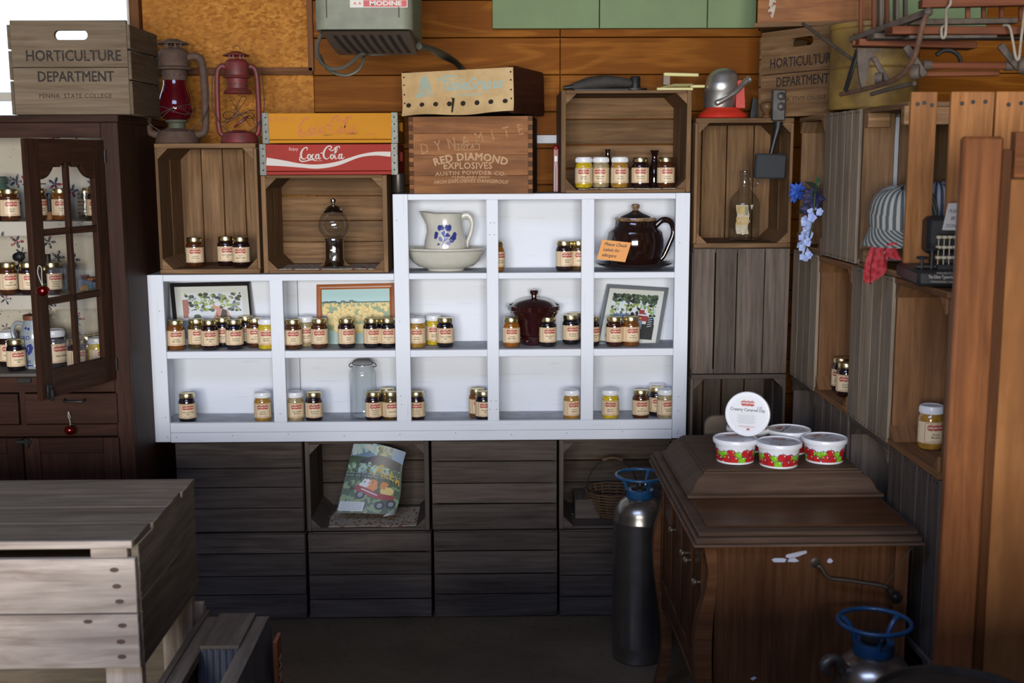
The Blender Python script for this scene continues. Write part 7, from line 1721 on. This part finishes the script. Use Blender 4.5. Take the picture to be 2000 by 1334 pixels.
# ================================================================= FLOWERS
fl_ = thing('artificial_flowers', 'bunch of blue and pale artificial flowers hanging beside the grey crate', 'flowers', (0, 0, 0))
M_FB = plain('petal_blue', (.015, .06, .36), .6, col2=(.03, .12, .55), scale=60); M_FN = plain('petal_navy', (.012, .012, .06), .6); M_FW = plain('petal_pale', (.48, .56, .80), .6, col2=(.25, .34, .72), scale=90); M_FL = plain('leaf_green', (.03, .075, .035), .55); M_STM = plain('stem', (.05, .08, .03), .6)
def bloom(c, R_, n_, mat, nm, w_=.3, seed=0, tilt=.5, nrm=(-.5, -1, .1)):
    r = random.Random(seed); mb = MB(); N = Vector(nrm).normalized(); A = N.orthogonal().normalized(); B_ = N.cross(A)
    for k in range(n_):
        a = 2 * math.pi * k / n_ + r.uniform(-.2, .2); d = (A * math.cos(a) + B_ * math.sin(a)); sd_ = N.cross(d); L_ = R_ * r.uniform(.8, 1.1); tl = tilt * r.uniform(.5, 1.4)
        mb.sheet(lambda u, v: Vector(c) + d * (L_ * v) + N * (tl * L_ * v * (1 - .6 * v)) + sd_ * (L_ * w_ * (u - .5) * 2 * math.sin(math.pi * min(.97, .12 + .85 * v))) + N * (.10 * L_ * (1 - (2 * u - 1) ** 2)) * -1, 4, 6)
        mb.sheet(lambda u, v: Vector(c) + d * (L_ * v) + N * (tl * L_ * v * (1 - .6 * v) - .0012) + sd_ * (L_ * w_ * (.5 - u) * 2 * math.sin(math.pi * min(.97, .12 + .85 * v))) + N * (.10 * L_ * (1 - (2 * u - 1) ** 2)) * -1, 4, 6)
    return mb.build(nm, mat, fl_)
FX = RX - .03
def fp2(x, y): return tuple(PX(x, y, FX))
bloom(fp2(1560, 372), .034, 9, M_FB, 'blue_bloom', .22, 1); bloom(fp2(1556, 380), .028, 8, M_FB, 'blue_bloom', .25, 2)
bloom(fp2(1588, 386), .036, 8, M_FN, 'navy_bloom', .35, 3); bloom(fp2(1584, 408), .034, 8, M_FN, 'navy_bloom', .35, 4)
r = random.Random(12)
for k in range(26):
    t_ = k / 25; x = 1588 - 22 * t_ ** 1.3 + r.uniform(-12, 10) * (1 - .3 * t_); y = 404 + 104 * t_ + r.uniform(-4, 4)
    q_ = fp2(x, y); bloom((q_[0] + r.uniform(-.01, .012), q_[1] + r.uniform(-.012, .012), q_[2]), .011 + .004 * r.random(), 5, M_FW, 'pale_blossom', .5, k + 20, .3)
MB().tube(curve3([fp2(1600, 350), fp2(1592, 380), fp2(1588, 430), fp2(1576, 480), fp2(1568, 505)], 5), .0022, 6).tube(curve3([fp2(1598, 365), fp2(1580, 372), fp2(1562, 374)], 4), .002, 6).build('stem', M_STM, fl_)
for (x0_, y0_, x1__, y1__) in ((1600, 368, 1573, 355), (1590, 412, 1556, 414), (1596, 375, 1578, 380), (1598, 362, 1596, 345)):
    A_, B__ = Vector(fp2(x0_, y0_)), Vector(fp2(x1__, y1__)); d_ = B__ - A_; sd_ = d_.cross(Vector((-.6, -1, 0)).normalized()).normalized()
    mb = MB()
    for off in (0, .001): mb.sheet(lambda u, v: A_ + d_ * v + sd_ * (.008 * (u - .5) * 2 * (1 if off == 0 else -1) * math.sin(math.pi * min(.98, v + .03))) + Vector((-.004 * (1 - (2 * u - 1) ** 2) + off, 0, 0)), 4, 8)
    mb.build('leaf', M_FL, fl_)

# ================================================================= CAPS, BANDANA, TYPEWRITER
def stripes(name, c1, c2, sc_, axis='X', rot=(0, 0, 0)):
    m, nt, b = NT(name); wv = nt.nodes.new('ShaderNodeTexWave'); wv.inputs['Scale'].default_value = sc_; wv.bands_direction = axis; wv.inputs['Distortion'].default_value = .0
    nt.links.new(coords(nt, 'UV', (1, 1, 1), rot), wv.inputs[0]); nt.links.new(mix(nt, c1, c2, ramp(nt, wv.outputs[1], [(.45, 0.0), (.55, 1.0)])), b.inputs['Base Color']); b.inputs['Roughness'].default_value = .9; return m
M_ST = stripes('hickory_stripe', (.07, .085, .09), (.34, .35, .32), 9.0); M_ST2 = stripes('hickory_stripe_blue', (.05, .065, .12), (.38, .41, .45), 9.0); M_STB = stripes('hickory_bill', (.07, .085, .09), (.33, .34, .31), 5.0, 'X', (0, 0, .3))
def cap(label, c, rz, m1, s_=1.0, tilt=0):
    o = thing('engineer_cap', label, 'cap', c, (R(tilt), 0, R(rz)), 'striped engineer caps in the top right crate'); o.scale = (s_,) * 3
    def cr(u, v):
        a = 2 * math.pi * u; rr_ = .078 * (1 + .04 * math.sin(a * 6) * v); z_ = .030 + .062 * math.sin(v * math.pi / 2) + .004 * math.sin(a * 5) * v; k = math.cos(v * math.pi / 2 * .97) ** .55 if v > 0 else 1
        return Vector((rr_ * 1.08 * k * math.cos(a), rr_ * k * math.sin(a), z_))
    MB().sheet(cr, 48, 12).build('crown', m1, o)
    MB().lathe([(.079, -.004), (.0805, -.003), (.0810, .030), (.0785, .036), (.076, .030), (.076, -.003)], 48, 0, Matrix.Diagonal((1.08, 1, 1, 1)), cap=False).build('band', m1, o)
    mb = MB()
    def bl(u, v, off=0):
        a = R(-90 + 130 * (u - .5)); r0 = .079; e_ = .058 * math.cos((u - .5) * 2.6) ** .7 * v; return Vector(((r0 * 1.08 + e_) * math.cos(a), (r0 + e_) * math.sin(a), -.002 - .030 * v * (1 if True else 0) - .018 * (2 * u - 1) ** 2 * v + off))
    mb.sheet(lambda u, v: bl(u, v), 24, 6); mb.sheet(lambda u, v: bl(1 - u, v, -.0025), 24, 6); mb.build('bill', M_STB, o)
    return o
cc = PY(1757, 425, 2.99); cap('grey striped engineer cap hanging with its bill forward, over the red bandana', tuple(cc + Vector((.02, .03, -.012))), -28, M_ST, .98, 12)
cc = PY(1842, 415, 3.08); cap('blue striped engineer cap half hidden behind the orange end board', tuple(cc + Vector((.0, .05, -.01))), 10, M_ST2, .95, 0)
m, nt, b = NT('bandana_red'); vo = nt.nodes.new('ShaderNodeTexVoronoi'); vo.inputs['Scale'].default_value = 70; nt.links.new(coords(nt, 'Object'), vo.inputs[0])
nt.links.new(mix(nt, (.27, .008, .012), (.36, .04, .05), ramp(nt, vo.outputs[0], [(.3, 0.0), (.7, 1.0)])), b.inputs['Base Color']); b.inputs['Roughness'].default_value = .9
ba = [PY(1760, 472, 2.93), PY(1712, 480, 2.98)]; M_BW = plain('bandana_white', (.55, .45, .42), .9)
def bn(u, v, off=0):
    top = ba[1].lerp(ba[0], u); L_ = .105 * (.45 + .55 * abs(math.sin((u * 1.0 + .12) * math.pi * 1.15)) ** .6) * (1.1 - .65 * u)
    fx = math.sin(u * 15) * .007 * (.3 + v); return top + Vector((-.02 + fx + .014 * v - .006 * math.sin(v * 3) + off, -.018 + fx * .7 - off, -L_ * v)) + Vector((-.03 * v * (1 - u), 0, 0))
mb = MB(); mb.sheet(lambda u, v: bn(u, v), 24, 10, 0); mb.sheet(lambda u, v: bn(1 - u, v, .0015), 24, 10, 0)
for k in range(7):
    a_ = -1.2 + k * .4; mb.flat(petal(.62 + .06 * math.cos(a_ + 1.57), .35 + .10 * math.sin(a_ + 1.57), .10, .03, math.degrees(a_ + 1.57)), lambda x, y: bn(min(max(x, 0), 1), min(max(1 - y, 0), 1), -.002), 1)
mb.flat(stroke2([(.45, .2), (.5, .5), (.62, .72), (.8, .7), (.95, .6)], .02), lambda x, y: bn(x, 1 - y, -.002), 1)
tag(mb.build('bandana', [m, M_BW]), 'red paisley bandana hanging under the grey striped cap', 'bandana')
tag(MB().box((RX + .16, 3.264, 1.3135 + .205), (.30, .016, .41), long=2, tone=1).build('white_board', plain('white_board_paint', (.55, .58, .64), .5)), 'white board wedged upright between the grey slatted crate and the cap crate', 'board')
TWZ = .001 + 3 * RC + .0008
o_ = PY(1768, 548, 2.66)
tw = thing('typewriter', 'old black iron typewriter with cream keys on the right crate stack', 'typewriter', (1.005, 2.66, TWZ), (0, 0, R(-8)))
M_TW = plain('typewriter_black', (.030, .030, .032), .45, .3, var=.3)
MB().box((.15, .13, .020), (.36, .25, .038), ch=.008).build('base', M_TW, tw)
MB().box((.17, .16, .055), (.26, .16, .04), ch=.006).box((.15, .20, .11), (.26, .09, .09), ch=.01).build('body', M_TW, tw)
mb = MB(); mb.flat(text('The Oliver Typewriter Co. Chicago', .0105, bold=.02, sx=.60), lambda x, y: Vector((x + .040, .0044, y + .024))); mb.flat(text('MANUFACTURED BY', .006), lambda x, y: Vector((x + .040, .0044, y + .033))); mb.flat(text('TYPEWRITERS CHICAGO U.S.A.', .006), lambda x, y: Vector((x + .040, .0044, y + .0125)))
mb.build('maker_lettering', plain('pale_paint', (.45, .42, .36), .6), tw)
M_KEY = plain('cream_key', (.58, .52, .36), .4)
for row in range(3):
    for k in range(9):
        MB().box((.022 + k * .0125 + row * .006, .045 + row * .026, .066 + row * .022), (.0112, .014, .007), ch=.0015).box((.022 + k * .0125 + row * .006, .045 + row * .026, .050 + row * .011), (.002, .003, .03 + row * .02)).build('key', M_KEY, tw)
mb = MB(); mb.box((.085, .075, .042), (.13, .08, .016)); mb.build('key_bed', M_TW, tw)
for x, z_ in ((-.012, .062), (.010, .082)):
    MB().tube([(x, .05, .03), (x, .05, z_)], .0035, 8).lathe([(.013, 0), (.014, .003), (.012, .006), (.001, .006)], 18, 0, Matrix.Translation((x, .05, z_))).build('spool_post', M_TW, tw)
MB().box((.005, .06, .044), (.06, .022, .008), ch=.003).build('lever', M_TW, tw)
ca_, cb_, cc_, cd_ = PY(1852, 397, 2.80), PY(1898, 396, 2.80), PY(1888, 450, 2.74), PY(1840, 449, 2.74); qn = quad(ca_, cb_, cc_, cd_)
mb = MB(); mb.sheet(lambda u, v: qn(u, v), 3, 3); mb.sheet(lambda u, v: qn(1 - u, v, -.0008), 3, 3)
for i, ln in enumerate(('PLEASE', 'BE CAREFUL', "DON'T TOUCH")): mb.flat(text(ln, .0115, align='LEFT', shear=.15, sx=.85), lambda x, y, i=i: qn((x + .006 + .004 * (i == 1) * 2) / .056, (y + .058 * (.76 - .3 * i)) / .064, .0006), 1)
tag(mb.build('notice_card', [plain('card_white', (.62, .60, .54), .8), M_INK]), 'small white handwritten card propped on the typewriter', 'card')

# ================================================================= FOREGROUND CRATES AT THE LEFT
FX1, FY0, FZ1 = -.735, 2.30, .847; FD = .47; FW = 1.05; FH = .285
fc = thing('pale_crate', 'big pale weathered crate in the left foreground with a slatted top', 'crate', (0, 0, 0), (0, 0, 0), 'pale weathered crates in the left foreground')
FX0 = FX1 - FW
mb = MB()
for k in range(4): mb.box(((FX0 + FX1) / 2, FY0 + FD * (k + .5) / 4, FZ1 - .007), (FW, FD / 4 - .003, .014), Matrix.Translation((rnd.uniform(-.004, .004), 0, rnd.uniform(-.0015, 0))), long=0)
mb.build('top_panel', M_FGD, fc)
MB().box(((FX0 + FX1) / 2 - .004, FY0 - .0045, FZ1 - .008), (FW, .008, .016), long=0, tone=1.1).build('top_edge', M_FG, fc)
zz = FZ1 - .040; zm = zz - .118; zb_ = zm - .118
for (a, b2) in ((zm + .0015, zz), (zb_, zm - .0015)):
    mb = MB(); mb.box(((FX0 + FX1) / 2 - .003, FY0 + .008, (a + b2) / 2), (FW, .016, b2 - a), long=0, tone=1.05)
    for q in (.22, .5, .80):
        px_ = FX1 - .040 + rnd.uniform(-.006, .006); zq = a + (b2 - a) * q
        mb.lathe([(.0062, 0), (.0062, .0008)], 10, 1, Matrix.Translation((px_, FY0 - .0006, zq)) @ Matrix.Rotation(R(90), 4, 'X') @ Matrix.Diagonal((1.5, .8, 1, 1)))
    if b2 == zm - .0015: mb.lathe([(.006, 0), (.006, .0008)], 10, 1, Matrix.Translation((FX1 - .105, FY0 - .0006, b2 - .014)) @ Matrix.Rotation(R(90), 4, 'X') @ Matrix.Diagonal((1.6, .7, 1, 1)))
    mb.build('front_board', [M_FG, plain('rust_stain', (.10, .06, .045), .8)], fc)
mb = MB(); mb.box((FX1 - .008, FY0 + FD / 2 + .009, FZ1 - .075), (.016, FD - .02, .120), long=1, tone=1).box((FX1 - .008, FY0 + FD / 2 + .009, FZ1 - .207), (.016, FD - .02, .1436), long=1, tone=.9)
for k in range(6):
    for yy in (FY0 + .030, FY0 + FD - .030): mb.lathe([(.0055, 0), (.0055, .0008)], 8, 1, Matrix.Translation((FX1 + .0002, yy, FZ1 - .04 - k * .042)) @ Matrix.Rotation(R(90), 4, 'Y'))
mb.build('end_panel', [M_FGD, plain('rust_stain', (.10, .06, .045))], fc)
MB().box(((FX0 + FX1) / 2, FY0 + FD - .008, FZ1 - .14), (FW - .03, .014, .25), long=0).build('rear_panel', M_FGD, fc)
MB().box((FX1 - .055, FY0 + .012, FZ1 - .0275), (.075, .022, .023)).build('spacer_block', M_FG, fc)
for yy in (FY0 + .035, FY0 + FD - .03):
    MB().box((FX1 - .045, yy, (zb_ + .30) / 2 + .0), (.075, .03, zb_ - .302), long=2).build('leg', M_FG, fc)
# lower crate of the pair, turned a little, its end board showing at the right
f2 = thing('pale_crate', 'pale weathered crate under the big foreground crate, its end boards showing', 'crate', (0, 0, 0), (0, 0, 0), 'pale weathered crates in the left foreground')
xe_ = FX1 + .006
for (z0_, z1_, nm) in ((.40, .50, 'end_panel'), (.02, .30, 'end_panel')):
    mb = MB().box((xe_ + .004, FY0 + FD / 2 + .03, (z0_ + z1_) / 2), (.014, FD + .0, z1_ - z0_), long=1)
    for k in range(3): mb.lathe([(.0055, 0), (.0055, .0008)], 8, 1, Matrix.Translation((xe_ + .0115, FY0 + FD - .0, z0_ + .02 + k * .03)) @ Matrix.Rotation(R(90), 4, 'Y'))
    mb.build(nm, [M_FGD, plain('rust_stain', (.10, .06, .045))], f2)
MB().box((xe_ - .022, FY0 + FD + .03, .26), (.035, .03, .515), long=2).build('corner_post', M_FG, f2)
MB().box((xe_ - .022, FY0 + .06, .15), (.035, .03, .295), long=2).build('corner_post', M_FG, f2)
MB().box(((FX0 + xe_) / 2, FY0 + FD + .052, .26), (FW, .012, .48), long=0).build('rear_panel', M_FGD, f2)
MB().box(((FX0 + xe_) / 2, FY0 + FD / 2 + .03, .03), (FW - .02, FD - .04, .014), long=0).build('bottom_panel', M_FGD, f2)
# box with grey liner behind
bz = .50; q0 = PZ(520, 1198, bz)
lbx = thing('lined_box', 'wooden box with a grey plastic liner on the floor behind the pale crates', 'box', (0, 0, 0))
X1_, Y1_ = q0.x + .0, q0.y
X0_ = -.712; Y0_ = Y1_ - .50
M_LIN = plain('grey_liner', (.13, .14, .17), .45, col2=(.07, .075, .09), scale=9)
MB().box((X1_ - .010, (Y0_ + Y1_) / 2, bz - .018), (.036, Y1_ - Y0_, .022), long=1).box((X0_ + .010, (Y0_ + Y1_) / 2, bz - .018), (.036, Y1_ - Y0_, .022), long=1).build('rim', M_FGD, lbx)
mb = MB()
for xx in (X1_ - .006, X0_ + .006): mb.box((xx, (Y0_ + Y1_) / 2, bz / 2 - .012), (.012, Y1_ - Y0_ - .01, bz - .035), long=1)
for yy in (Y0_ + .006, Y1_ - .006): mb.box(((X0_ + X1_) / 2, yy, bz / 2 - .012), (X1_ - X0_ - .03, .012, bz - .035), long=0)
mb.build('body', M_FGD, lbx)
MB().box(((X0_ + X1_) / 2, Y1_ - .10, bz - .004), (X1_ - X0_ - .05, .20, .012), long=1).build('lid_board', M_FGD, lbx)
def ln2(u, v): return Vector((X1_ + .009 + .004 * math.sin(u * 31) * v + .014 * math.sin(v * 2.2), Y0_ + (Y1_ - Y0_) * u, bz - .010 - (bz - .03) * v))
def ln3(u, v): return Vector((X0_ + .02 + (X1_ - X0_ - .045) * u, Y1_ - .205 - .02 * v - .006 * math.sin(u * 40), bz - .004 - .28 * v))
mb = MB(); mb.sheet(ln2, 40, 10); mb.sheet(lambda u, v: ln2(1 - u, v) + Vector((-.002, 0, 0)), 40, 10); mb.sheet(ln3, 50, 8); mb.build('plastic_liner', M_LIN, lbx)
MB().box((X1_ + .030, Y1_ - .03, bz - .16), (.010, .06, .22), long=2).flat(text('FARM', .05, bold=.02), lambda x, y: Vector((X1_ + .0355, Y1_ - .03 + y, bz - .16 + x)), 1).build('orange_sign', [plain('sign_orange', (.30, .09, .03), .6), M_CRM], lbx)
